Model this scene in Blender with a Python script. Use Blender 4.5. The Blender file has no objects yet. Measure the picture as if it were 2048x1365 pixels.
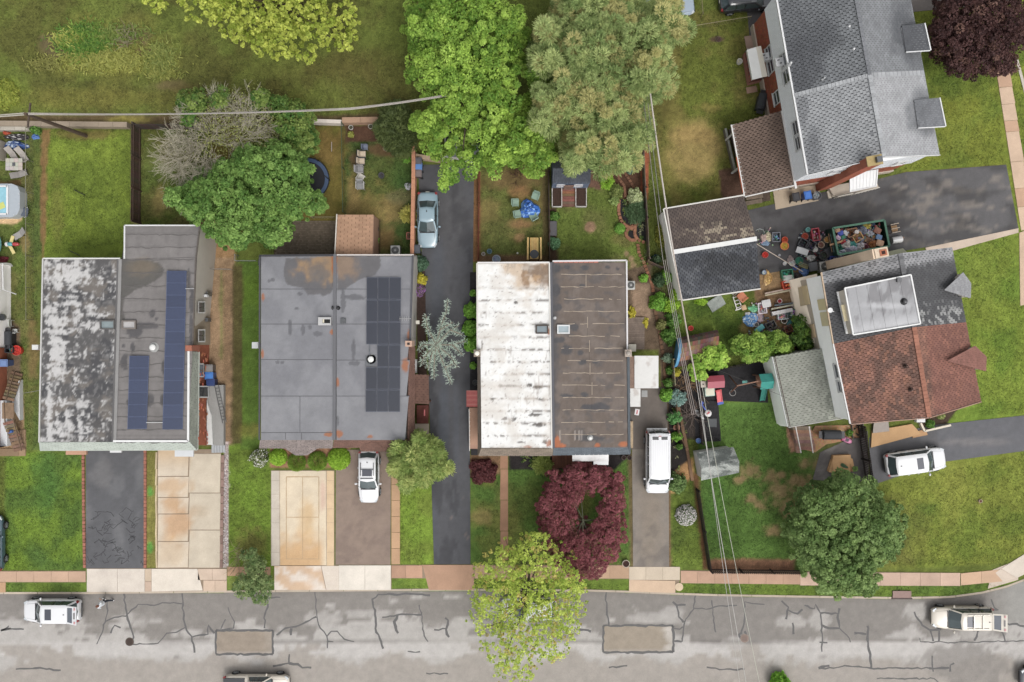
import bpy,math,random
import numpy as np
from mathutils import Vector,Matrix
SC=bpy.context.scene
COL=SC.collection
PI=math.pi
random.seed(7)
# ------------------------------------------------------------------ camera, sky, sun, exposure
S=24.0 # photo pixels per metre on the ground
H=66.0 # height of the drone above the ground
cam_d=bpy.data.cameras.new("camera")
cam=bpy.data.objects.new("camera",cam_d)
COL.objects.link(cam)
cam.location=(0,0,H)
cam.rotation_euler=(0,0,0)
cam_d.sensor_width=36.0
cam_d.lens=36.0*H/(2048/S)
cam_d.clip_end=2000
SC.camera=cam
wd=bpy.data.worlds.new("World")
SC.world=wd
wd.use_nodes=True
nt=wd.node_tree
bg=nt.nodes["Background"]
sky=nt.nodes.new("ShaderNodeTexSky")
sky.sky_type='NISHITA'
sky.sun_disc=False
sky.sun_elevation=math.radians(58)
sky.sun_rotation=math.radians(150)
sky.air_density=1.0
sky.dust_density=4.0
sky.ozone_density=1.0
hs=nt.nodes.new("ShaderNodeHueSaturation") # overcast: the whole dome is nearly grey
hs.inputs["Saturation"].default_value=0.12
nt.links.new(sky.outputs[0],hs.inputs["Color"])
nt.links.new(hs.outputs[0],bg.inputs["Color"])
bg.inputs["Strength"].default_value=0.15
sun_d=bpy.data.lights.new("sun",'SUN')
sun_d.energy=0.5
sun_d.angle=math.radians(25)
sun_d.color=(1.0,0.965,0.91)
sun=bpy.data.objects.new("sun",sun_d)
COL.objects.link(sun)
sun.rotation_euler=(math.radians(32),0,math.radians(28))
SC.view_settings.view_transform='Standard'
SC.view_settings.look='None'
SC.view_settings.exposure=1.0
SC.view_settings.gamma=1.0
SC.view_settings.use_curve_mapping=False
# ------------------------------------------------------------------ helpers
GAIN=1.9
SAT=0.92
VEG=1.36 # lawns and leaves are a little brighter than the hard surfaces
def lin(v):
 v=np.asarray(v,float)/255.0
 return np.where(v<=0.04045,v/12.92,((v+0.055)/1.055)**2.4)
def c(r,g,b):
 v=lin((r,g,b))/GAIN;m=float(v@(.3,.59,.11))
 return tuple(float(m+(x-m)*SAT)for x in v)
def cw(r,g,b):
 return tuple(x*2.0 for x in c(r,g,b)) # white painted walls
def ca(r,g,b):
 return np.array(c(r,g,b))
def W(px,py,h=0.0):
 k=(H-h)/H/S
 return Vector(((px-1024)*k,(682.5-py)*k,h))
def PX(x,y,z=0.0):
 k=S*H/(H-z)
 return x*k+1024,682.5-y*k
_T=np.random.RandomState(3).rand(256,256)
def vn(x,y,s=0):
 x=np.asarray(x,float)+37.7*s+500;y=np.asarray(y,float)+91.3*s+500
 xi=np.floor(x).astype(int);yi=np.floor(y).astype(int)
 fx=x-xi;fy=y-yi
 fx=fx*fx*(3-2*fx);fy=fy*fy*(3-2*fy)
 a=_T[xi%256,yi%256];b=_T[(xi+1)%256,yi%256]
 d=_T[xi%256,(yi+1)%256];e=_T[(xi+1)%256,(yi+1)%256]
 return(a*(1-fx)+b*fx)*(1-fy)+(d*(1-fx)+e*fx)*fy
def fbm(x,y,o=4,s=0):
 t=0;a=0.5;n=0
 for i in range(o):
  t=t+a*vn(x*2**i,y*2**i,s+i*5);n+=a;a*=0.55
 return t/n
def sm(a,b,x):
 t=np.clip((x-a)/(b-a+1e-9),0,1)
 return t*t*(3-2*t)
def mix(a,b,t):
 t=np.asarray(t)[...,None]
 return a*(1-t)+np.asarray(b)*t
def sdist(px,py,poly):
 """distance to a polygon in pixels, negative inside"""
 P=np.array(poly,float)
 d=np.full(np.shape(px),1e9);ins=np.zeros(np.shape(px),bool)
 for i in range(len(P)):
  a=P[i];b=P[(i+1)%len(P)]
  ex,ey=b-a
  wx=px-a[0];wy=py-a[1]
  t=np.clip((wx*ex+wy*ey)/(ex*ex+ey*ey+1e-9),0,1)
  d=np.minimum(d,(wx-ex*t)**2+(wy-ey*t)**2)
  cond=((a[1]>py)!=(b[1]>py))
  ins^=cond&(px<(b[0]-a[0])*(py-a[1])/(b[1]-a[1]+1e-12)+a[0])
 d=np.sqrt(d)
 return np.where(ins,-d,d)
def pmask(px,py,poly,soft=3,rag=0,s=0,sc=14):
 d=sdist(px,py,poly)
 if rag:d=d+(fbm(px/sc,py/sc,4,s)-0.5)*2*rag
 return 1-sm(-soft,soft,d)
def blob(px,py,cx,cy,rx,ry,s=0,rag=0.5,soft=0.25,sc=12):
 d=np.sqrt(((px-cx)/rx)**2+((py-cy)/ry)**2)+(fbm(px/sc,py/sc,4,s)-0.5)*2*rag
 return 1-sm(1-soft,1+soft,d)
 # ------------------------------------------------------------------ materials (all read the mesh colour and add grain)
MATS={}
def mat(name,rough=0.8,metal=0.0,n1=(9.0,0.25),n2=(60.0,0.2),bump=0.0,bscale=40.0,spec=0.3,coat=0.0,trans=0.0,stretch=None,alpha=None):
 if name in MATS:return MATS[name]
 m=bpy.data.materials.new(name);m.use_nodes=True
 t=m.node_tree;N=t.nodes;L=t.links
 p=N["Principled BSDF"]
 at=N.new("ShaderNodeAttribute");at.attribute_name="Col"
 tc=N.new("ShaderNodeTexCoord")
 src=tc.outputs["Object"]
 if stretch:
  mp=N.new("ShaderNodeMapping");mp.inputs["Scale"].default_value=stretch
  L.new(src,mp.inputs[0]);src=mp.outputs[0]
 col=at.outputs["Color"]
 for sc_,am in(n1,n2):
  if am<=0:continue
  nz=N.new("ShaderNodeTexNoise");nz.inputs["Scale"].default_value=sc_
  nz.inputs["Detail"].default_value=5;nz.inputs["Roughness"].default_value=0.65
  L.new(src,nz.inputs["Vector"])
  mr=N.new("ShaderNodeMapRange")
  mr.inputs[1].default_value=0.25;mr.inputs[2].default_value=0.75
  mr.inputs[3].default_value=1-am;mr.inputs[4].default_value=1+am
  L.new(nz.outputs["Fac"],mr.inputs[0])
  mx=N.new("ShaderNodeVectorMath");mx.operation='SCALE'
  L.new(col,mx.inputs[0]);L.new(mr.outputs[0],mx.inputs["Scale"])
  col=mx.outputs[0]
 L.new(col,p.inputs["Base Color"])
 p.inputs["Roughness"].default_value=rough
 p.inputs["Metallic"].default_value=metal
 p.inputs["Specular IOR Level"].default_value=spec
 p.inputs["Coat Weight"].default_value=coat
 p.inputs["Coat Roughness"].default_value=0.05
 if bump>0:
  nz=N.new("ShaderNodeTexNoise");nz.inputs["Scale"].default_value=bscale;nz.inputs["Detail"].default_value=4
  L.new(src,nz.inputs["Vector"])
  b=N.new("ShaderNodeBump");b.inputs["Strength"].default_value=bump;b.inputs["Distance"].default_value=0.03
  L.new(nz.outputs["Fac"],b.inputs["Height"]);L.new(b.outputs[0],p.inputs["Normal"])
 if trans>0:
  tr=N.new("ShaderNodeBsdfTranslucent");L.new(col,tr.inputs["Color"])
  ms=N.new("ShaderNodeMixShader");ms.inputs[0].default_value=trans
  L.new(p.outputs[0],ms.inputs[1]);L.new(tr.outputs[0],ms.inputs[2])
  L.new(ms.outputs[0],N["Material Output"].inputs["Surface"])
 MATS[name]=m
 return m
M_MATTE=mat("matte",0.85,bump=0.1)
M_PLAST=mat("plastic",0.42,n1=(3,0.06),n2=(50,0.05),spec=0.4)
M_PAINT=mat("car_paint",0.28,n1=(1.5,0.02),n2=(30,0.015),spec=0.5,coat=0.6)
M_GLASS=mat("tinted_glass",0.06,n1=(2,0.15),n2=(20,0.0),spec=0.7)
M_METAL=mat("metal",0.42,0.6,n1=(6,0.12),n2=(70,0.1))
M_RUBBER=mat("rubber",0.8,n1=(10,0.15),n2=(90,0.15))
M_WOOD=mat("weathered_wood",0.85,n1=(2.5,0.3),n2=(25,0.28),bump=0.3,bscale=30,stretch=(1,1,1))
M_CONC=mat("concrete",0.9,n1=(0.9,0.1),n2=(14,0.1),bump=0.25,bscale=45)
M_ASPH=mat("asphalt",0.88,n1=(1.6,0.12),n2=(38,0.26),bump=0.5,bscale=60)
M_ROOF=mat("roof_membrane",0.75,n1=(1.1,0.08),n2=(26,0.12),bump=0.25,bscale=18)
M_SHING=mat("asphalt_shingle",0.9,n1=(1.3,0.12),n2=(30,0.22),bump=0.4,bscale=60)
M_BRICK=mat("brick_masonry",0.9,n1=(3,0.15),n2=(20,0.25),bump=0.4,bscale=25)
M_SIDING=mat("siding",0.6,n1=(1.2,0.05),n2=(12,0.04))
M_GROUND=mat("lawn_soil",0.95,n1=(3.2,0.22),n2=(11,0.4),bump=0.8,bscale=16,spec=0.1)
M_GRASS=mat("grass_blade",0.7,n1=(1.5,0.12),n2=(8,0.1),spec=0.2,trans=0.25)
M_LEAF=mat("leaf",0.55,n1=(0.8,0.1),n2=(6,0.1),spec=0.2,trans=0.42)
M_BARK=mat("bark",0.9,n1=(5,0.3),n2=(30,0.3),bump=0.6,bscale=30)
M_PANEL=mat("photovoltaic_glass",0.2,n1=(3,0.05),n2=(12,0.05),spec=0.5)
M_MULCH=mat("mulch",0.95,n1=(6,0.35),n2=(40,0.5),bump=1.0,bscale=30)
M_FABRIC=mat("fabric",0.85,n1=(4,0.12),n2=(50,0.1),bump=0.15)
M_WATER=mat("pool_water",0.05,n1=(1.5,0.1),n2=(6,0.08),spec=0.5,bump=0.1,bscale=3)
# ------------------------------------------------------------------ mesh building
def world_loc(o):
 v=Vector((0,0,0))
 while o is not None:
  v+=o.location;o=o.parent
 return v
def link(name,me,parent=None):
 o=bpy.data.objects.new(name,me)
 COL.objects.link(o)
 if parent is not None:o.parent=parent
 return o
def np_mesh(name,V,F,C,m,parent=None,smooth=False,local=False):
 """V (n,3), F (m,k) constant k, C per face (m,3) or per vertex (n,3)"""
 V=np.asarray(V,np.float32);F=np.asarray(F,np.int32);C=np.asarray(C,np.float32)
 if parent is not None and not local:
  V=V-np.array(world_loc(parent),np.float32)
 k=F.shape[1]
 me=bpy.data.meshes.new(name)
 me.vertices.add(len(V));me.vertices.foreach_set("co",V.ravel())
 me.loops.add(F.size);me.loops.foreach_set("vertex_index",F.ravel())
 me.polygons.add(len(F))
 me.polygons.foreach_set("loop_start",np.arange(0,F.size,k,dtype=np.int32))
 me.polygons.foreach_set("loop_total",np.full(len(F),k,np.int32))
 me.polygons.foreach_set("use_smooth",np.full(len(F),smooth))
 me.update(calc_edges=True)
 perv=len(C)==len(V)
 at=me.color_attributes.new("Col",'FLOAT_COLOR','POINT' if perv else 'CORNER')
 CC=C if perv else np.repeat(C,k,axis=0)
 A=np.ones((len(CC),4),np.float32);A[:,:3]=CC
 at.data.foreach_set("color",A.ravel())
 me.materials.append(m)
 return link(name,me,parent)
class MB:
 def __init__(self,col=(0.5,0.5,0.5)):
  self.v=[];self.f=[];self.c=[];self.col=col
 def add(self,vs,fs,col=None):
  n=len(self.v);self.v.extend(tuple(p)for p in vs)
  col=col or self.col
  for f in fs:
   self.f.append(tuple(i+n for i in f));self.c.append(col)
  return self
 def quad(self,a,b,d,e,col=None):return self.add([a,b,d,e],[(0,1,2,3)],col)
 def box(self,cx,cy,cz,sx,sy,sz,rz=0,col=None,rx=0,ry=0):
  M=Matrix.Rotation(rz,3,'Z')@Matrix.Rotation(ry,3,'Y')@Matrix.Rotation(rx,3,'X')
  vs=[]
  for x in(-.5,.5):
   for y in(-.5,.5):
    for z in(-.5,.5):
     p=M@Vector((x*sx,y*sy,z*sz));vs.append((p.x+cx,p.y+cy,p.z+cz))
  return self.add(vs,[(0,1,3,2),(4,6,7,5),(0,4,5,1),(2,3,7,6),(0,2,6,4),(1,5,7,3)],col)
 def bar(self,a,b,w,h,col=None):
  """a rectangular bar from a to b"""
  a=Vector(a);b=Vector(b);d=(b-a)
  t=d.normalized();up=Vector((0,0,1))if abs(t.z)<0.95 else Vector((0,1,0))
  s=t.cross(up).normalized();u=s.cross(t)
  vs=[]
  for p in(a,b):
   for i,j in((-1,-1),(1,-1),(1,1),(-1,1)):vs.append(p+s*(w/2*i)+u*(h/2*j))
  return self.add(vs,[(3,2,1,0),(4,5,6,7),(0,1,5,4),(1,2,6,5),(2,3,7,6),(3,0,4,7)],col)
 def prism(self,poly,z0,z1,col=None,top=None):
  n=len(poly);A=0
  for i in range(n):
   x0,y0=poly[i][:2];x1,y1=poly[(i+1)%n][:2];A+=x0*y1-x1*y0
  if A<0:poly=poly[::-1]
  z1s=z1 if isinstance(z1,(list,tuple))else[z1]*n
  if A<0 and isinstance(z1,(list,tuple)):z1s=list(z1)[::-1]
  vs=[(p[0],p[1],z0)for p in poly]+[(p[0],p[1],z)for p,z in zip(poly,z1s)]
  self.add(vs,[(i,(i+1)%n,n+(i+1)%n,n+i)for i in range(n)]+[tuple(range(n-1,-1,-1))],col)
  return self.add(vs[n:],[tuple(range(n))],top or col)
 def cyl(self,cx,cy,z0,z1,r0,r1=None,n=12,col=None,top=None,cap=True,bot=True):
  r1=r0 if r1 is None else r1
  vs=[(cx+r0*math.cos(2*PI*i/n),cy+r0*math.sin(2*PI*i/n),z0)for i in range(n)]
  vs+=[(cx+r1*math.cos(2*PI*i/n),cy+r1*math.sin(2*PI*i/n),z1)for i in range(n)]
  self.add(vs,[(i,(i+1)%n,n+(i+1)%n,n+i)for i in range(n)],col)
  if cap:self.add(vs[n:],[tuple(range(n))],top or col)
  if bot:self.add(vs[:n],[tuple(range(n-1,-1,-1))],col)
  return self
 def tube(self,pts,r,n=6,col=None,cap=True):
  pts=[Vector(p)for p in pts];m=len(pts)
  rs=r if isinstance(r,(list,tuple))else[r]*m
  vs=[];prev=None
  for i,p in enumerate(pts):
   t=(pts[min(i+1,m-1)]-pts[max(i-1,0)]).normalized()
   if prev is None:
    up=Vector((0,0,1))if abs(t.z)<0.9 else Vector((1,0,0))
    s=t.cross(up).normalized()
   else:
    s=(prev-t*prev.dot(t)).normalized()
   prev=s;u=t.cross(s)
   for k in range(n):
    a=2*PI*k/n
    vs.append(p+(s*math.cos(a)+u*math.sin(a))*rs[i])
  fs=[(i*n+k,i*n+(k+1)%n,(i+1)*n+(k+1)%n,(i+1)*n+k)for i in range(m-1)for k in range(n)]
  if cap:fs+=[tuple(range(n-1,-1,-1)),tuple(range((m-1)*n,m*n))]
  return self.add(vs,fs,col)
 def ell(self,cx,cy,cz,rx,ry,rz,nu=10,nv=6,col=None,jit=0,zmin=-1):
  vs=[];fs=[]
  for j in range(nv+1):
   t=PI*j/nv
   for i in range(nu):
    a=2*PI*i/nu
    k=1+random.uniform(-jit,jit)
    z=max(math.cos(t),zmin)
    vs.append((cx+rx*math.sin(t)*math.cos(a)*k,cy+ry*math.sin(t)*math.sin(a)*k,cz+rz*z*k))
  for j in range(nv):
   for i in range(nu):fs.append((j*nu+i,(j+1)*nu+i,(j+1)*nu+(i+1)%nu,j*nu+(i+1)%nu))
  return self.add(vs,fs,col)
 def build(self,name,m,parent=None,local=False,smooth=False,kind=None,subsurf=0,bevel=0):
  me=bpy.data.meshes.new(name)
  V=self.v
  if parent is not None and not local:
   o=world_loc(parent);V=[(p[0]-o.x,p[1]-o.y,p[2]-o.z)for p in V]
  me.from_pydata(V,[],self.f)
  at=me.color_attributes.new("Col",'FLOAT_COLOR','CORNER')
  A=np.ones((len(me.loops),4),np.float32)
  tot=np.array([len(f)for f in self.f]);A[:,:3]=np.repeat(np.array(self.c,np.float32).reshape(-1,3),tot,axis=0)
  at.data.foreach_set("color",A.ravel())
  if smooth:me.polygons.foreach_set("use_smooth",np.ones(len(self.f),bool))
  me.materials.append(m);me.update()
  o=link(name,me,parent)
  if kind:o["kind"]=kind
  if bevel:
   b=o.modifiers.new("bevel",'BEVEL');b.width=bevel;b.segments=2;b.limit_method='ANGLE'
  if subsurf:
   s=o.modifiers.new("subdivision",'SUBSURF');s.levels=subsurf;s.render_levels=subsurf
  return o
def T(name,label,cat,loc,rz=0.0,group=None):
 o=bpy.data.objects.new(name,None);COL.objects.link(o)
 o.empty_display_size=0.3
 o.location=loc;o.rotation_euler=(0,0,rz)
 o["label"]=label;o["category"]=cat
 if group:o["group"]=group
 return o
def tag(o,label,cat,group=None):
 o["label"]=label;o["category"]=cat
 if group:o["group"]=group
 return o
def struct(name):
 o=bpy.data.objects.new(name,None);COL.objects.link(o);o["kind"]="structure";return o
def children(o):return[x for x in list(COL.objects)if x.parent is o]
KIDS={}
def dup(o,loc,rz,label=None,group=None,kids=None):
 """copy of a thing with its parts and sub-parts"""
 r=o.copy();COL.objects.link(r);r.location=loc;r.rotation_euler=(0,0,rz)
 if label:r["label"]=label
 if group:r["group"]=group
 if o.name not in KIDS:
  KIDS[o.name]=[(ch,children(ch))for ch in children(o)]
 for ch,gs in KIDS[o.name]:
  d=ch.copy();COL.objects.link(d);d.parent=r
  for g in gs:
   e=g.copy();COL.objects.link(e);e.parent=d
 return r
def sheet(name,q,nu,nv,fn,m,parent=None,zfn=None,thick=0.0,kind=None,warp=None):
 """a gridded four-cornered surface q = [a b c d] (3-D), coloured by fn(px, py); thick > 0 adds a skirt"""
 a,b,d,e=[np.array(p,float)for p in q]
 u,v=np.meshgrid(np.linspace(0,1,nu+1),np.linspace(0,1,nv+1))
 u=u.ravel();v=v.ravel()
 P=(a[None]*((1-u)*(1-v))[:,None]+b[None]*(u*(1-v))[:,None]+d[None]*(u*v)[:,None]+e[None]*((1-u)*v)[:,None])
 if warp is not None:wx,wy=warp(u,v);P[:,0]=(wx-1024)/S;P[:,1]=(682.5-wy)/S
 k=S*H/(H-P[:,2]);px=P[:,0]*k+1024;py=682.5-P[:,1]*k
 C=fn(px,py)
 if C.ndim==1:C=np.repeat(C[None],len(P),0)
 if zfn is not None:P[:,2]+=zfn(px,py)
 w=nu+1
 i,j=np.meshgrid(np.arange(nu),np.arange(nv));i=i.ravel();j=j.ravel()
 F=np.stack([j*w+i,j*w+i+1,(j+1)*w+i+1,(j+1)*w+i],1)
 n=np.cross(b-a,e-a)
 if n[2]<0:F=F[:,::-1]
 if thick>0:
  ring=list(range(nu))+[nu+r*w for r in range(nv)]+[nv*w+nu-r for r in range(nu)]+[(nv-r)*w for r in range(nv)]
  R=P[ring].copy();R[:,2]-=thick
  b0=len(P);L=len(ring)
  Q=np.array([[ring[t],ring[(t+1)%L],b0+(t+1)%L,b0+t]for t in range(L)])
  if n[2]>=0:Q=Q[:,::-1]
  P=np.concatenate([P,R]);C=np.concatenate([C,C[ring]*0.8]);F=np.concatenate([F,Q])
 o=np_mesh(name,P,F,C,m,parent)
 if kind:o["kind"]=kind
 return o
def pq(pts,h):return[W(x,y,h)for x,y in pts]
def qlerp(q,u,v):
 a,b,d,e=q
 return a*(1-u)*(1-v)+b*u*(1-v)+d*u*v+e*(1-u)*v
def dim(a,b):return(Vector(a)-Vector(b)).length
def shingles(name,q,parent,fn,course=0.2,tab=0.33,under=(0.03,0.03,0.032),jit=0.14,gap=0.93,lift=0.018,base=True,seed=1):
 """q = eave start, eave end, ridge end, ridge start; every tab is a small tilted slip over an underlay"""
 a,b,d,e=[Vector(p)for p in q]
 rs=np.random.RandomState(seed)
 n=(b-a).cross(e-a).normalized()
 if n.z<0:n=-n
 if base:
  mb=MB(under);o=n*-.05;mb.quad(a+o,b+o,d+o,e+o);mb.build("underlay",M_SHING,parent)
 Ls=max(dim(a,e),dim(b,d));nc=max(2,int(Ls/course));V=[];C=[]
 for i in range(nc):
  v0=i/nc;v1=min(1.0,(i+1.12)/nc)
  l0=a.lerp(e,v0);r0=b.lerp(d,v0);l1=a.lerp(e,v1);r1=b.lerp(d,v1)
  w=dim(l0,r0);nt_=max(1,int(w/tab))
  off=0.5/nt_ if i%2 else 0
  for j in range(-1,nt_+1):
   u0=max(0,j/nt_+off);u1=min(1,(j+gap)/nt_+off)
   if u1-u0<0.1/nt_:continue
   k=lift+rs.rand()*0.012
   V+=[l0.lerp(r0,u0)+n*k,l0.lerp(r0,u1)+n*k,l1.lerp(r1,u1)+n*0.004,l1.lerp(r1,u0)+n*0.004]
 V=np.array([tuple(p)for p in V]);m=len(V)//4
 ctr=V.reshape(m,4,3).mean(1)
 k=S*H/(H-ctr[:,2]);C=fn(ctr[:,0]*k+1024,682.5-ctr[:,1]*k)
 if C.ndim==1:C=np.repeat(C[None],m,0)
 C=C*(1+rs.uniform(-jit,jit,(m,1)))
 F=np.arange(m*4).reshape(m,4)
 if(b-a).cross(e-a).z<0:F=F[:,::-1]
 o=np_mesh(name,V,F,C,M_SHING,parent);o["kind"]="stuff"
 return o
def flat(r,g,b,amp=0.08,sc=30,s=0):
 k=ca(r,g,b)
 def fn(px,py):
  f=1+(fbm(px/sc,py/sc,4,s)-0.5)*2*amp
  return k[None]*f[:,None]
 return fn
 # ------------------------------------------------------------------ ground: lawn, soil, litter (albedo painted per vertex)
CURB=[(-400,1187),(0,1187),(170,1187),(450,1184),(780,1181),(900,1180),(1180,1182),(1250,1184),(1340,1188),(1430,1191),(1600,1194),(1800,1197),(1900,1195),(1960,1187),(2010,1175),(2060,1156),(2150,1105),(2300,990)]
CX=np.array([p[0]for p in CURB],float);CY=np.array([p[1]for p in CURB],float)
def curb_y(px):return np.interp(px,CX,CY)
LAWNS=[ # polygon, colour, second colour, raggedness, seed
([(-300,-200),(900,-200),(900,240),(-300,240)],(96,106,44),(86,88,40),5,1),([(85,262),(262,262),(262,520),(85,520)],(110,126,42),(96,112,38),4,2),([(62,262),(86,262),(82,900),(62,900)],(82,97,46),(92,100,46),3,3),([(-300,262),(66,262),(66,900),(-300,900)],(90,104,46),(104,104,56),3,4),([(262,255),(420,255),(420,455),(262,455)],(80,94,36),(98,96,50),3,5),([(420,250),(690,250),(690,445),(420,445)],(98,97,40),(106,95,44),3,6),([(690,275),(828,275),(828,515),(690,515)],(66,86,40),(88,94,46),4,7),([(955,340),(1100,340),(1100,530),(955,530)],(96,102,50),(112,102,58),4,8),([(1100,340),(1260,340),(1290,560),(1100,530)],(96,110,46),(104,108,56),4,9),([(1300,20),(1510,20),(1530,240),(1490,420),(1330,420),(1300,250)],(98,106,42),(110,104,52),6,10),([(1340,590),(1480,580),(1530,700),(1400,720),(1345,700)],(94,110,42),(72,92,34),6,11),([(1800,0),(2060,0),(2060,480),(1800,340)],(113,122,42),(96,112,40),4,12),([(1870,500),(2060,440),(2060,840),(1870,860)],(112,128,44),(98,120,40),4,13),([(1590,920),(2060,900),(2060,1125),(1590,1150)],(114,122,46),(98,112,40),4,14),([(1390,810),(1560,800),(1700,960),(1730,1145),(1410,1145)],(84,112,48),(72,98,40),5,15),([(1345,950),(1385,950),(1412,1140),(1340,1140)],(96,112,42),(82,98,40),3,16),([(10,905),(168,905),(168,1142),(10,1142)],(102,126,40),(80,104,42),3,17),([(454,880),(545,880),(545,1190),(454,1190)],(100,124,38),(88,104,36),3,18),([(480,520),(520,520),(520,900),(480,900)],(84,108,34),(76,98,36),2,19),([(798,950),(868,950),(868,1182),(798,1182)],(112,136,44),(108,124,46),3,20),([(940,940),(1262,910),(1262,1182),(940,1182)],(82,108,46),(104,112,52),3,21),([(-300,1160),(2060,1160),(2060,1200),(-300,1200)],(100,120,44),(84,106,42),2,22),]  # the shaded yard behind the left twin has shade painted into its green
def paint(px,py):
 px=np.asarray(px,float);py=np.asarray(py,float)
 base=np.repeat(ca(92,102,42)[None],px.size,0).reshape(px.shape+(3,))
 g1=fbm(px/55,py/55,4,31);g2=fbm(px/13,py/13,4,32)
 def near(poly,m):
  A=np.array(poly,float);lo=A.min(0)-m;hi=A.max(0)+m
  return np.nonzero((px>lo[0])&(px<hi[0])&(py>lo[1])&(py<hi[1]))[0]
 for poly,a,b,rag,s in LAWNS:
  ix=near(poly,14)
  if not len(ix):continue
  t=sm(0.36,0.66,fbm(px[ix]/48,py[ix]/48,5,s))
  col=mix(np.repeat(ca(*a)[None],len(ix),0),ca(*b),t)
  k=pmask(px[ix],py[ix],poly,3,rag,s)[:,None]
  base[ix]=base[ix]*(1-k)+col*k
 def B(cx,cy,rx,ry,col,k=1.0,s=0,rag=0.5,soft=0.25,sc=12):
  ix=np.nonzero((np.abs(px-cx)<rx*1.8)&(np.abs(py-cy)<ry*1.8))[0]
  if len(ix):base[ix]=mix(base[ix],ca(*col),blob(px[ix],py[ix],cx,cy,rx,ry,s,rag,soft,sc)*k)
 def P(poly,col,k=1.0,soft=2,rag=2,s=0):
  ix=near(poly,14)
  if len(ix):base[ix]=mix(base[ix],ca(*col),pmask(px[ix],py[ix],poly,soft,rag,s)*k)
  # north field: weed patch, bare soil, darker under the tree
 B(215,105,150,62,(112,112,50),.8,1,.5,.3,40);B(170,85,48,36,(88,120,44),.8,2,.5,.3,20)
 B(225,122,95,22,(140,140,62),.7,3,.5,.4,14);B(115,95,40,22,(98,86,62),.8,4,.6,.4,20)
 B(255,72,45,16,(104,88,64),.8,5,.6,.4,20);B(295,108,24,10,(104,82,62),.9,6,.6,.4,14)
 B(320,130,35,20,(132,136,60),.7,7,.5,.4,14);B(340,172,46,12,(102,88,60),.7,8,.6,.5,22)
 B(20,190,34,34,(116,130,48),.8,9,.5,.4,16);B(600,150,160,40,(94,86,44),.35,10,.6,.6,60)
 B(760,170,90,60,(96,88,46),.45,11,.5,.5,50);B(430,200,200,26,(104,96,44),.35,12,.6,.5,50)
 B(150,200,160,20,(112,108,48),.6,13,.6,.5,40)
 # leaf litter along the retaining wall and the fence line
 P([(-300,230),(640,232),(900,222),(900,246),(-300,254)],(104,84,62),.85,4,4,14)
 B(250,240,40,6,(150,140,66),.8,15,.6,.5)
 P([(84,258),(102,258),(95,330),(94,460),(85,520),(80,400)],(124,90,62),.8,2,4,16)
 B(170,270,60,10,(104,84,52),.7,17,.5,.5);B(115,420,14,60,(106,100,50),.5,18,.6,.6)
 # left neighbour: bare soil round the pool and the deck
 P([(-60,372),(32,366),(46,400),(44,440),(32,448),(-60,450)],(196,164,122),1,2,2,19)
 B(22,368,26,8,(116,88,58),.8,20,.6);B(50,485,10,20,(130,108,70),.7,21);B(58,560,10,60,(112,108,56),.6,22,.7,.5)
 P([(20,640),(40,655),(42,760),(10,770),(8,690)],(112,92,76),.9,3,3,23);B(66,700,12,60,(122,98,64),.7,24,.6,.5)
 P([(-40,770),(44,770),(52,905),(38,912),(-40,912)],(158,130,98),1,1.5,1,25)
 # house A side alley
 P([(395,515),(470,512),(466,890),(395,890)],(146,120,92),1,2,2,26);P([(440,540),(447,540),(446,720),(440,720)],(96,110,52),.6,3,4,27)
 P([(446,540),(464,540),(462,885),(446,885)],(128,104,78),.8,3,3,28);P([(464,530),(486,530),(484,890),(462,890)],(78,70,42),.9,2,3,29)
 P([(400,440),(470,440),(470,515),(400,515)],(150,118,82),1,2,3,30)
 B(300,330,18,40,(104,118,56),.6,31,.7,.6);B(320,400,12,30,(124,110,64),.7,32,.6,.5)
 # yard behind house B
 B(660,300,30,40,(116,92,52),.7,33,.7,.6);P([(690,250),(760,250),(758,282),(690,286)],(86,62,48),1,3,4,34)
 B(780,300,50,14,(92,70,48),.9,35,.5,.4);B(735,425,40,40,(138,118,68),.8,36,.8,.5,14);B(790,425,30,25,(128,108,66),.7,37,.8,.5,12)
 B(706,390,12,50,(130,110,66),.8,38,.6,.5);B(712,320,12,14,(96,76,54),.9,39,.5,.5);B(800,345,25,35,(64,92,40),.6,40,.6,.5)
 B(770,480,24,24,(124,98,62),.8,41,.7,.5);B(800,395,30,14,(110,100,70),.6,42,.6)
 P([(745,440),(762,440),(760,512),(745,512)],(62,52,40),.8,2,3,43)
 # yard behind house C, left unit
 P([(947,345),(962,345),(962,525),(945,525)],(122,86,58),.95,2,2,44);B(1025,360,60,22,(104,82,54),.8,45,.5,.5)
 B(1040,385,20,14,(136,100,66),.7,46,.6,.5);B(1040,448,30,10,(150,114,78),.8,47,.6,.5);B(1000,470,34,34,(86,98,48),.6,48,.6,.5,20)
 B(1040,475,10,8,(140,110,76),.8,49);P([(958,510),(1100,510),(1100,530),(958,530)],(106,80,62),.9,3,3,50);P([(1083,340),(1100,340),(1100,525),(1086,525)],(92,78,52),.8,3,3,51)
 # yard behind house C, right unit: beds, mulch, stepping patches
 P([(1100,415),(1112,415),(1116,525),(1098,525)],(72,56,44),1,2,2,52);P([(1174,310),(1205,310),(1202,382),(1172,374)],(112,84,70),1,2,2,53)
 P([(1200,300),(1300,300),(1292,440),(1268,460),(1248,455),(1236,440),(1244,395),(1210,375)],(84,60,46),1,2,2,54)
 B(1180,455,11,11,(150,118,94),.95,55,.2,.2);B(1253,508,6,6,(146,122,92),.9,56,.2);B(1262,518,6,6,(146,122,92),.9,57,.2);B(1266,531,6,6,(146,122,92),.9,58,.2);B(1245,480,25,12,(112,104,60),.7,59,.6,.5)
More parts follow.
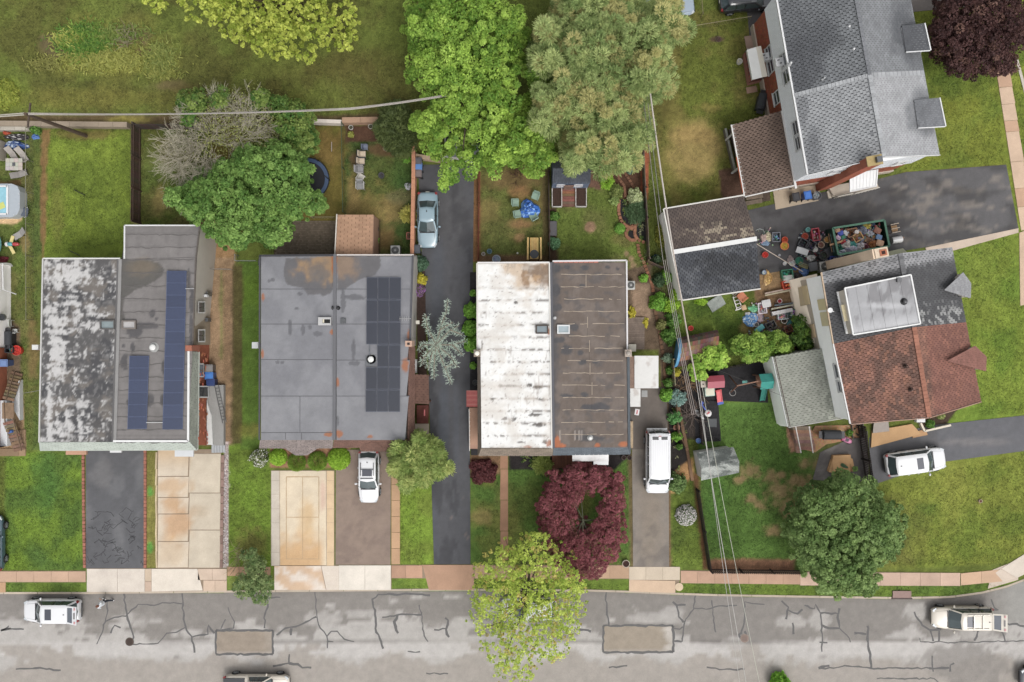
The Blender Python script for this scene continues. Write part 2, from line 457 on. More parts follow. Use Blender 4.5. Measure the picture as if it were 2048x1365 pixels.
 P([(1282,300),(1298,300),(1296,400),(1284,400)],(148,84,58),.95,2,3,60);P([(1252,540),(1330,520),(1352,760),(1348,900),(1325,900),(1318,700),(1252,700)],(98,82,66),1,3,3,61)
 P([(1262,570),(1300,566),(1302,640),(1266,640)],(150,126,104),.8,3,4,62);P([(1325,790),(1362,800),(1384,960),(1340,960),(1336,800)],(50,46,44),1,2,2,63)
 P([(1340,950),(1386,915),(1388,950),(1352,985),(1338,985)],(176,134,88),.9,3,3,64);P([(1330,400),(1342,400),(1362,560),(1330,590),(1300,560)],(84,92,46),.8,3,4,65)
 # yard behind house D and E
 B(1395,300,50,56,(148,128,78),.85,66,.5,.5,24);B(1385,270,40,20,(150,124,76),.5,67,.5,.5,14);B(1435,79,14,6,(88,70,56),.95,68,.3,.3);B(1420,215,26,8,(128,114,62),.6,69,.6,.5)
 B(1320,200,20,80,(90,84,42),.7,70,.5,.5);P([(1436,340),(1480,335),(1492,395),(1444,398)],(88,66,54),1,2,2,71);P([(1500,545),(1600,530),(1620,700),(1530,700),(1510,600)],(122,96,70),1,3,4,72)
 P([(1514,552),(1590,528),(1596,570),(1520,582)],(146,118,84),1,3,3,73);B(1500,655,20,24,(118,98,60),.8,74,.6,.4);B(1585,690,45,20,(74,58,48),.9,75,.4)
 P([(1335,740),(1395,740),(1400,880),(1360,880)],(60,54,50),1,2,3,76)
 # front yards
 B(90,960,26,60,(72,108,48),.6,77,.6,.5,30);B(70,1110,20,30,(72,98,46),.6,78,.6,.5,24)
 P([(290,905),(312,905),(312,1137),(290,1137)],(116,112,56),1,1,1,79);B(300,985,6,10,(84,136,56),.9,80);B(300,1095,6,10,(84,136,56),.9,81)
 P([(450,885),(458,885),(456,1135),(446,1135)],(188,172,168),1,1,2,82)
 B(505,1090,30,34,(112,102,56),.7,83,.6,.5);P([(455,1130),(520,1128),(548,1190),(455,1190)],(112,120,60),.6,3,3,84);B(500,860,26,14,(112,104,50),.6,85,.6,.5)
 P([(540,895),(700,895),(690,935),(540,935)],(150,112,84),1,2,2,86);P([(940,908),(1000,908),(1000,950),(940,950)],(138,104,80),.9,3,4,87);P([(1018,908),(1262,908),(1230,940),(1018,940)],(46,42,42),1,2,2,88)
 B(965,1035,20,16,(134,116,72),.7,89,.6,.5);B(1010,1030,22,55,(120,118,62),.5,90,.6,.6);B(1060,1000,40,34,(88,96,44),.6,91,.5,.5)
 P([(1385,945),(1396,945),(1418,1140),(1406,1140)],(96,62,46),.9,3,3,92);P([(1255,905),(1268,905),(1268,1135),(1260,1135)],(104,88,62),.9,2,2,93);P([(1335,980),(1341,980),(1343,1138),(1337,1138)],(112,84,66),.9,2,2,94)
 for i,(x,y,r)in enumerate([(1610,925,10),(1600,960,16),(1640,925,14),(1618,985,20),(1560,985,22),(1545,955,12),(1500,940,16),(1580,1020,18),(1520,1010,12),(1480,960,8),(1545,1060,12),(1500,1000,10),(1640,1010,14),(1560,950,7)]):
  B(x,y,r*1.1,r*0.9,(150,118,88),.7,100+i,1.1,.7,11)
 P([(1420,1118),(1590,1118),(1590,1150),(1420,1150)],(132,92,74),.9,4,4,120);B(1430,1010,26,60,(64,96,40),.6,121,.6,.5);B(1660,900,40,50,(96,92,60),.5,122,.5,.5)
 P([(1570,845),(1590,845),(1600,905),(1580,905)],(160,120,96),1,2,3,123);B(1960,1003,5,5,(128,96,70),.9,124);B(1900,960,30,90,(132,134,56),.5,125,.6,.6);B(1850,1020,20,12,(84,104,38),.7,126,.6,.5)
 B(1960,560,40,80,(126,136,52),.5,127,.6,.6);B(1900,250,60,70,(122,126,46),.5,128,.6,.6);P([(1840,842),(1918,815),(1890,855),(1845,865)],(72,58,48),1,2,2,129)
 P([(1805,346),(2010,330),(2010,335),(1806,362)],(104,84,52),.8,2,2,130);B(1915,140,90,50,(84,104,38),.6,131,.5,.5)
 B(1720,1075,110,70,(94,86,52),.7,132,.4,.5,30)
 # fine mottling everywhere
 g3=fbm(px/4.2,py/4.2,2,33)
 base=base*(0.72+0.56*g2)[...,None]*(0.82+0.36*g1)[...,None]*(0.76+0.48*g3)[...,None]
 m=(base@np.array([.3,.59,.11]))[...,None]
 return(m+(base-m)*1.0)*VEG
def make_ground():
 x0,x1,y0,y1,st=-250,2300,-250,1250,4.0
 nx=int((x1-x0)/st);ny=int((y1-y0)/st)
 gx,gy=np.meshgrid(np.linspace(x0,x1,nx+1),np.linspace(y0,y1,ny+1))
 gx=gx.ravel();gy=gy.ravel()
 low=gy>curb_y(gx)+2
 z=np.where(low,-0.3,0.0)+(fbm(gx/9,gy/9,3,4)-0.5)*0.03*(~low)
 V=np.stack([(gx-1024)/S,(682.5-gy)/S,z],1)
 C=paint(gx,gy)
 i,j=np.meshgrid(np.arange(nx),np.arange(ny));i=i.ravel();j=j.ravel();w=nx+1
 F=np.stack([(j+1)*w+i,(j+1)*w+i+1,j*w+i+1,j*w+i],1)
 o=np_mesh("ground",V,F,C,M_GROUND);o["kind"]="structure"
 far=MB(c(96,106,48))
 far.quad((-900,-900,-0.45),(900,-900,-0.45),(900,900,-0.45),(-900,900,-0.45))
 far.build("terrain",M_GROUND)["kind"]="structure"
make_ground()
# ------------------------------------------------------------------ road
def road_col(px,py):
 n=fbm(px/60,py/26,5,41);n2=fbm(px/14,py/10,4,42)
 dark=ca(146,140,134);pale=ca(188,183,177);taupe=ca(172,164,155);light=ca(203,198,193)
 C=np.repeat(pale[None],px.size,0)
 edge=1246+(n-0.5)*120+26*np.sin(px/190.0)+np.where(px>1380,30,0)
 C=mix(C,dark,1-sm(-6,6,py-edge+(n2-.5)*18))
 C=mix(C,light,sm(1284,1287,py)*(1-sm(1312,1318,py))*.7)
 e3=1322+(fbm(px/70,px*0+3,4,44)-.5)*70
 C=mix(C,taupe,sm(-5,5,py-e3+(n2-.5)*22)*sm(1287,1292,py))
 e4=(fbm(px/85,py/40,4,45))
 C=mix(C,taupe,sm(.58,.62,e4)*sm(1287,1292,py)*.9)
 C=mix(C,dark,sm(.57,.6,fbm(px/70,py/30,4,46))*(1-sm(1282,1285,py))*.9)
 for i,(x,y,rx,ry)in enumerate([(1585,1245,28,16),(1640,1240,22,20),(1300,1238,60,10),(1345,1232,26,16),(640,1240,40,14),(280,1240,55,10),(1830,1225,24,16),(740,1228,60,8),(1470,1290,26,14),(1950,1265,34,20)]):
  C=mix(C,pale,blob(px,py,x,y,rx,ry,50+i,.6,.2,14)*.8)
 for i,(x,y,rx,ry)in enumerate([(310,1225,60,20),(870,1245,30,10),(1420,1230,60,26),(1720,1240,60,30),(1930,1330,90,40),(180,1215,50,22)]):
  C=mix(C,dark,blob(px,py,x,y,rx,ry,70+i,.6,.2,18)*.8)
 C=mix(C,ca(112,106,102),np.exp(-((py-1285)/1.6)**2)*.5)
 C=mix(C,ca(128,120,113),(1-sm(3,14,py-curb_y(px)))*.5*sm(.4,.6,n2))
 C=mix(C,ca(176,176,170),sm(1960,2040,px)*(1-sm(1235,1262,py))*.5)
 return C*(0.93+0.14*n2)[:,None]
nxs=600
xs=np.linspace(-420,2480,nxs+1)
rows=60
gx=np.repeat(xs[None],rows+1,0);top=curb_y(xs)+0.5
gy=top[None]+(1620-top)[None]*np.linspace(0,1,rows+1)[:,None]
gxr,gyr=gx.ravel(),gy.ravel()
V=np.stack([(gxr-1024)/S,(682.5-gyr)/S,np.full(gxr.size,-0.12)],1)
i,j=np.meshgrid(np.arange(nxs),np.arange(rows));i=i.ravel();j=j.ravel();w=nxs+1
F=np.stack([(j+1)*w+i,(j+1)*w+i+1,j*w+i+1,j*w+i],1)
road=np_mesh("road",V,F,road_col(gxr,gyr),M_ASPH);road["kind"]="structure"
def ribbon(mb,pts,wpx,z,col,wob=1.5,seed=0):
 """a flat strip following a pixel polyline with an uneven width"""
 rs=random.Random(seed);P=[]
 for a,b in zip(pts[:-1],pts[1:]):
  n=max(1,int(math.hypot(b[0]-a[0],b[1]-a[1])/7))
  for k in range(n):
   t=k/n;P.append((a[0]+(b[0]-a[0])*t+(rs.uniform(-wob,wob)if k else 0),a[1]+(b[1]-a[1])*t+(rs.uniform(-wob,wob)if k else 0)))
 P.append(pts[-1]);L=[];R=[]
 for i,p in enumerate(P):
  a=P[max(0,i-1)];b=P[min(len(P)-1,i+1)]
  d=math.hypot(b[0]-a[0],b[1]-a[1])+1e-6;nx_,ny_=-(b[1]-a[1])/d,(b[0]-a[0])/d
  h=wpx*rs.uniform(.35,.65)
  L.append(W(p[0]+nx_*h,p[1]+ny_*h));R.append(W(p[0]-nx_*h,p[1]-ny_*h))
 vs=[(p.x,p.y,z)for p in L]+[(p.x,p.y,z)for p in R];n=len(P)
 mb.add(vs,[(n+k,n+k+1,k+1,k)for k in range(n-1)],col)
SEAL=c(108,106,105)
CR=[[(0,1263),(16,1254),(14,1260),(46,1260)],[(213,1205),(214,1222),(205,1260),(192,1290)],[(246,1187),(250,1218),(254,1240),(262,1262),(266,1276),(258,1288)],[(210,1244),(228,1236),(250,1234),(275,1210),(300,1212),(330,1207),(363,1209)],[(220,1268),(228,1252),(240,1257)],[(363,1188),(366,1240),(372,1262),(382,1274),(388,1307)],[(263,1290),(315,1288),(332,1268),(352,1266),(370,1256)],[(382,1276),(415,1270),(416,1252),(428,1268)],[(455,1216),(468,1245),(466,1258),(440,1261),(450,1240)],[(534,1198),(535,1215),(529,1230),(528,1258)],[(535,1198),(560,1196)],[(629,1185),(633,1232),(640,1258),(653,1274),(654,1298)],[(552,1272),(570,1258),(590,1255),(612,1245),(632,1235)],[(582,1258),(581,1272)],[(653,1275),(662,1264),(674,1264),(688,1280),(708,1285)],[(653,1284),(666,1285)],[(578,1310),(577,1328),(545,1334)],[(577,1328),(595,1330),(604,1337),(622,1337)],[(860,1192),(820,1189),(785,1190),(756,1190),(744,1200),(750,1222),(752,1266),(762,1285),(766,1299)],[(764,1236),(795,1231),(842,1231)],[(795,1231),(788,1245),(792,1262),(796,1268)],[(838,1211),(844,1235),(845,1260),(852,1280),(856,1285)],[(890,1237),(896,1242),(892,1260),(898,1276)],[(868,1261),(892,1259)],[(815,1304),(840,1305)],[(852,1348),(896,1349)],[(1212,1180),(1214,1230),(1218,1255)],[(1150,1260),(1168,1261),(1182,1265)],[(1392,1192),(1388,1220),(1372,1240),(1365,1285)],[(1346,1205),(1354,1212),(1358,1235),(1368,1246)],[(1354,1212),(1372,1211)],[(1348,1258),(1360,1260),(1366,1255)],[(1349,1284),(1364,1285)],[(1388,1218),(1420,1219),(1440,1213),(1475,1212)],[(1424,1202),(1426,1230),(1432,1266)],[(1530,1210),(1490,1205),(1490,1235),(1484,1270)],[(1484,1266),(1478,1272),(1484,1280),(1496,1276),(1490,1264)],[(1218,1337),(1255,1333)],[(1414,1336),(1440,1341),(1490,1340)],[(1564,1203),(1578,1216),(1573,1240)],[(1578,1222),(1596,1229),(1606,1220)],[(1610,1212),(1630,1219),(1632,1210),(1642,1228),(1646,1285),(1645,1305)],[(1642,1228),(1678,1229),(1680,1218)],[(1646,1252),(1660,1258),(1680,1258),(1677,1230)],[(1680,1258),(1695,1272),(1702,1286)],[(1640,1286),(1656,1287)],[(1586,1247),(1588,1270)],[(1736,1253),(1738,1258),(1736,1280),(1742,1310),(1743,1339)],[(1710,1268),(1734,1270)],[(1638,1339),(1668,1338),(1690,1333),(1742,1338),(1860,1338)],[(1638,1338),(1660,1333)],[(1866,1313),(1868,1345)],[(1902,1345),(1902,1332),(1910,1328)],[(1860,1338),(1900,1337)],[(1755,1359),(1790,1358),(1870,1359),(1878,1366)],[(1830,1225),(1846,1252),(1862,1262),(1868,1284)],[(1841,1278),(1842,1285),(1890,1286),(1940,1286),(1990,1285),(2050,1283)],[(1862,1262),(1884,1260)],[(1880,1263),(1879,1285)],[(1960,1256),(1955,1275),(1950,1283)],[(1948,1262),(1975,1258)],[(1984,1200),(1990,1216),(1998,1222),(1970,1220)],[(2000,1250),(2035,1249),(2050,1254)],[(1998,1254),(2010,1275),(2012,1284)],[(0,1262),(20,1258)],[(30,1340),(70,1338),(120,1342)],]
cr=MB(SEAL)
for k,p in enumerate(CR):ribbon(cr,p,random.uniform(2.2,5.0),-0.116+0.0004*(k%8),SEAL,1.6,k)
cr.build("crack_sealant",M_RUBBER,road,kind="stuff")
def road_patch(x0,y0,x1,y1,col,pale_side):
 q=[W(x0,y1),W(x1,y1),W(x1,y0),W(x0,y0)]
 for p in q:p.z=-0.1125
 def fn(px,py):
  n=fbm(px/18,py/12,4,3)
  C=np.repeat(ca(*col)[None],px.size,0)
  C=mix(C,ca(196,188,178),sm(x1-22,x1-8,px+(n-.5)*30)*pale_side)
  C=mix(C,ca(196,188,178),sm(y1-7,y1-4,py)*.5)
  return C*(.9+.2*n)[:,None]
 sheet("asphalt_patch",q,24,12,fn,M_ASPH,road)
 mb=MB(SEAL)
 for k,p in enumerate(([(x0,y0),(x1,y0)],[(x1,y0),(x1,y1)],[(x1,y1),(x0,y1)],[(x0,y1),(x0,y0)])):ribbon(mb,p,4.4,-0.108,SEAL,1.2,k+int(x0))
 mb.build("sealed_edge",M_RUBBER,road,kind="stuff")
road_patch(431,1262,545,1310,(164,150,134),0.2)
road_patch(1207,1253,1347,1306,(166,153,136),1.0)
for x,y in((258,1285),(1490,1278)):
 p=W(x,y);mb=MB(c(96,84,78))
 mb.cyl(p.x,p.y,-0.119,-0.1,.36,.36,20,c(120,112,106),c(104,92,84))
 mb.cyl(p.x,p.y,-0.1,-0.092,.29,.29,20,c(88,76,70),c(98,82,74))
 for k in range(-2,3):mb.box(p.x,p.y+k*.1,-0.09,.4,.03,.012,0,c(70,60,56))
 tag(mb.build("manhole_cover",M_METAL),"round rusty manhole cover in the road "+("left of the brown patch" if x<500 else "under the overhead wires"),"manhole cover")
 # kerb pieces
kerb=struct("kerb");kk=0
def curb_point(s):return s,float(curb_y(s))
s=-60.0
while s<2200:
 e=s+68;n=4;mb=MB(c(206,188,164))
 k=random.uniform(.9,1.06);col=tuple(x*k for x in c(200,184,164))
 for t in range(n):
  xa,xb=s+(e-s-1)*t/n,s+(e-s-1)*(t+1)/n
  a,b=W(xa,curb_y(xa)-2.6),W(xb,curb_y(xb)-2.6);a2,b2=W(xa,curb_y(xa)+1.4),W(xb,curb_y(xb)+1.4)
  mb.prism([a,b,b2,a2],-0.25,0.035,col)
 mb.build("kerb_stone",M_CONC,kerb);s=e
 # ------------------------------------------------------------------ pavements and drives, slab by slab
def slab(parent,pts,col,h=0.05,name="slab",amp=0.1,stain=None,m=None,seed=0,res=7.0,thick=0.14,z0=None):
 q=[W(*p)for p in pts]
 for p in q:p.z=h
 nu=max(2,int(dim(q[0],q[1])*S/res));nv=max(2,int(dim(q[1],q[2])*S/res))
 def fn(px,py):
  n=fbm(px/26,py/26,5,seed+11);n2=fbm(px/6,py/6,3,seed+12)
  C=np.repeat(ca(*col)[None],px.size,0)
  if stain is not None:C=stain(px,py,C,n)
  return C*(1-amp+2*amp*n)[:,None]*(.96+.08*n2)[:,None]
 return sheet(name,q,nu,nv,fn,m or M_CONC,parent,None,thick)
def run(parent,x0,y0,x1,y1,cuts,col,jit=.06,seed=0,skew=0,vert=False):
 e=[0]+cuts+[1]
 for k in range(len(e)-1):
  f=random.uniform(1-jit,1+jit);cc=tuple(min(255,v*f)for v in col)
  if vert:a,b=y0+(y1-y0)*e[k]+.4,y0+(y1-y0)*e[k+1]-.25;slab(parent,[(x0,b),(x1,b),(x1,a),(x0,a)],cc,seed=seed+k)
  else:a,b=x0+(x1-x0)*e[k]+.25,x0+(x1-x0)*e[k+1]-.25;slab(parent,[(a,y1+skew*e[k]),(b,y1+skew*e[k+1]),(b,y0+skew*e[k+1]),(a,y0+skew*e[k])],cc,seed=seed+k)
def even(n):return[k/n for k in range(1,n)]
walk=struct("pavement")
for k,(par,pts)in enumerate([(walk,[(174,1184),(454,1183),(454,1137),(174,1137)]),(walk,[(549,1181),(783,1180),(783,1131),(549,1131)]),(walk,[(-35,1165),(172,1165),(172,1142),(-35,1142)]),(walk,[(783,1157),(1258,1158),(1258,1130),(783,1130)]),(walk,[(1258,1184),(1350,1187),(1360,1160),(1258,1133)]),(walk,[(1361,1167),(1920,1172),(1920,1146),(1361,1141)]),(walk,[(315,1137),(442,1137),(442,899),(315,899)]),(walk,[(542,1132),(669,1132),(669,941),(542,941)])]):slab(par,pts,(158,138,116),.022,"bedding",seed=200+k,res=20,thick=.1)
run(walk,-35,1143,172,1164,even(6),(212,176,148),seed=1)
run(walk,-35,1165,12,1185,[],(214,172,132),seed=2)
run(walk,174,1138,290,1184,[.53],(226,214,200),.02,3)
slab(walk,[(290.6,1162),(303,1162),(303,1138),(290.6,1138)],(212,190,164));slab(walk,[(290.6,1183),(303,1183),(303,1163),(290.6,1163)],(206,180,158))
slab(walk,[(303.6,1183),(406,1181),(395,1138),(303.6,1138)],(232,220,204),seed=6)
run(walk,396,1138,454,1160,[.5],(216,192,170),.03,7);run(walk,407,1161,454,1182,[.5],(216,190,166),.03,9)
slab(walk,[(455,1152),(541,1152),(541,1134),(455,1134)],(196,156,122),seed=10,amp=.2)
slab(walk,[(549,1180),(652,1180),(642,1132),(549,1132)],(222,190,158),seed=11,stain=lambda x,y,C,n:mix(C,ca(232,218,204),sm(.45,.6,n)))
slab(walk,[(653,1180),(678,1180),(678,1132),(643,1132)],(230,216,200),seed=12)
run(walk,678,1131,782,1180,[.5],(236,226,212),.02,13)
run(walk,783,1131,845,1156,[.46],(198,156,128),.06,15)
slab(walk,[(858,1180),(948,1180),(948,1130),(845,1130)],(194,154,126),seed=17,amp=.16)
run(walk,949,1131,1258,1157,even(8),(204,168,136),.05,18)
slab(walk,[(1258,1183),(1350,1186),(1350,1162),(1258,1160)],(222,192,162),seed=26)
run(walk,1258,1134,1360,1160,[.33,.66],(224,206,182),.04,27)
run(walk,1361,1142,1600,1166,even(7),(212,172,144),.05,30,3)
run(walk,1600,1145,1920,1171,even(8),(214,182,160),.06,38,1)
run(walk,1921,1147,2004,1171,[.5],(214,178,146),.05,47,-8)
slab(walk,[(1975,1178),(2036,1160),(2036,1120),(1985,1140)],(214,196,178),.03,seed=48)
slab(walk,[(2006,1164),(2032,1156),(2000,1138),(1990,1146)],(222,204,186),.056,seed=49)
slab(walk,[(2033,1156),(2160,1096),(2120,1064),(2002,1137)],(224,210,194),.06,seed=50)
# pavement up the right edge
ys=[128,176,210,243,265,325,378,415,462]
for k in range(len(ys)-1):
 f=lambda y:1990+(y-128)*0.155
 slab(walk,[(f(ys[k+1]),ys[k+1]-.5),(f(ys[k+1])+27,ys[k+1]-2.5),(f(ys[k])+26,ys[k]-2),(f(ys[k]),ys[k]+.3)],(218,188,160)if k%3 else(206,168,138),seed=60+k)
slab(walk,[(2040,612),(2066,606),(2050,462),(2038,466)],(216,186,158),seed=70)
street=struct("side_street")
slab(street,[(2056,215),(2300,180),(2280,-60),(2030,40)],(134,132,134),-0.02,"roadway",m=M_ASPH,seed=71)
slab(street,[(2050,195),(2056,194),(2036,120),(2031,121)],(206,196,184),0.06,"kerb_stone",seed=72)
# drives
def worn(scr,k=.5,a=.52,b=.66,sc=34,s=5,col=(150,146,142)):
 return lambda px,py,C,n:mix(C,ca(*col),sm(a,b,fbm(px/sc,py/(sc*.6),5,s))*k)
dr=struct("driveway")
def drive_a(px,py,C,n):
 C=mix(C,ca(122,122,124),sm(.52,.66,fbm(px/30,py/60,5,3))*.6)
 return mix(C,ca(128,126,126),blob(px,py,205,945,22,30,2,.7,.4)*.6)
slab(dr,[(172,1137),(289,1137),(290,900),(172,900)],(100,100,103),0.03,"tarmac_strip",stain=drive_a,m=M_ASPH,seed=80)
mb=MB(c(56,56,60));rs=random.Random(5)
for k in range(46):
 x,y=rs.uniform(178,284),rs.uniform(1020,1132);pts=[(x,y)]
 for t in range(rs.randint(2,5)):x+=rs.uniform(-12,12);y+=rs.uniform(-9,9);pts.append((min(286,max(175,x)),min(1135,y)))
 ribbon(mb,pts,1.3,0.0335+k*.00003,c(70,70,72),.8,k)
mb.build("crack",M_RUBBER,dr,kind="stuff")
def rust_a(px,py,C,n):
 C=mix(C,ca(198,150,100),blob(px,py,355,1045,30,36,5,.7,.4,16)*.7)
 C=mix(C,ca(200,158,112),blob(px,py,345,1005,20,14,6,.7,.4)*.7);C=mix(C,ca(204,164,118),blob(px,py,348,972,30,14,7,.8,.4)*.6)
 C=mix(C,ca(206,172,126),blob(px,py,345,1100,26,34,8,.7,.6)*.35);C=mix(C,ca(206,170,124),(1-sm(900,950,py))*.6*(px<380))
 return mix(C,ca(190,168,140),blob(px,py,395,1022,18,12,9,.7,.5)*.6)
da=struct("concrete_driveway")
for k,(a,b)in enumerate([(900,953),(954,995),(996,1028),(1029,1083),(1084,1136)]):slab(da,[(316,b-.5),(376,b-1),(378,a),(317,a)],(222,206,184),0.04,seed=90+k,stain=rust_a)
for k,(a,b)in enumerate([(908,986),(987,1060),(1061,1136)]):slab(da,[(377.5,b-.5),(440,b-.5),(442,a),(380,a)],(212,198,176),0.043,seed=96+k,stain=rust_a)
def rust_b(px,py,C,n):
 C=mix(C,ca(214,168,112),sm(1050,1100,py+(n-.5)*90)*(1-sm(640,650,px))*.8);C=mix(C,ca(222,184,130),blob(px,py,615,1040,14,40,12,.6,.5)*.7)
 return mix(C,ca(222,172,158),blob(px,py,646,990,6,30,13,.6,.5)*.5)
db=struct("concrete_driveway")
for k,(a,b)in enumerate([(942,961),(962,988),(989,1017),(1018,1045),(1046,1104),(1105,1131)]):
 slab(db,[(543,b+.6),(559.3,b+.6),(559.3,a),(543,a)],(212,200,184),0.04,seed=110+k);slab(db,[(653.2,b+.6),(668,b+.6),(668,a),(653.2,a)],(228,198,158),0.04,seed=120+k,stain=rust_b)
slab(db,[(560,1131),(653,1131),(652,942),(559.5,942)],(232,214,186),0.038,"slab",seed=130,stain=rust_b)
for k,(x0,y0,x1,y1)in enumerate([(573,954,605.4,1034.4),(605.8,954,638,1034.4),(573,1034.8,605.4,1118),(605.8,1034.8,638,1118)]):slab(db,[(x0,y1),(x1,y1),(x1,y0),(x0,y0)],(232,214,186),0.044,seed=130,stain=rust_b,thick=.02)
jm=MB(c(176,146,110))
for k,(p,q_)in enumerate([((573,954),(638,954)),((638,954),(638,1118)),((638,1118),(573,1118)),((573,1118),(573,954)),((605.6,954),(605.6,1118)),((573,1034.6),(638,1034.6)),((559.6,942),(560,1131)),((653,942),(653.4,1131))]):ribbon(jm,[p,q_],1.5,.0475+.0002*k,c(196,168,130)if k<6 else c(186,168,144),.2,k)
jm.build("joint",M_CONC,db,kind="stuff")
slab(dr,[(671,1130),(781,1130),(782,900),(672,900)],(156,136,122),0.03,"tarmac_strip",m=M_ASPH,seed=140,stain=lambda px,py,C,n:mix(mix(C,ca(134,116,106),sm(.5,.65,n)*.6),ca(110,98,94),blob(px,py,694,1125,3,2,1,.2)*.8))
pw=struct("path")
run(pw,783,905,800,1129,even(7),(204,164,126),.05,141,vert=True)
for k,(a,b)in enumerate([(905,938),(939,1000),(1001,1062),(1063,1120)]):slab(pw,[(1000,b),(1016,b),(1016,a),(1001,a)],(184,140,110),0.035,seed=150+k,amp=.16)
def drive_c(px,py,C,n):
 C=mix(C,ca(94,97,104),blob(px,py,875,560,12,90,20,.5,.4,20)*.8);C=mix(C,ca(96,100,108),blob(px,py,888,840,10,90,21,.4,.4,20)*.8);C=mix(C,ca(98,101,109),blob(px,py,912,860,6,90,22,.4,.4)*.6)
 C=mix(C,ca(94,92,92),blob(px,py,900,430,40,70,23,.6,.5,30)*.5);C=mix(C,ca(92,94,100),(px<878)*sm(1000,1010,py)*.7)
 C=mix(C,ca(62,62,66),sm(.58,.68,fbm(px/20,py/60,4,8))*.5)
 return mix(C,ca(150,136,126),(fbm(px/2.2,py/2.2,2,4)>.78)*(px>900)*sm(970,1040,py)*.5)
DY,DL,DR=[330,540,680,900,1129],[836,845,856,861,868],[948,946,942,940,941]
def drive_fn(px,py):
 n=fbm(px/26,py/26,5,171);n2=fbm(px/6,py/6,3,172);C=np.repeat(ca(94,94,98)[None],px.size,0)
 return drive_c(px,py,C,n)*(.86+.28*n)[:,None]*(.95+.1*n2)[:,None]
def drive_warp(u,v):
 y=1129+(330-1129)*v;L=np.interp(y,DY,DL);R=np.interp(y,DY,DR);return L+(R-L)*u,y
q=[W(868,1129),W(941,1129),W(948,330),W(836,330)]
for p in q:p.z=.03
sheet("tarmac_strip",q,16,120,drive_fn,M_ASPH,dr,None,.14,None,drive_warp)
dark=lambda px,py,C,n:mix(mix(C,ca(150,136,120),blob(px,py,1302,1030,22,110,3,.6,.6,24)*.6),ca(104,98,94),sm(.5,.66,n)*.5)
slab(dr,[(1262,900),(1337,900),(1333,775),(1260,775)],(124,114,106),0.03,"tarmac_strip",stain=dark,m=M_ASPH,seed=170);slab(dr,[(1266,1134),(1338,1136),(1337,899.2),(1264,899.2)],(152,142,132),0.034,"tarmac_strip",stain=dark,m=M_ASPH,seed=170)
wd_=lambda px,py,C,n:mix(mix(C,ca(150,140,130),sm(.54,.68,fbm(px/40+py/30,py/12-px/70,5,9))*.6*sm(1640,1800,px)),ca(66,64,64),sm(.5,.64,fbm(px/60,py/30,4,10))*.6)
slab(dr,[(1505,552),(1850,495),(1812,345),(1480,425)],(98,96,97),0.03,"tarmac_strip",stain=wd_,m=M_ASPH,seed=180)
slab(dr,[(1849.4,495),(2037,460),(2012,330),(1811.4,345)],(104,102,103),0.034,"tarmac_strip",stain=wd_,m=M_ASPH,seed=180)
slab(dr,[(1500,84),(1600,60),(1660,-20),(1490,-20)],(94,92,93),0.03,"tarmac_strip",m=M_ASPH,seed=182);slab(dr,[(1660.5,40),(2030,5),(2030,-60),(1660.5,-60)],(134,126,120),0.03,"tarmac_strip",m=M_ASPH,seed=183)
wd2=lambda px,py,C,n:mix(C,ca(148,142,140),blob(px,py,1940,885,70,6,4,.7,.7,20)*.5)
slab(dr,[(1625,960),(1738,968),(1735,862),(1640,905)],(112,106,104),0.03,"tarmac_strip",m=M_ASPH,seed=184,stain=lambda px,py,C,n:mix(C,ca(150,144,138),sm(.52,.66,n)*.5))
slab(dr,[(1740,972),(1880,925),(1872,850),(1738,876)],(104,103,106),0.03,"tarmac_strip",m=M_ASPH,seed=185,stain=wd2);slab(dr,[(1879.4,925),(2080,898),(2080,828),(1871.4,850)],(108,108,112),0.034,"tarmac_strip",m=M_ASPH,seed=186,stain=wd2)
slab(pw,[(1858,515),(2036,466),(2036,457),(1850,496)],(212,192,172),0.07,seed=187,amp=.14)
# brick and block edging along the beds and drives: every block its own piece, laid in rows
def edging(pts,label,step=7.4,w=5.6,col=(158,96,72),h=0.12,name="brick",jit=.18,z=0.0,cat="edging",thing="brick_edging"):
 a=W(*pts[0]);t=T(thing,label,cat,(a.x,a.y,0))
 segs=[];n=0
 for p,q in zip(pts[:-1],pts[1:]):
  L=math.hypot(q[0]-p[0],q[1]-p[1]);k=max(1,round(L/step))
  for i in range(k):segs.append((p[0]+(q[0]-p[0])*(i+.5)/k,p[1]+(q[1]-p[1])*(i+.5)/k,math.atan2(-(q[1]-p[1]),q[0]-p[0]),L/k))
 base=[]
 for k in range(3):
  f=random.uniform(1-jit,1+jit);mb=MB(tuple(x*f for x in c(*col)));mb.box(0,0,h/2,(step-.9)/S,w/S,h)
  o=mb.build(name,M_BRICK,t,local=True);base.append(o)
 for i,(x,y,an,L)in enumerate(segs):
  p=W(x,y)-Vector((a.x,a.y,0))
  o=base[i]if i<3 else base[i%3].copy()
  if i>=3:COL.objects.link(o);o.parent=t
  o.location=(p.x,p.y,z+random.uniform(-.012,.012));o.rotation_euler=(0,0,an+random.uniform(-.05,.05))
 for o in base[len(segs):]:bpy.data.objects.remove(o)
 return t
edging([(167,905),(168,1020),(170,1136)],"brick edging between the left front lawn and the cracked dark driveway",7.2,5,(172,112,92))
edging([(291,900),(291,1136)],"brick edging on the right side of the cracked dark driveway",7.2,5,(172,112,92))
edging([(313,905),(313.5,1136)],"pale timber edging along the left side of the rust-stained concrete driveway",34,3,(206,186,150),.1,"timber",thing="timber_edging")
edging([(446,910),(443,1136)],"reddish timber edging right of the rust-stained concrete driveway",16,6,(150,122,112),.1,"timber",thing="timber_edging")
G=(164,112,84)
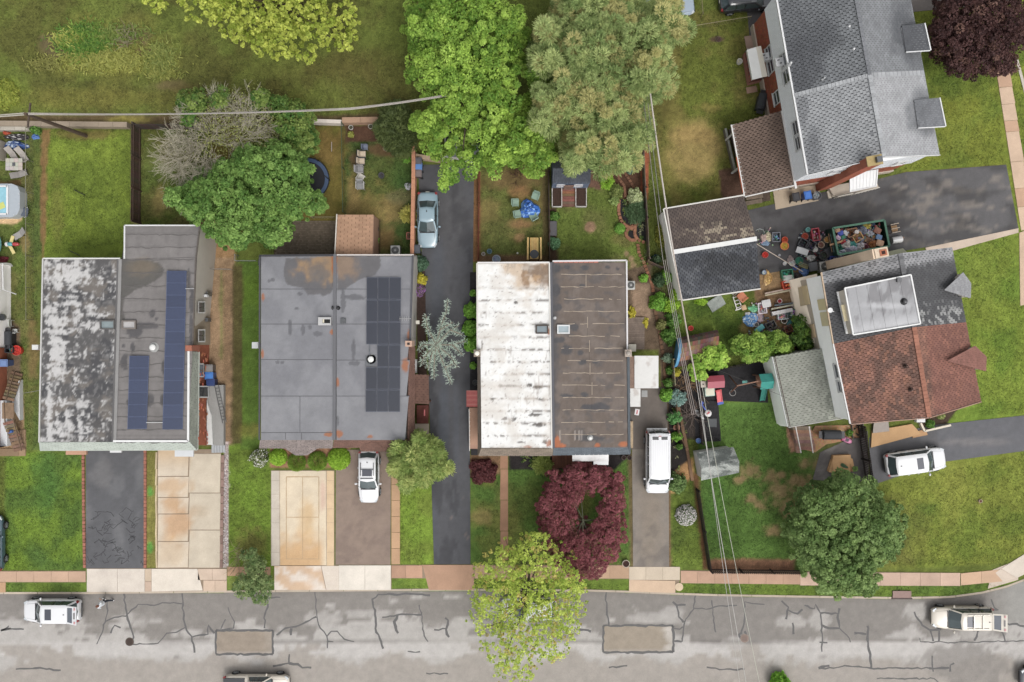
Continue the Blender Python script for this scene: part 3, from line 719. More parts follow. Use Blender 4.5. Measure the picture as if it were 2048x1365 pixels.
edging([(1238,400),(1237,425),(1241,440),(1250,452),(1266,459)],"tan block edging round the black mulch crescent beside the lawn",6.5,6,G,thing="garden_edging")
edging([(1266,452),(1258,458),(1251,464),(1253,474),(1262,481),(1272,481)],"small tan block crescent bulging into the lawn",6.5,6,G,thing="garden_edging")
edging([(1278,444),(1270,452),(1269,470),(1275,480),(1290,486)],"tan block edging of the half round black bed by the fence",6.5,6,G,thing="garden_edging")
edging([(1275,488),(1278,508),(1286,522),(1291,536),(1299,556),(1305,572),(1306,585)],"tan block edging snaking past the corner of the brown roof",6.5,6,G,thing="garden_edging")
edging([(1305,600),(1310,622),(1317,650),(1322,690),(1328,720),(1330,770)],"brown edging strip beside the narrow side garden",9,6,(128,96,72),thing="garden_edging")
edging([(1238,345),(1236,356),(1248,372),(1251,395)],"brown block edging winding through the mulch under the pine",6.5,5,(140,98,74),thing="garden_edging")
edging([(1244,332),(1250,348),(1262,366),(1268,378)],"inner brown block edging in the mulch under the pine",6.5,5,(140,98,74),thing="garden_edging")
edging([(1357,815),(1366,860),(1374,900),(1384,960)],"brown timber edging between the black mulch and the grey shed",24,6,(136,104,78),.14,"timber",thing="timber_edging")
mb=MB();rs=random.Random(9)
for k in range(700):
 p=W(rs.uniform(447,456.5),rs.uniform(890,1134));f=rs.uniform(.7,1.15)
 mb.ell(p.x,p.y,.03,.06,.05,.04,5,3,tuple(x*f for x in rs.choice([c(214,200,196),c(176,160,160),c(196,172,164),c(226,220,216)])),.2)
mb.build("gravel",M_CONC)["kind"]="stuff"
# black rubber play surface and mulch beds
pl=struct("playground_surface")
slab(pl,[(1385,800),(1536,806),(1532,722),(1384,752)],(50,48,50),0.035,"rubber_sheet",m=M_MULCH,seed=190);slab(pl,[(1392,884),(1442,882),(1436,800.2),(1385,800.2)],(52,50,52),0.035,"rubber_sheet",m=M_MULCH,seed=191)
for k,q in enumerate([[(1236,455),(1262,450),(1252,398),(1241,398)],[(1275,482),(1293,486),(1290,444),(1276,446)],[(1255,478),(1270,480),(1266,460),(1255,464)]]):
 pass
def bed(pts,col,seed=0,h=.045):
 q=[W(*p)for p in pts];mb=MB(c(*col));mb.prism([(p.x,p.y)for p in q],0.0,h);o=mb.build("mulch_bed",M_MULCH);o["kind"]="structure"
bed([(1240,399),(1251,399),(1253,424),(1262,440),(1258,450),(1248,444),(1240,426)],(44,42,44));bed([(1280,446),(1291,444),(1293,484),(1278,480),(1273,468),(1274,454)],(44,42,44));bed([(1258,462),(1267,462),(1268,478),(1262,477),(1256,471)],(44,42,44))
bed([(940,545),(954,545),(955,800),(940,790)],(52,50,52));bed([(832,535),(850,535),(854,760),(836,760)],(74,56,48))
# ------------------------------------------------------------------ grass: short tufts over every lawn
HARD=[[(160,895),(460,895),(460,1190),(160,1190)],[(540,930),(800,900),(800,1190),(540,1190)],[(832,320),(958,320),(950,1190),(850,1190),(850,560)],[(1255,700),(1350,700),(1350,900),(1340,1190),(1258,1190)],[(998,900),(1018,900),(1018,1135),(998,1135)],[(-300,1141),(2060,1130),(2060,1168),(-300,1168)],[(1478,420),(1812,340),(2014,328),(2040,466),(1850,512),(1500,560)],[(1490,-50),(2048,-50),(2048,8),(1660,45),(1600,70),(1498,88)],[(1618,905),(1735,840),(2080,825),(2080,900),(1740,975),(1620,965)],[(1380,745),(1540,715),(1540,812),(1440,815),(1445,890),(1390,890)],[(1988,125),(2016,125),(2066,470),(2066,612),(2036,612)],[(75,515),(520,440),(520,905),(75,905)],[(515,505),(860,505),(860,905),(515,905)],[(940,520),(1265,520),(1265,912),(940,912)],[(1320,400),(1500,385),(1530,590),(1360,610)],[(1560,530),(1900,490),(1960,840),(1580,860)],[(1200,300),(1300,300),(1292,440),(1268,460),(1248,455),(1236,440),(1244,395),(1210,375)],[(-300,765),(48,765),(54,915),(-300,915)],[(-300,370),(46,370),(46,448),(-300,448)]]
rs=np.random.RandomState(11);N=420000
gx=rs.uniform(-60,2108,N);gy=rs.uniform(-60,1200,N);keep=gy<curb_y(gx)-3
for hp in HARD:keep&=sdist(gx,gy,hp)>0
gx=gx[keep];gy=gy[keep]
C=paint(gx,gy);green=C[:,1]>C[:,0]*.93
gx,gy,C=gx[green],gy[green],C[green];n=len(gx)
C=C*rs.uniform(.6,1.55,(n,1))*np.array([1,1.02,.92])
X=(gx-1024)/S;Y=(682.5-gy)/S;an=rs.uniform(0,2*PI,n);ln=rs.uniform(.05,.13,n);wdt=rs.uniform(.03,.07,n);hgt=rs.uniform(.02,.07,n)
V=np.zeros((n,3,3));V[:,0]=np.stack([X+np.sin(an)*wdt,Y-np.cos(an)*wdt,np.zeros(n)-.005],1);V[:,1]=np.stack([X-np.sin(an)*wdt,Y+np.cos(an)*wdt,np.zeros(n)-.005],1);V[:,2]=np.stack([X+np.cos(an)*ln,Y+np.sin(an)*ln,hgt],1)
gr=np_mesh("grass",V.reshape(-1,3),np.arange(n*3).reshape(n,3),C,M_GRASS);gr["kind"]="stuff"
# ------------------------------------------------------------------ houses
def wall_quad(mb,p,q,z0,z1,col):mb.quad((p[0],p[1],z0),(q[0],q[1],z0),(q[0],q[1],z1),(p[0],p[1],z1),col)
def prism_part(name,poly,z0,z1,col,m,parent,top=None):
 mb=MB(c(*col));mb.prism(poly,z0,z1,c(*col),c(*top)if top else None);return mb.build(name,m,parent)
def boxp(name,px,py,h,sx,sy,z0,z1,col,m,parent,rz=0,top=None,label=None):
 """a box part whose top is seen at pixel (px, py)"""
 p=W(px,py,h);mb=MB(c(*col));mb.box(p.x,p.y,(z0+z1)/2,sx,sy,z1-z0,rz)
 o=mb.build(name,m,parent)
 if label:o["label"]=label
 return o
def window(parent,p,q,z0,z1,out,frame=(226,226,224),glass=(70,78,88),panes=2,name="window"):
 """a window set on the wall from p to q (2-D), standing `out` metres proud; frame, panes and sill are real pieces"""
 p=Vector(p[:2]).to_3d();q=Vector(q[:2]).to_3d();d=(q-p);L=d.length;d.normalize();n=Vector((d.y,-d.x,0))
 f=0.07;cc=c(*frame);mb=MB(cc);a=math.atan2(d.y,d.x);o=p+n*out/2
 def bx(u0,u1,v0,v1,th,off=0.0,col=None):
  m=o+d*((u0+u1)/2)+n*off;mb.box(m.x,m.y,(v0+v1)/2,u1-u0,th,v1-v0,a,col)
 bx(0,f,z0,z1,out);bx(L-f,L,z0,z1,out);bx(f,L-f,z1-f,z1,out);bx(f,L-f,z0,z0+f,out)
 if panes==2:bx(f,L-f,(z0+z1)/2-.03,(z0+z1)/2+.03,out*.9)
 fr=mb.build(name,M_PLAST,parent)
 for k in range(panes):
  a0=z0+f if k==0 else(z0+z1)/2+.03;a1=(z0+z1)/2-.03 if(k==0 and panes==2)else z1-f
  mb=MB(c(*glass));m=o;bx(f,L-f,a0,a1,.02,-.01-out*.1*0);mb.build("pane",M_GLASS,fr)
 mb=MB(cc);bx(-.05,L+.05,z0-.06,z0-.002,out+.06,.03);mb.build("sill",M_PLAST,fr)
 return fr
def rows(name,parent,q,n,fn,h_over=0.014,m=None,nu=70,nv=7,joint=0.0):
 """roofing felt laid in n overlapping strips from the bottom of the quad to the top; q = BL BR TR TL"""
 q=[Vector(p)for p in q]
 for k in range(n):
  v0,v1=k/n,min(1,(k+1)/n+.004)
  a,b=q[0].lerp(q[3],v0),q[1].lerp(q[2],v0);d,e=q[1].lerp(q[2],v1),q[0].lerp(q[3],v1)
  for p in(a,b):p.z+=h_over
  for p in(d,e):p.z+=0.001
  sheet(name,[a,b,d,e],nu,nv,fn,m or M_ROOF,parent,None,0.012 if h_over else 0)
def vent(parent,px,py,h,r=.2,ht=.35,col=(236,236,232),name="roof_vent"):
 p=W(px,py,h+ht);mb=MB(c(*col));mb.cyl(p.x,p.y,h-.02,h+.03,r*1.7,r*1.6,14,tuple(x*.5 for x in c(*col)))
 mb.cyl(p.x,p.y,h+.03,h+ht*.6,r*.6,r*.6,12);mb.cyl(p.x,p.y,h+ht*.6,h+ht*.8,r,r,14);mb.ell(p.x,p.y,h+ht*.8,r,r,ht*.25,14,4)
 return mb.build(name,M_METAL if sum(col)<500 else M_PLAST,parent,smooth=False)
def skylight(parent,px,py,h,sx,sy,frame,glass=(150,160,168)):
 p=W(px,py,h+.25);mb=MB(c(*frame));z=h+.22;f=.1
 for dx,dy,wx,wy in((0,sy/2-f/2,sx,f),(0,-sy/2+f/2,sx,f),(sx/2-f/2,0,f,sy-2*f),(-sx/2+f/2,0,f,sy-2*f)):mb.box(p.x+dx,p.y+dy,h+.1,wx,wy,.28)
 o=mb.build("skylight",M_METAL,parent);mb=MB(c(*glass));mb.box(p.x,p.y,h+.14,sx-2*f,sy-2*f,.04);mb.build("pane",M_GLASS,o);return o
def solar(parent,cells,h,tilt=.14,col=(46,56,92),frame=(70,80,108),high='left'):
 """cells: list of pixel quads TL TR BR BL at roof height"""
 arr=None;mb=MB(c(120,124,130))
 xs=[p[0]for cq in cells for p in cq];ys=[p[1]for cq in cells for p in cq]
 for x in(min(xs)+8,max(xs)-8):
  a,b=W(x,min(ys)+2,h),W(x,max(ys)-2,h);mb.bar((a.x,a.y,h+.05),(b.x,b.y,h+.05),.05,.05)
 arr=mb.build("solar_array",M_METAL,parent)
 for k,cq in enumerate(cells):
  x0=min(p[0]for p in cq);x1=max(p[0]for p in cq);P=[]
  for x,y in cq:
   p=W(x,y,h+.14);t=(x-x0)/(x1-x0+1e-6);p.z=h+.12+tilt*((1-t)if high=='left' else t);P.append(p)
  ctr=sum(P,Vector())/4;Pi=[ctr.lerp(p,.988)for p in P]
  j=random.uniform(.9,1.1);fc=c(*frame);pc=tuple(v*j for v in c(*col));mb=MB(fc)
  lo=[p-Vector((0,0,.04))for p in Pi];ins=[ctr.lerp(p,.94)for p in P];up=[p+Vector((0,0,.004))for p in ins]
  mb.add(Pi+lo,[(0,4,5,1),(1,5,6,2),(2,6,7,3),(3,7,4,0),(3,2,1,0)][:4]);mb.add(Pi+ins,[(0,1,5,4)[::-1],(1,2,6,5)[::-1],(2,3,7,6)[::-1],(3,0,4,7)[::-1]],tuple(v*1.5 for v in fc))
  mb.add(up,[(3,2,1,0)],pc)
  for t in range(1,6):mb.bar(up[0].lerp(up[1],t/6)+Vector((0,0,.001)),up[3].lerp(up[2],t/6)+Vector((0,0,.001)),.008,.003,tuple(v*1.25 for v in pc))
  mb.build("solar_panel",M_PANEL,arr)
 return arr
def blade(name,pts,h,w,hh,col,m,parent):
 """a raised strip along a pixel polyline at height h"""
 mb=MB(c(*col))
 for a,b in zip(pts[:-1],pts[1:]):
  p,q=W(*a,h),W(*b,h);mb.bar((p.x,p.y,h+hh/2),(q.x,q.y,h+hh/2),w,hh)
 return mb.build(name,m,parent)
 # ---------- A: the white-and-black twin on the left (flat roofs)
hA=3.9
A=T("house","flat roofed twin house with blotchy white and black roof and blue solar panels","house",W(235,700))
fA=[W(x,y,hA)for x,y in[(86,522),(242,522),(252,455),(398,455),(392,520),(376,700),(374,882),(82,882)]]
mb=MB(c(206,198,186));mb.prism([(p.x,p.y)for p in fA],-.1,hA-.06,c(200,192,180),c(60,58,58));mb.build("wall",M_SIDING,A)
def roofA1(px,py):
 px,py=px+14*(fbm(px/11,py/11,3,9)-.5),py+12*(fbm(px/9,py/13,3,10)-.5)
 st=fbm(px/9,py/70,4,3);st2=fbm(px/60,py/8,4,4);b=fbm(px/26,py/22,5,5);f=fbm(px/6,py/5,4,6)
 C=np.repeat(ca(92,90,90)[None],px.size,0);C=mix(C,ca(126,118,110),sm(.5,.62,fbm(px/34,py/30,4,7))*.7);C=mix(C,ca(70,70,74),sm(.52,.62,fbm(px/30+9,py/24,4,8))*.7)
 w=.5*st+.5*st2+.24*b-.12*sm(0,1,np.abs(np.sin(px/40)))
 w=w+.05*(py>830)+.05*(py<560)*(px<190)-.06*(px>200)+.05*(px<100)
 C=mix(C,ca(214,212,210),sm(.53,.72,w+(f-.5)*.55)*.88);return mix(C,ca(176,174,172),sm(.5,.7,f)*.25)
rows("roofing_sheet",A,[W(80.5,884,hA),W(228,884,hA),W(240,519,hA),W(88,519,hA)],14,roofA1,.012,nu=64,nv=8)
PUD=[(242,519),(296,520),(318,526),(328,540),(324,552),(310,562),(288,574),(268,582),(250,596),(246,620),(250,640),(240,645)]
def roofA2(px,py):
 n=fbm(px/30,py/30,4,11);f=fbm(px/5,py/4,3,12)
 C=np.repeat(ca(132,127,125)[None],px.size,0)*(.86+.28*n)[:,None];C=mix(C,ca(112,108,106),sm(.5,.7,fbm(px/12,py/40,4,13))*.35)
 C=mix(C,ca(116,112,110),(1-sm(455,512,py))*.45)
 C=mix(C,ca(96,93,89),pmask(px,py,PUD,1,2,14,10));C=mix(C,ca(134,118,96),blob(px,py,285,535,26,16,15,.5,.6)*.5)
 for i,(x,y,rx,ry)in enumerate([(290,652,24,7),(268,664,16,12),(305,628,6,9),(313,638,4,3),(265,696,5,10),(247,692,4,3),(248,725,8,18),(328,735,5,14),(300,800,9,14),(326,802,6,12),(256,805,4,6),(384,605,5,26),(382,660,4,30),(378,560,4,20)]):C=mix(C,ca(84,82,84),blob(px,py,x,y,rx,ry,20+i,.4,.15,8)*.9)
 C=mix(C,ca(112,108,106),np.exp(-((((py+3*fbm(px/14,py*0,3,3))-520)%27.0-2)/1.6)**2)*.5)
 return C*(.9+.2*f)[:,None]
rows("roofing_sheet",A,[W(231,882,hA),W(376,882,hA),W(394,515,hA),W(243,519,hA)],14,roofA2,.012,nu=60,nv=8)
rows("roofing_sheet",A,[W(246,518.5,hA),W(394,514.6,hA),W(399,453,hA),W(251,453,hA)],3,roofA2,.012,nu=60,nv=8)
mb=MB(c(104,100,98));rs=random.Random(31)
for k in range(17):
 y=470+25.4*k if k<2 else 520+26.1*(k-2);x=250 if k<2 else 243-(y-519)*.03;P=[]
 while x<396-(y-515)*.05-(0 if k<2 else 1):P.append((x,y+rs.uniform(-1.6,1.6)));x+=rs.uniform(5,11)
 for p,q in zip(P[:-1],P[1:]):u,w_=W(*p,hA),W(*q,hA);mb.bar((u.x,u.y,hA+.017),(w_.x,w_.y,hA+.017),rs.uniform(.03,.08),.01)
mb.build("seam_sealant",M_RUBBER,A,kind="stuff")
blade("party_ridge",[(240,519),(229,884)],hA,.34,.07,(150,148,146),M_ROOF,A);blade("party_ridge",[(236.5,519),(225.6,884)],hA,.12,.1,(104,102,102),M_ROOF,A)
blade("roof_trim",[(87,517.5),(241,517.5)],hA,.1,.09,(226,226,222),M_PLAST,A);blade("roof_trim",[(79,885),(86.5,518)],hA,.1,.09,(206,204,200),M_PLAST,A)
blade("roof_trim",[(249.5,518),(250,451.5),(400,451.5)],hA,.1,.09,(228,228,226),M_PLAST,A);blade("roof_trim",[(226,882.5),(377,882.5),(378,702)],hA,.16,.1,(238,238,236),M_PLAST,A);blade("roof_trim",[(400,452),(392,520),(386,690)],hA,.1,.08,(120,112,106),M_METAL,A)
mans=flat(188,196,186,.06,20)
shingles("mansard_shingles",[W(80,901,2.9),W(394,900,2.9),W(380,884,hA),W(78,885,hA)],A,mans,.16,.5,c(150,156,150),.05)
shingles("mansard_shingles",[W(395,898,2.9),W(397,704,2.9),W(379,702,hA),W(380,884,hA)],A,flat(150,154,142,.12,14),.16,.5,c(112,114,106),.1)
mb=MB(c(200,206,196));a,b,d=W(80,901,2.9),W(394,900,2.9),W(397,704,2.9);mb.bar(a-Vector((0,.02,.04)),b-Vector((0,.02,.04)),.06,.1);mb.bar(b+Vector((.04,0,-.06)),d+Vector((.04,0,-.06)),.06,.1);mb.build("gutter",M_PLAST,A)
# side wall toward the alley: stucco at the back, brick at the front
e0,e1,e2=W(418,512),W(421,690),W(419,890);ee=[W(386,512,3.5),W(384,690,3.5),W(380,890,2.8)]
mb=MB(c(172,156,134));mb.prism([ee[0],(e0.x,e0.y),(e1.x,e1.y),ee[1]],-.05,[3.75,.6,.6,3.75]);o=mb.build("stucco_wall",M_CONC,A)
mb=MB(c(172,98,70));mb.prism([ee[1]+Vector((0,-.01,0)),(e1.x-.1,e1.y-.01),(e2.x-.1,e2.y),ee[2]],-.05,[3.8,.35,.35,2.8]);mb.build("brick_wall",M_BRICK,A)
mb=MB(c(186,112,84));rs=random.Random(2)
for k in range(60):
 t=rs.random();u=rs.random();p=W(397,705+180*t,2.9).lerp(W(416,705+182*t,.5),u);mb.box(p.x,p.y,p.z+.03,.07,.22,.07,0,tuple(v*rs.uniform(.8,1.25)for v in c(176,104,76)),ry=.55)
mb.build("bricks",M_BRICK,A,kind="stuff")
def slope_win(px0,py0,px1,py1,h0,h1,frame=(232,232,230),glass=(86,92,100),name="window",split=True):
 """window on the battered side wall of house A, seen between the two pixel corners"""
 a,b,d,e=W(px0,py0,h0),W(px1,py0,h1),W(px1,py1,h1),W(px0,py1,h0);up=Vector((.05,0,.06));ctr=(a+b+d+e)/4;mb=MB(c(*frame))
 P=[p+up for p in(a,b,d,e)];I=[ctr.lerp(p,.8)+up for p in(a,b,d,e)]
 mb.add(P+I,[(0,1,5,4),(1,2,6,5),(2,3,7,6),(3,0,4,7)]);mb.add(P+[p-up*1.5 for p in P],[(0,4,5,1),(1,5,6,2),(2,6,7,3),(3,7,4,0)])
 fr=mb.build(name,M_PLAST,A);J=[p-up*.5 for p in I]
 for s in((0,.47),(.53,1))if split else((0,1),):
  mb=MB(c(*glass));mb.add([J[0].lerp(J[3],s[0]),J[1].lerp(J[2],s[0]),J[1].lerp(J[2],s[1]),J[0].lerp(J[3],s[1])],[(3,2,1,0)]);mb.build("pane",M_GLASS,fr)
slope_win(396,603,410,627,3.1,1.6);slope_win(396,659,410,685,3.1,1.6);slope_win(397,727,407,755,2.7,1.5,glass=(110,122,136));slope_win(396,772,417,796,2.7,.6,(236,236,234),(46,48,52),"door",False)
boxp("chimney",377,697,4.6,.5,.45,3.0,4.6,(168,104,82),M_BRICK,A,top=(150,150,152));boxp("meter_box",412,588,1.4,.3,.35,.5,1.4,(150,150,148),M_METAL,A);boxp("meter_box",413,640,1.2,.25,.3,.5,1.2,(120,122,124),M_METAL,A);boxp("dryer_vent",411,592,1.8,.25,.2,1.4,1.8,(226,226,226),M_PLAST,A)
vent(A,304,695,hA,.24);skylight(A,214,650,hA,1.15,.72,(120,118,116),(136,150,152));skylight(A,257,650,hA,1.1,.68,(150,140,132),(186,182,180))
boxp("wall_flue",70,695,2.6,.5,.4,2.2,2.6,(232,232,230),M_PLAST,A);boxp("flue_bracket",77,696,2.4,.35,.45,2.0,2.35,(150,118,96),M_METAL,A)
cells=[[(256+4*(1-k/6),712+24.4*k),(298-5*k/6,712+24.4*k),(298-5*(k+1)/6,712+24.4*(k+1)),(256+4*(1-(k+1)/6),712+24.4*(k+1))]for k in range(6)]
solar(A,cells,hA,col=(58,68,96))
cells=[[(335-9*k/13,542+24.4*k),(373-8*k/13,542+24.4*k),(373-8*(k+1)/13,542+24.4*(k+1)),(335-9*(k+1)/13,542+24.4*(k+1))]for k in range(13)]
solar(A,cells,hA,col=(58,68,96))
mb=MB(c(232,232,230));p,q=W(294,845,hA),W(328,845,hA);mb.tube([(p.x,p.y,hA+.12),(q.x,q.y,hA+.12)],.04);mb.build("conduit",M_METAL,A)
mb=MB(c(226,226,226));p,q=W(373,578,hA),W(390,578,hA);mb.tube([(p.x,p.y,hA+.2),(q.x,q.y,hA+.2)],.03);mb.build("conduit",M_METAL,A)
boxp("step",152,904,.25,1.7,.5,0,.25,(206,160,130),M_CONC,A);boxp("door_awning",231,902,2.2,.9,.3,2.0,2.2,(240,240,240),M_PLAST,A);boxp("door_awning",368,905,2.2,1.5,.7,2.05,2.2,(224,226,228),M_PLAST,A)
t=T("concrete_steps","grey concrete side stairs with a ladder lying on them beside red brick wall","stairs",W(435,830))
mb=MB(c(164,162,158));q=[W(418,770),W(451,770),W(451,890),W(432,890),W(418,800)];mb.prism([(p.x,p.y)for p in q],0,.45,c(160,158,154));mb.build("landing",M_CONC,t)
for k in range(5):boxp("step",426+k*5,897,.3,.2,.75,0,.36-k*.06,(182,184,186),M_CONC,t)
mb=MB(c(226,226,222));q=[W(419,800),W(428,830),W(431,888),W(419,888)];mb.prism([(p.x,p.y)for p in q],0,.6);mb.build("parapet",M_CONC,t)
t=T("ladder","metal ladder lying on the grey concrete side stairs","ladder",W(443,808,.5));a,b=W(433,771,.5),W(449,846,.5);mb=MB(c(120,118,116));d=(b-a).normalized();sN=Vector((-d.y,d.x,0))
for s_ in(-.16,.16):mb.bar(a+sN*s_,b+sN*s_,.05,.05)
mb.build("rail",M_METAL,t);L=dim(a,b)
for k in range(1,12):mb=MB(c(112,110,108));p=a+d*L*k/12;mb.bar(p-sN*.14,p+sN*.14,.035,.035);mb.build("rung",M_METAL,t)
# ---------- B: the grey twin in the middle
B_=T("house","flat roofed twin house with grey membrane roof and black solar panels","house",W(670,700))
fB=[W(x,y,hA)for x,y in[(523,515),(822,513),(816,690),(812,878),(524,878)]]
mb=MB(c(150,146,142));mb.prism([(p.x,p.y)for p in fB],-.1,hA-.05,c(206,202,196),c(70,70,72));mb.build("wall",M_SIDING,B_)
P1=[(572,517),(666,513),(667,575),(660,588),(648,592),(640,590),(616,590),(608,578),(590,574),(572,566),(566,552)];P2=[(674,513),(758,513),(762,530),(752,552),(728,556),(714,562),(692,578),(676,580)]
def roofB(px,py):
 n=fbm(px/40,py/40,4,21);f=fbm(px/5,py/5,3,22);C=np.repeat(ca(131,131,136)[None],px.size,0)
 C=mix(C,ca(146,146,150),sm(.4,.7,n)*.7);C=mix(C,ca(150,150,152),sm(790,800,py)*.25)
 C=mix(C,ca(106,104,106),pmask(px,py,P1,1.2,3,23,9));C=mix(C,ca(170,136,96),pmask(px,py,P1,1.2,2,23,9)*blob(px,py,650,530,50,30,24,.8,.4,14)*.75);C=mix(C,ca(104,102,102),blob(px,py,636,545,24,22,29,.6,.4,14)*.7)
 C=mix(C,ca(106,104,106),pmask(px,py,P2,1.2,3,25,9));C=mix(C,ca(160,130,100),pmask(px,py,P2,1.2,2,25,9)*blob(px,py,690,530,26,28,26,.8,.5,14)*.6)
 for i,(x,y,rx,ry)in enumerate([(686,600,5,24),(707,700,4,20),(708,727,10,5),(580,655,4,18),(606,660,4,12),(620,655,4,5),(635,668,10,5),(594,618,4,3),(565,725,4,3),(555,725,4,3),(675,840,3,10),(545,560,4,4),(538,562,3,3),(600,588,6,3),(710,595,20,6)]):C=mix(C,ca(100,100,104),blob(px,py,x,y,rx,ry,30+i,.5,.2,6)*.8)
 for i,(x,y,rx,ry)in enumerate([(664,664,4,5),(526,595,3,8),(675,765,4,8),(658,869,9,5),(678,868,7,8),(740,874,6,3),(810,730,7,14),(525,708,3,8),(818,670,3,10),(668,515,6,40)]):C=mix(C,ca(170,104,62),blob(px,py,x,y,rx,ry,50+i,.5,.25,6)*.85)
 return C*(.94+.12*f)[:,None]
seams=[513,578,648,719,792,865,880]
for k in range(6):
 y0,y1=seams[k],seams[k+1]
 f=lambda y:521.5+(y-513)*.002
 if k==4:parts=[(522,599.6),(600,667)]
 elif k==5:parts=[(522,571),(571.4,603),(603.4,667)]
 else:parts=[(522,667)]
 for x0,x1 in parts:
  q=[W(x0,y1+.6,hA+.016),W(x1,y1+.6,hA+.016),W(x1,y0,hA),W(x0,y0,hA)];sheet("roofing_sheet",q,max(8,int((x1-x0)/2.2)),28,roofB,M_ROOF,B_,None,.014)
seams=[513,578,648,720,792,880]
for k in range(5):
 y0,y1=seams[k],seams[k+1];xr=lambda y:826-(y-513)*.03
 q=[W(673,y1+.6,hA+.016),W(xr(y1)-5*(y1>690),y1+.6,hA+.016),W(xr(y0),y0,hA),W(673,y0,hA)];sheet("roofing_sheet",q,66,30,roofB,M_ROOF,B_,None,.014)
mb=MB(c(96,96,100))
for x0,x1,ys_ in((522,667,(578,648,719,792,865)),(673,820,(578,648,720,792))):
 for y in ys_:u,w_=W(x0,y+.6,hA),W(x1,y+.6,hA);mb.bar((u.x,u.y,hA+.02),(w_.x,w_.y,hA+.02),.045,.01)
for x,y0,y1 in((600,793,865),(571,866,879),(603,866,879)):u,w_=W(x,y0,hA),W(x,y1,hA);mb.bar((u.x,u.y,hA+.021),(w_.x,w_.y,hA+.021),.035,.01)
mb.build("seam_sealant",M_RUBBER,B_,kind="stuff")
blade("party_ridge",[(670,509),(668.5,880)],hA,.24,.08,(112,112,116),M_ROOF,B_)
blade("roof_trim",[(519,512),(670,511)],hA,.16,.07,(84,84,88),M_METAL,B_);blade("roof_trim",[(674,510.5),(828,510.5)],hA,.1,.08,(214,206,200),M_PLAST,B_);blade("roof_trim",[(520,512),(519,880)],hA,.12,.07,(96,96,100),M_METAL,B_);blade("roof_trim",[(826,511),(820,690)],hA,.14,.08,(100,100,104),M_METAL,B_)
mb=MB(c(196,190,182));a,b,d,e=W(826,512,3.8),W(819,692,3.8),W(832,692,.1),W(835,512,.1);mb.prism([(a.x,a.y),(b.x,b.y),(d.x,d.y),(e.x,e.y)],0,[3.8,3.8,.4,.4]);mb.build("stucco_wall",M_CONC,B_)
brown=flat(124,92,80,.12,12,3)
shingles("mansard_shingles",[W(518,897,2.9),W(665,897,2.9),W(667,880,hA),W(520,880,hA)],B_,flat(142,130,126,.1,12,4),.17,.34,c(84,76,74))
shingles("mansard_shingles",[W(665.5,896,2.9),W(829,896,2.9),W(815,879,hA),W(668,880,hA)],B_,brown,.17,.34,c(70,52,46))
shingles("mansard_shingles",[W(829,896,2.9),W(830,694,2.9),W(817,692,hA),W(815,879,hA)],B_,brown,.17,.34,c(70,52,46))
for x0,x1,yb,col in((565,640,911,(140,128,124)),(718,776,903,(124,92,80))):
 m_=(x0+x1)/2;top=W(m_,885,3.6);L,R,Bt=W(x0,894,3.0),W(x1,894,3.0),W(m_,yb,2.85);bl,br=W(x0+22*(x0<600)+4,yb,2.8),W(x1-22*(x0<600)-4,yb,2.8)
 shingles("porch_shingles",[bl,br,top+Vector((.25,0,.04)),top+Vector((-.25,0,.04))],B_,flat(*col,.1,10,5),.16,.3,c(76,64,60));shingles("porch_shingles",[L,bl,top,top+Vector((-.25,0,.04))],B_,flat(*col,.1,10,5),.16,.3,c(76,64,60));shingles("porch_shingles",[br,R,top+Vector((.25,0,.04)),top],B_,flat(*col,.1,10,5),.16,.3,c(76,64,60))
cells=[]
for r in range(6):
 for k,(x0,x1)in enumerate(((733.5,755),(756,778),(779,802))):
  if k==0 and r==3:continue
  y0=555+45*r;d_=-2.5*r/6;cells.append([(x0+d_,y0),(x1+d_,y0),(x1+d_,y0+44.5),(x0+d_,y0+44.5)])
solar(B_,cells,hA,.03,(48,52,64),(76,80,92))
o=boxp("vent_box",649,643,hA+.35,1.0,.62,hA,hA+.35,(214,212,210),M_METAL,B_);p=W(650,643,hA+.36);mb=MB(c(30,28,26));mb.box(p.x+.1,p.y,hA+.362,.6,.3,.02);mb.box(p.x-.12,p.y+.02,hA+.37,.12,.26,.03,0,c(224,216,190));mb.build("opening",M_MATTE,o)
boxp("vent_box",686,642,hA+.12,.42,.4,hA,hA+.12,(110,112,114),M_METAL,B_);vent(B_,741,719,hA,.24);boxp("vent_base",741,721,hA+.03,.85,.85,hA,hA+.03,(120,122,126),M_METAL,B_)
for x in(665,675):vent(B_,x,616,hA,.1,.3,(70,70,72),"pipe_vent")
o=boxp("chimney",817,688,4.7,.52,.45,3.0,4.7,(204,168,146),M_BRICK,B_);p=W(817,688,4.7);mb=MB(c(50,40,38));mb.box(p.x,p.y,4.705,.2,.18,.02);mb.build("flue",M_MATTE,o)
t=W(810,638,hA);mb=MB(c(214,212,210));mb.tube([(t.x-.4,t.y,hA+.3),(t.x+.5,t.y,hA+.3)],.02,4);mb.tube([(t.x,t.y,hA),(t.x,t.y,hA+.35)],.02,4)
for k in range(5):mb.tube([(t.x-.35+k*.17,t.y-.18,hA+.3),(t.x-.35+k*.17,t.y+.18,hA+.3)],.012,4)
mb.build("aerial",M_METAL,B_)
p=W(838,778,2.5);a,b,d,e=W(858,809,2.3),W(857,750,2.3),W(820,749,2.75),W(820,807,2.75)
shingles("porch_shingles",[a,b,d,e],B_,flat(112,82,70,.12,10,8),.17,.34,c(58,44,40));prism_part("porch_ceiling",[(v.x,v.y)for v in(a,b,d,e)],2.1,2.25,(150,120,104),M_WOOD,B_)
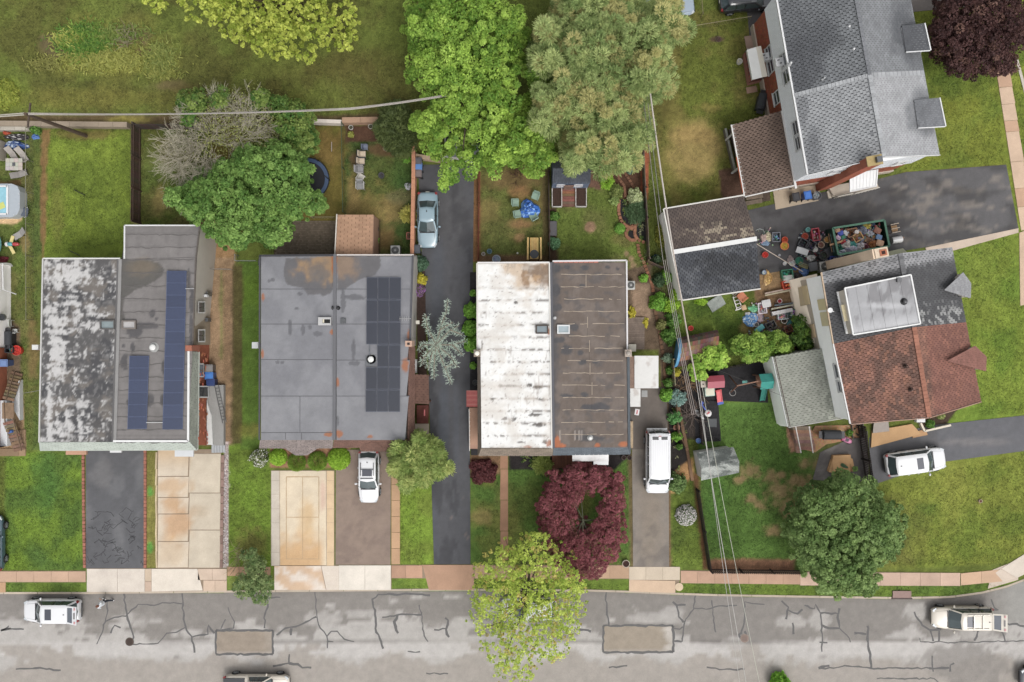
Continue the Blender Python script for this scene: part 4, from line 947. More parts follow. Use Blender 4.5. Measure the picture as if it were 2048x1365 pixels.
for v in(a,b):mb=MB(c(120,84,70));mb.box(v.x-.12,v.y+(.12 if v is a else-.12),1.05,.12,.12,2.1);mb.build("porch_post",M_WOOD,B_)
for k in range(4):boxp("porch_step",845,816+9*k,.8-.17*k,.95,.4,0,.8-.17*k,(112,60,50),M_WOOD,B_)
boxp("path_slab",844,860,.06,1.15,1.0,0,.06,(200,184,164),M_CONC,B_)
o=boxp("window_unit",829,733,1.9,.35,1.1,1.4,1.9,(212,212,210),M_METAL,B_);boxp("wall_light",835,645,2.2,.28,.28,1.9,2.2,(226,220,204),M_PLAST,B_)
boxp("flag_holder",849,826,1.3,.1,.5,1.2,1.3,(214,120,120),M_FABRIC,B_)
rt=[W(671,512,2.9),W(745,510,2.9),W(747,430,2.6),W(675,430,2.6)]
shingles("addition_shingles",[rt[2],rt[3],rt[0],rt[1]],B_,flat(186,146,116,.1,14,9),.18,.5,c(130,98,78),.08);prism_part("addition_wall",[(v.x,v.y)for v in rt],0,2.5,(178,140,118),M_SIDING,B_);blade("gutter",[(674,429),(670,512)],2.75,.08,.1,(226,218,206),M_PLAST,B_)
boxp("camera_box",510,691,3.2,.5,.5,2.7,3.2,(206,208,208),M_PLAST,B_);boxp("camera_bracket",517,691,3.0,.4,.3,2.6,3.0,(90,88,86),M_METAL,B_)
boxp("door_slab",784,900,.2,.5,.5,0,.2,(222,216,204),M_CONC,B_)
boxp("bike_rack",519,525,3.8,.2,.5,3.4,3.8,(80,80,84),M_METAL,B_)
# ---------- C: the white / brown twin
C_=T("house","flat roofed twin house with bright white left roof and dark brown right roof","house",W(1105,710))
fC=[W(x,y,hA)for x,y in[(958,530),(1250,526),(1254,892),(965,894),(964,702),(957,700)]]
mb=MB(c(170,150,134));mb.prism([(p.x,p.y)for p in fC],-.1,hA-.05,c(176,150,132),c(70,64,60));mb.build("wall",M_BRICK,C_)
def roofC1(px,py):
 n=fbm(px/30,py/26,5,61);f=fbm(px/4,py/3,3,62);C=np.repeat(ca(247,246,243)[None],px.size,0)
 C=mix(C,ca(206,176,140),blob(px,py,1062,548,56,36,63,.9,.4,22)*.75);C=mix(C,ca(150,118,88),blob(px,py,1052,548,8,26,64,.8,.4,8)*.9);C=mix(C,ca(134,110,90),pmask(px,py,[(1050,530),(1100,528),(1102,574),(1084,572),(1066,558),(1055,540)],2,7,65,9)*.9);C=mix(C,ca(196,160,120),blob(px,py,1074,558,8,8,66,.8,.5,6)*.7)
 C=mix(C,ca(176,146,116),sm(.55,.7,fbm(px/9,py/16,4,67))*(1-sm(560,605,py))*sm(1030,1045,px)*.7)
 seam=np.exp(-(((py-540)%24.6-12)/2.6)**2)
 k=sm(.5,.68,fbm(px/7,py/5,4,68)+.09*sm(1020,1070,px)+.05*sm(820,890,py))*seam*sm(560,590,py);C=mix(C,ca(92,82,72),k*.85);C=mix(C,ca(216,206,194),seam*sm(.4,.6,n)*.5)
 for i,(x,y,rx,ry)in enumerate([(1031,606,4,3),(1060,770,5,3),(1076,775,10,4),(1002,772,4,4),(1022,772,16,2.5),(1076,850,14,4),(1010,838,6,3),(1070,830,14,3),(964,690,1.6,8),(1040,885,8,2),(1090,884,6,4),(1028,838,5,5),(985,800,4,3),(1086,800,8,3)]):C=mix(C,ca(70,62,56),blob(px,py,x,y,rx,ry,80+i,.8,.3,4)*.85)
 for i,(x,y,rx,ry)in enumerate([(1100,886,8,7),(1055,894,8,2.5),(1098,664,3,8)]):C=mix(C,ca(176,104,66),blob(px,py,x,y,rx,ry,95+i,.5,.25,6)*.9)
 C=mix(C,ca(220,212,202),sm(.46,.7,n)*.6);C=mix(C,ca(168,156,144),sm(.6,.75,fbm(px/3,py/18,4,77)*.6+.4*fbm(px/50,py/50,3,78))*.55);C=mix(C,ca(120,108,98),(fbm(px/2.6,py/2.6,2,79)>.8)*.5);return C*(.94+.09*f)[:,None]
rows("roofing_sheet",C_,[W(963,896,hA),W(1105,896,hA),W(1103,702,hA),W(961,702,hA)],8,roofC1,.012,nu=70,nv=12)
rows("roofing_sheet",C_,[W(955.5,702,hA),W(1103,701.6,hA),W(1101,527,hA),W(955.5,528,hA)],7,roofC1,.012,nu=70,nv=12)
def roofC2(px,py):
 n=fbm(px/26,py/20,4,71);f=fbm(px/3.2,py/7,3,72);C=np.repeat(ca(112,99,90)[None],px.size,0);C=mix(C,ca(128,116,108),sm(.45,.65,n)*.6);C=mix(C,ca(86,84,86),sm(.55,.7,fbm(px/20,py/14,4,73))*.5)
 C=mix(C,ca(84,83,86),(1-sm(1106,1122,px+(n-.5)*18))*.85)
 for i,(x,y,rx,ry)in enumerate([(1116,538,8,8),(1132,700,12,12),(1118,680,14,6),(1148,655,8,8),(1160,706,6,5),(1134,535,7,5),(1170,537,8,5),(1164,571,6,4),(1115,615,8,8),(1200,815,20,8),(1165,725,10,5),(1190,724,7,4),(1180,815,20,6),(1170,790,8,5),(1182,877,26,6),(1215,535,6,3),(1235,538,4,3),(1112,580,8,14),(1135,792,14,4)]):C=mix(C,ca(80,79,82),blob(px,py,x,y,rx,ry,100+i,.5,.25,7)*.9)
 for i,(x,y,rx,ry)in enumerate([(1114,884,8,12),(1122,892,8,4),(1245,889,9,6),(1195,891,6,4)]):C=mix(C,ca(186,108,66),blob(px,py,x,y,rx,ry,130+i,.5,.25,6)*.9)
 for x in(1150,1158,1163,1120):C=mix(C,ca(190,178,168),np.exp(-((px-x)/1.2)**2)*((py>862)&(py<882))*.7)
 return C*(.86+.28*f)[:,None]
ys=[525+24.6*k for k in range(16)];ys[-1]=895
for k in range(15):
 y0,y1=ys[k],ys[k+1];xl=lambda y:1105+(y-525)*.008;xr=lambda y:1251+(y-525)*.012
 sp=1100+[0,72,0,0,0,75,0,79,0,80,0,84,0,0,0][k]
 for x0,x1 in(((xl(y0),sp-.4),(sp,xr(y0)))if sp>1100 else((xl(y0),xr(y0)),)):
  sheet("roofing_sheet",[W(x0,y1+.5,hA+.016),W(x1,y1+.5,hA+.016),W(x1,y0,hA),W(x0,y0,hA)],max(10,int((x1-x0)/2)),10,roofC2,M_ROOF,C_,None,.014)
mb=MB(c(176,160,142));rs=random.Random(4)
for k in range(1,15):
 y=ys[k];x=1120+rs.uniform(0,8);P=[]
 while x<1250:P.append((x,y+rs.uniform(-.9,.9)));x+=rs.uniform(6,12)
 for a,b in zip(P[:-1],P[1:]):
  if rs.random()<.9:p,q=W(*a,hA),W(*b,hA);mb.bar((p.x,p.y,hA+.02),(q.x,q.y,hA+.02),rs.uniform(.03,.07),.012)
for(x,y0,y1)in((1172,550,574),(1175,634,656),(1179,681,704),(1180,727,750),(1184,765,790)):p,q=W(x,y0,hA),W(x,y1,hA);mb.bar((p.x,p.y,hA+.02),(q.x,q.y,hA+.02),.05,.012)
mb.build("seam_sealant",M_RUBBER,C_,kind="stuff")
blade("party_ridge",[(1102,525),(1107,897)],hA,.2,.08,(98,98,104),M_ROOF,C_);blade("party_ridge",[(1098.5,527),(1103.5,897)],hA,.1,.09,(228,224,216),M_ROOF,C_)
blade("roof_trim",[(955,526),(1099,525.5)],hA,.12,.09,(234,230,226),M_PLAST,C_);blade("roof_trim",[(1105,523),(1253,521.5),(1254.5,705)],hA,.12,.09,(226,222,222),M_PLAST,C_);blade("roof_trim",[(954,527),(954.5,700)],hA,.1,.08,(220,214,206),M_PLAST,C_)
mb=MB(c(196,120,104));
for k in range(9):p=W(1112+k*10,524.8,hA);mb.box(p.x,p.y,hA-.01,.34,.1,.07)
mb.build("brick_coping",M_BRICK,C_)
gb=flat(144,130,116,.1,14,6);sl=flat(106,114,122,.08,12,7)
shingles("mansard_shingles",[W(957,912,2.9),W(1105,912,2.9),W(1107,897,hA),W(962,897,hA)],C_,gb,.16,.36,c(92,82,74));shingles("mansard_shingles",[W(955,704,2.9),W(956,912,2.9),W(962,897,hA),W(961,703,hA)],C_,gb,.16,.36,c(92,82,74))
shingles("mansard_shingles",[W(1105.5,911,2.9),W(1261,909,2.9),W(1256,894,hA),W(1107.5,896,hA)],C_,sl,.16,.36,c(70,76,82));shingles("mansard_shingles",[W(1261,909,2.9),W(1259,712,2.9),W(1254,710,hA),W(1256,894,hA)],C_,sl,.16,.36,c(70,76,82))
skylight(C_,1084,659,hA,.98,.7,(84,76,70),(128,142,148));skylight(C_,1127,659,hA,.98,.7,(222,224,224),(168,184,190));vent(C_,1181,877,hA,.14,.3)
vent(C_,1110,636,hA,.09,.25,(220,220,220),"pipe_vent")
for x,col,cap in((954,(150,136,122),(246,240,226)),(1257,(196,180,166),(170,160,150))):
 o=boxp("chimney",x,707,4.6,.5,.55,2.8,4.6,col,M_BRICK,C_);p=W(x,707,4.65);mb=MB(c(*cap));mb.ell(p.x,p.y,4.66,.2,.2,.12,10,5);mb.build("chimney_cap",M_PLAST,o)
 # awning and steps on the left, canopies and deck on the right
mb=MB(c(206,118,112));a,b,d,e=W(933,814,2.1),W(933,782,2.1),W(956,782,2.6),W(956,814,2.6);mb.add([a,b,d,e],[(0,1,2,3)]);mb.add([a,b,b-Vector((0,0,.2)),a-Vector((0,0,.2))],[(0,3,2,1)],c(176,84,80))
for k in range(8):p,q=a.lerp(b,k/7.),e.lerp(d,k/7.);mb.bar(p+Vector((0,0,.012)),q+Vector((0,0,.012)),.03,.02,c(222,150,140)if k%2 else c(186,92,88))
mb.build("awning",M_METAL,C_)
mb=MB(c(204,162,136));a,b=W(938,816,.5),W(958,890,.5);mb.prism([(a.x,a.y),(W(958,816).x,a.y),(W(958,890).x,b.y),(W(940,890).x,b.y)],0,.5);mb.build("porch_slab",M_CONC,C_)
for k in range(4):boxp("porch_step",948,880+k*5,.4-.1*k,.8,.26,0,.4-.1*k,(196,156,134),M_CONC,C_)
mb=MB(c(226,220,214));a=W(941,815,1.4)
for y in range(816,900,9):p=W(940,y,.5);mb.bar((p.x,p.y,.5),(p.x,p.y,1.35),.03,.03)
p,q=W(940,816),W(941,898);mb.bar((p.x,p.y,1.37),(q.x,q.y,1.37),.05,.05);mb.build("hand_rail",M_METAL,C_)
def canopy(px0,py0,px1,py1,h,name,seed):
 fn=lambda px,py:mix(np.repeat(ca(232,230,226)[None],px.size,0),ca(190,178,168),sm(.55,.72,fbm(px/14,py/16,4,seed))*.6)
 q=[W(px0,py1,h),W(px1,py1,h),W(px1,py0,h+.05),W(px0,py0,h+.05)];sheet(name,q,26,24,fn,M_METAL if False else M_SIDING,C_,None,.09)
 for x in(px1-2,):
  for y in(py0+3,py1-3):p=W(x,y,h);mb=MB(c(214,208,200));mb.box(p.x,p.y,h/2-.05,.08,.08,h-.1);mb.build("canopy_post",M_METAL,C_)
canopy(1269,712,1317,777,2.5,"canopy",5);canopy(1259,777.5,1281,814,2.35,"canopy",6)
boxp("canopy_gutter",1263,745,2.45,.5,2.6,2.3,2.45,(150,124,108),M_WOOD,C_);boxp("floor_drain",1289,788,.06,.5,.55,.03,.06,(150,150,148),M_METAL,C_)
deck=T("wooden_deck","small grey weathered wooden deck beside the brown roof","deck",W(1272,668))
for k in range(15):y=637+k*4.3;f=random.uniform(.85,1.12);p,q=W(1255,y,.25),W(1289,y,.25);mb=MB(tuple(v*f for v in c(134,118,106)));mb.bar((p.x,p.y,.23),(q.x,q.y,.23),.165,.04);mb.build("board",M_WOOD,deck)
fd=T("front_deck","reddish brown board deck in front of the brown roofed house","deck",W(1140,926))
for k in range(13):x=1107+k*6.2;f=random.uniform(.85,1.15);p,q=W(x,908,.3),W(x,937,.3);mb=MB(tuple(v*f for v in c(118,76,56)));mb.bar((p.x,p.y,.28),(q.x,q.y,.28),.24,.04);mb.build("board",M_WOOD,fd)
mb=MB(c(244,243,242));a,b,d,e=W(1145,923,2.3),W(1217,923,2.3),W(1217,906,2.7),W(1145,906,2.7);mb.add([a,b,d,e],[(0,1,2,3)])
for k in range(13):p,q=a.lerp(b,k/12),e.lerp(d,k/12);mb.bar(p+Vector((0,0,.012)),q+Vector((0,0,.012)),.03,.02)
mb.build("awning",M_METAL,C_);boxp("porch_roof",1202,926,2.2,1.2,.35,2.1,2.2,(240,240,240),M_PLAST,C_)
boxp("basement_hatch",949,905,.15,.6,.5,0,.15,(40,38,40),M_METAL,C_);boxp("side_planter",1262,870,.5,.35,2.2,0,.5,(196,172,140),M_WOOD,C_)
# ---------- D: the big two-storey twin at the upper right
D=T("house","two storey white and brick twin house with grey shingle gable roof","house",W(1690,190))
hD,rD=7.2,9.0
NW,SW,NE,SE=W(1552,-20,hD),W(1617,350,hD),W(1815,-38,hD),W(1879,310,hD);RN,RS=W(1705,-40,rD),W(1768,314,rD)
MWp,MEp=W(1589,191,hD),W(1848,146,hD);MR=W(1739,151,rD)
ins=lambda p,dx,dy:Vector((p.x+dx,p.y+dy,0))
wp=[ins(NW,.25,0),ins(NE,-.3,0),ins(SE,-.32,.18),ins(SW,.2,.2)]
f2=[(p.x,p.y)for p in wp];f1=[tuple(ins(Vector((*p,0)),dx,dy)[:2])for p,(dx,dy)in zip(f2,((.08,0),(-.08,0),(-.08,.08),(.08,.08)))]
prism_part("foundation",[tuple(ins(Vector((*p,0)),dx,dy)[:2])for p,(dx,dy)in zip(f1,((-.12,0),(.1,0),(.1,-.1),(-.12,-.1)))],-.1,.8,(206,190,172),M_CONC,D)
prism_part("brick_wall",f1,.8,3.7,(168,92,66),M_BRICK,D)
mb=MB(cw(222,224,226));mb.prism(f2,3.7,hD-.05);s0,s1=wp[3],wp[2];top=Vector((RS.x-.02,RS.y+.2,0));mb.add([(s0.x,s0.y,hD-.05),(s1.x,s1.y,hD-.05),(top.x,top.y,rD-.1)],[(0,1,2)]);mb.build("siding_wall",M_SIDING,D)
mb=MB(c(200,202,205))
for k in range(17):z=3.75+k*.2;mb.bar((f2[3][0]-.012,f2[3][1],z),(f2[0][0]-.012,f2[0][1],z),.02,.025);mb.bar((f2[3][0],f2[3][1]-.012,z),(f2[2][0],f2[2][1]-.012,z),.02,.025)
mb.build("siding_lap",M_SIDING,D,kind="stuff")
mb=MB(c(182,106,78));rs=random.Random(6);a,b=Vector((*f1[3],0)),Vector((*f1[0],0));d_=(b-a)
for r in range(28):
 z=.85+r*.1
 for k in range(90):
  t=(k+(.5 if r%2 else 0))/90
  if rs.random()<.55:p=a+d_*t;mb.box(p.x-.004,p.y,z,.02,.17,.075,math.atan2(d_.y,d_.x)-PI/2,tuple(v*rs.uniform(.75,1.25)for v in c(174,98,72)))
a,b=Vector((*f1[3],0)),Vector((*f1[2],0));d_=b-a
for r in range(28):
 z=.85+r*.1
 for k in range(50):
  t=(k+(.5 if r%2 else 0))/50
  if rs.random()<.55:p=a+d_*t;mb.box(p.x,p.y-.004,z,.17,.02,.075,math.atan2(d_.y,d_.x),tuple(v*rs.uniform(.75,1.25)for v in c(174,98,72)))
mb.build("bricks",M_BRICK,D,kind="stuff")
def wet(base,dark_,spots,s):
 kb,kd=ca(*base),ca(*dark_)
 def fn(px,py):
  C=np.repeat(kb[None],px.size,0);C=C*(.92+.16*fbm(px/30,py/30,4,s))[:,None]
  for i,(x,y,rx,ry,k)in enumerate(spots):C=mix(C,kd,blob(px,py,x,y,rx,ry,s+i,.5,.5,24)*k)
  return C
 return fn
U=c(92,94,97)
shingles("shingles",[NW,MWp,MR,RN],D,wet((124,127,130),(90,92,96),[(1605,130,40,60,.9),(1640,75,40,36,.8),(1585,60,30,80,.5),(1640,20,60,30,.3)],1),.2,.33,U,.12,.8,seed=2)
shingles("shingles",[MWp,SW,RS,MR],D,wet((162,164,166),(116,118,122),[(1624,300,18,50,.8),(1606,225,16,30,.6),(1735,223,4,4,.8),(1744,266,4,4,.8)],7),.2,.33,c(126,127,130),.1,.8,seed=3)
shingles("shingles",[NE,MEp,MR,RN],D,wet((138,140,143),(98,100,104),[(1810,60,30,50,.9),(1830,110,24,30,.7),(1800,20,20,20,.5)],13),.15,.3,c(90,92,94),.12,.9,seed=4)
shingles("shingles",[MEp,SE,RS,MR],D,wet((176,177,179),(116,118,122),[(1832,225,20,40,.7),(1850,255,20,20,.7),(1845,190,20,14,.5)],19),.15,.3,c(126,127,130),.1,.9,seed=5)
cap=MB(c(178,180,182))
for a,b,w_,n in((MR,RS,.3,22),(RN,MR,.26,20),(MWp,MR,.3,20),(MR,MEp,.34,14)):
 for k in range(n):
  p,q=a.lerp(b,k/n),a.lerp(b,(k+.94)/n);f=random.uniform(.86,1.1);cc=c(176,178,180)if b is not MR or a is MWp else c(128,130,134);cap.bar(p+Vector((0,0,.05)),q+Vector((0,0,.04)),w_,.03,tuple(v*f for v in cc))
cap.build("ridge_cap",M_SHING,D,kind="stuff")
mb=MB(c(232,232,232));mb.bar(NW+Vector((-.06,0,-.05)),SW+Vector((-.06,0,-.05)),.14,.14);mb.build("gutter",M_PLAST,D);mb=MB(c(232,232,232));mb.bar(NE+Vector((-.02,0,-.08)),SE+Vector((-.02,0,-.08)),.08,.1,c(150,152,154));mb.build("gutter",M_PLAST,D)
mb=MB(c(236,236,236));mb.bar(SW+Vector((0,-.03,-.02)),RS+Vector((0,-.03,-.02)),.05,.2);mb.bar(RS+Vector((0,-.03,-.02)),SE+Vector((0,-.03,-.02)),.05,.2);mb.build("rake_board",M_PLAST,D)
for x,y in((1700,52),(1709,97),(1583,125),(1650,155)):vent(D,x,y,7.3+(x-1560)/190*1.4 if x>1640 else 7.35,.09 if x!=1650 else .05,.5,(230,230,230),"vent_pipe")
for x,y in((1735,222),(1744,266)):vent(D,x,y,8.5,.12,.25,(96,98,100),"vent_pipe")
# dormers on the far slope
for(x0,y0,x1,y1,k)in((1812,47,1860,104,0),(1836,196,1890,256,1)):
 zr=hD+.62;a,b,d,e=W(x1-12,y0,zr),W(x1,y1-3,zr),W(x0,y1,zr+.03),W(x0-8,y0+5,zr+.03)
 shingles("dormer_shingles",[b,a,e,d]if False else[a,b,d,e],D,flat(94+32*k,96+32*k,100+32*k,.1,12),.16,.3,c(78,80,84),.1);prism_part("dormer_wall",[(p.x,p.y)for p in(a+Vector((-.15,-.1,0)),b+Vector((-.2,.15,0)),d+Vector((0,.15,0)),e+Vector((0,-.1,0)))],hD-.6,zr-.03,(226,226,228),M_SIDING,D)
 mb=MB(c(236,236,236));mb.bar(a+Vector((.04,0,0)),b+Vector((.04,0,0)),.08,.12);mb.bar(b+Vector((0,-.03,0)),d+Vector((0,-.03,0)),.06,.1);mb.build("dormer_trim",M_PLAST,D)
 # chimney, windows, air conditioners, hood, porch roof, canopy
b0,b1=W(1752,324,9.7),W(1658,376,0.5)
cb=MB(c(178,104,78));q=W(1752,324,9.7);an=math.radians(11);cb.box(q.x-.1,q.y+.1,4.85,1.0,.62,9.6,an);ch=cb.build("chimney",M_BRICK,D)
mb=MB();rs=random.Random(8)
for r in range(90):
 z=.4+r*.1
 for k in range(5):mb.box(q.x-.1+math.cos(an)*(k-2+(.5 if r%2 else 0))*.2+math.sin(an)*.312,q.y+.1+math.sin(an)*(k-2+(.5 if r%2 else 0))*.2-math.cos(an)*.312,z,.18,.015,.08,an,tuple(v*rs.uniform(.75,1.25)for v in c(180,104,76)))
mb.build("bricks",M_BRICK,ch,kind="stuff")
mb=MB(c(196,172,116));mb.box(q.x-.1,q.y+.1,9.68,1.12,.72,.1,an);mb.box(q.x+.15,q.y+.14,9.85,.4,.4,.3,an,c(120,122,126));mb.build("chimney_cap",M_METAL,ch)
wv=(Vector((*f2[0],0))-Vector((*f2[3],0)));wl=wv.length;wv.normalize()
def dwin(t,w_,z0,z1,low=False,**kw):
 o=Vector((*(f1 if low else f2)[3],0));p=o+wv*(t+w_);q_=o+wv*t;return window(D,p,q_,z0,z1,.08,**kw)
 # pixel rows converted to distance along the west wall from its south corner
def along(px,py,z):return(W(px,py,z)-Vector((*f2[3],0))).to_2d().dot(wv.to_2d())
for px,py,z0,z1,low in((1590,257,5.3,6.5,0),(1597,287,5.3,6.3,0),(1562,122,5.3,6.4,0),(1571,154,5.2,6.5,0),(1553,198,2.3,3.6,1),(1538,108,2.3,3.5,1),(1541,135,2.2,3.5,1)):dwin(along(px,py,5.9 if not low else 3.0)-.5,1.05,z0,z1,bool(low))
for px,py,z,low in((1535,118,2.7,1),(1560,127,5.6,0)):
 t=along(px,py,z);o_=Vector((*(f1 if low else f2)[3],0))+wv*t;mb=MB(c(238,238,238));mb.box(o_.x-.35,o_.y,z,.6,.62,.42,math.radians(10));o=mb.build("air_conditioner",M_PLAST,D)
 mb=MB(c(70,70,74));[mb.box(o_.x-.35+dx,o_.y+dy,z+.215,.16,.07,.02,.3)for dx,dy in((-.1,.12),(.08,-.1))];mb.build("grille",M_METAL,o)
hood=[W(1494,100,2.7),W(1505,160,2.7),W(1535,153,3.3),W(1522,92,3.3)]
mb=MB(c(232,232,228));n=8
pts=[]
for k in range(n+1):
 t=k/n;zz=math.sin(t*PI*.5)*.3;pts.append((hood[0].lerp(hood[3],t)+Vector((0,0,zz-t*.3)),hood[1].lerp(hood[2],t)+Vector((0,0,zz-t*.3))))
for k in range(n):mb.add([pts[k][0],pts[k][1],pts[k+1][1],pts[k+1][0]],[(0,1,2,3)],c(238,238,236)if k<5 else c(214,206,190))
mb.add([pts[0][0],pts[0][1],pts[0][1]-Vector((0,0,.3)),pts[0][0]-Vector((0,0,.3))],[(3,2,1,0)]);mb.build("door_hood",M_PLAST,D,smooth=True)
st=[W(1484,112),W(1494,172),W(1530,163),W(1518,106)];prism_part("stoop",[(p.x,p.y)for p in st],0,.75,(176,120,104),M_BRICK,D,(150,92,80))
mb=MB(c(196,190,184))
for a,b in((0,1),(1,2)):
 for k in range(9):p=st[a].lerp(st[b],k/8);mb.bar((p.x,p.y,.75),(p.x,p.y,1.6),.035,.035,c(60,56,56))
 mb.bar((st[a].x,st[a].y,1.62),(st[b].x,st[b].y,1.62),.1,.06,c(222,218,210))
mb.build("railing",M_METAL,D)
q=[W(1488,74),W(1496,112),W(1512,106),W(1502,72)];prism_part("flagstone",[(p.x,p.y)for p in q],0,.06,(190,160,142),M_CONC,D);q=[W(1492,176),W(1512,172),W(1515,184),W(1494,188)];prism_part("flagstone",[(p.x,p.y)for p in q],0,.06,(170,136,118),M_CONC,D)
pr=[W(1490,393,2.9),W(1464,250,2.9),W(1562,222,3.75),W(1590,370,3.75)]
shingles("porch_shingles",pr,D,wet((124,104,92),(104,86,76),[(1500,330,40,60,.4),(1560,250,20,40,.3)],3),.19,.33,c(76,62,56),.12,.8,seed=9)
prism_part("porch_ceiling",[(p.x,p.y)for p in pr],2.7,[2.85,2.85,3.68,3.68],(226,222,216),M_SIDING,D)
mb=MB(c(234,230,226));mb.bar(pr[0]+Vector((-.05,0,-.03)),pr[1]+Vector((-.05,0,-.03)),.1,.12);mb.bar(pr[2]+Vector((.06,0,.02)),pr[3]+Vector((.06,-.3,.02)),.16,.12);mb.bar(pr[0]+Vector((0,-.05,0)),pr[3]+Vector((0,-.05,0)),.08,.14);mb.build("porch_trim",M_PLAST,D)
mb=MB(c(196,110,76));mb.bar(pr[0].lerp(pr[1],.05)+Vector((-.12,0,-.02)),pr[0].lerp(pr[1],.55)+Vector((-.12,0,-.02)),.07,.1);mb.build("copper_gutter",M_METAL,D)
for t in(.02,.42,.9):p=pr[0].lerp(pr[1],t);mb=MB(c(236,236,234));mb.bar((p.x+.1,p.y,.3),(p.x+.1,p.y,2.85),.12,.12);mb.build("porch_post",M_PLAST,D)
dk=[W(1455,262),W(1478,345),W(1580,380),W(1560,232)];mb=MB(c(96,84,76));mb.prism([(p.x,p.y)for p in dk],.1,.42,c(110,98,88),c(104,92,84));mb.build("porch_floor",M_WOOD,D)
mb=MB(c(170,170,160));a,b=W(1446,262),W(1466,348);mb.bar((a.x,a.y,.75),(b.x,b.y,.75),.16,.1);mb.bar((a.x,a.y,.35),(b.x,b.y,.35),.06,.6,c(120,112,102));mb.build("porch_rail",M_WOOD,D)
for k in range(3):
 q=[W(1490-0*k,384+10*k),W(1490,392+10*k),W(1524,388+9*k),W(1523,380+9*k)];prism_part("timber_step",[(p.x,p.y)for p in q],0,.45-.13*k,(128,112,96),M_WOOD,D)
q=[W(1523,374),W(1525,404),W(1540,402),W(1538,372)];prism_part("dark_landing",[(p.x,p.y)for p in q],0,.12,(92,76,64),M_WOOD,D)
q=[W(1545,378),W(1551,420),W(1636,402),W(1640,370),W(1580,378)];prism_part("side_slab",[(p.x,p.y)for p in q],0,.08,(206,186,160),M_CONC,D)
q=[W(1652,376),W(1662,394),W(1752,378),W(1745,358)];prism_part("side_stoop",[(p.x,p.y)for p in q],0,.5,(212,198,180),M_CONC,D)
cn=[W(1700,384,2.6),W(1752,373,2.6),W(1755,339,3.0),W(1700,348,3.0)];mb=MB(c(240,240,240));mb.add(cn,[(0,1,2,3)])
for k in range(9):mb.bar(cn[0].lerp(cn[1],k/8)+Vector((0,0,.012)),cn[3].lerp(cn[2],k/8)+Vector((0,0,.012)),.03,.03,c(226,226,226))
for a,b in((0,1),(1,2),(0,3)):mb.bar(cn[a],cn[b],.08,.14)
mb.build("door_canopy",M_PLAST,D)
mb=MB(c(228,220,206))
for a,b in((W(1666,398),W(1696,392)),(W(1700,392),W(1748,380))):
 for k in range(8):p=a.lerp(b,k/7);mb.bar((p.x,p.y,.2),(p.x,p.y,1.0),.045,.045)
 mb.bar((a.x,a.y,1.02),(b.x,b.y,1.02),.07,.06)
mb.build("stair_railing",M_PLAST,D)
for k in range(3):q=[W(1664-6*k,380+2*k),W(1668-6*k,394+2*k),W(1674-6*k,393+2*k),W(1670-6*k,378+2*k)];prism_part("stair_tread",[(p.x,p.y)for p in q],0,.42-.13*k,(216,204,186),M_CONC,D)
p,q_=Vector((*f2[3],0)),Vector((*f2[2],0));u=(q_-p).normalized();window(D,p+u*2.0,p+u*3.0,5.2,6.4,.08,glass=(40,56,110));window(D,p+u*7.4,p+u*8.2,4.4,5.4,.08)
boxp("brick_annexe",1668,4,3.0,1.2,.9,0,3.0,(186,106,76),M_BRICK,D)
# ---------- garage pair
Gg=T("garage","low double garage with one brown and one black shingle roof","garage",W(1420,500))
hg=3.1
a,b,d,e,f,g=W(1328,418,hg),W(1487,391,hg),W(1513,478,hg),W(1345,505,hg),W(1365,601,hg),W(1521,578,hg)
shingles("shingles",[e,d,b,a],Gg,lambda px,py:mix(mix(np.repeat(ca(94,83,78)[None],px.size,0),ca(112,98,90),sm(.4,.6,fbm(px/30,py/20,4,2))*.6),ca(178,164,142),sm(.5,.6,fbm(px/12,py/5,4,3))*blob(px,py,1450,468,66,20,4,.6,.5)*.8),.17,.3,c(60,52,50),.14,.85,seed=12)  # pale speckle near the party strip paints wet gloss into the brown
shingles("shingles",[f,g,d,e],Gg,lambda px,py:mix(mix(np.repeat(ca(84,86,92)[None],px.size,0),ca(112,114,118),sm(.45,.62,fbm(px/14,py/8,4,5))*.7),ca(66,67,70),blob(px,py,1460,535,60,30,6,.9,.3)*.8),.17,.3,c(46,47,50),.16,.85,seed=13)
mb=MB(cw(216,216,212));k_=[(p.x,p.y)for p in(a,b,d,g,f,e)];ctr=sum((Vector((*p,0))for p in k_),Vector())/6;mb.prism([tuple(ctr.lerp(Vector((*p,0)),.97)[:2])for p in k_],0,hg-.08,cw(222,220,214));mb.build("wall",M_SIDING,Gg)
mb=MB(c(236,236,234));mb.bar(e+Vector((0,0,.06)),d+Vector((0,0,.06)),.36,.1);mb.build("party_strip",M_PLAST,Gg)
mb=MB(c(226,222,214));[mb.bar(p,q,.1,.14)for p,q in((a,b),(f,g),(a+Vector((-.05,0,0)),e+Vector((-.05,0,0))),(e+Vector((-.05,0,0)),f+Vector((-.05,0,0))))];mb.build("roof_trim",M_PLAST,Gg)
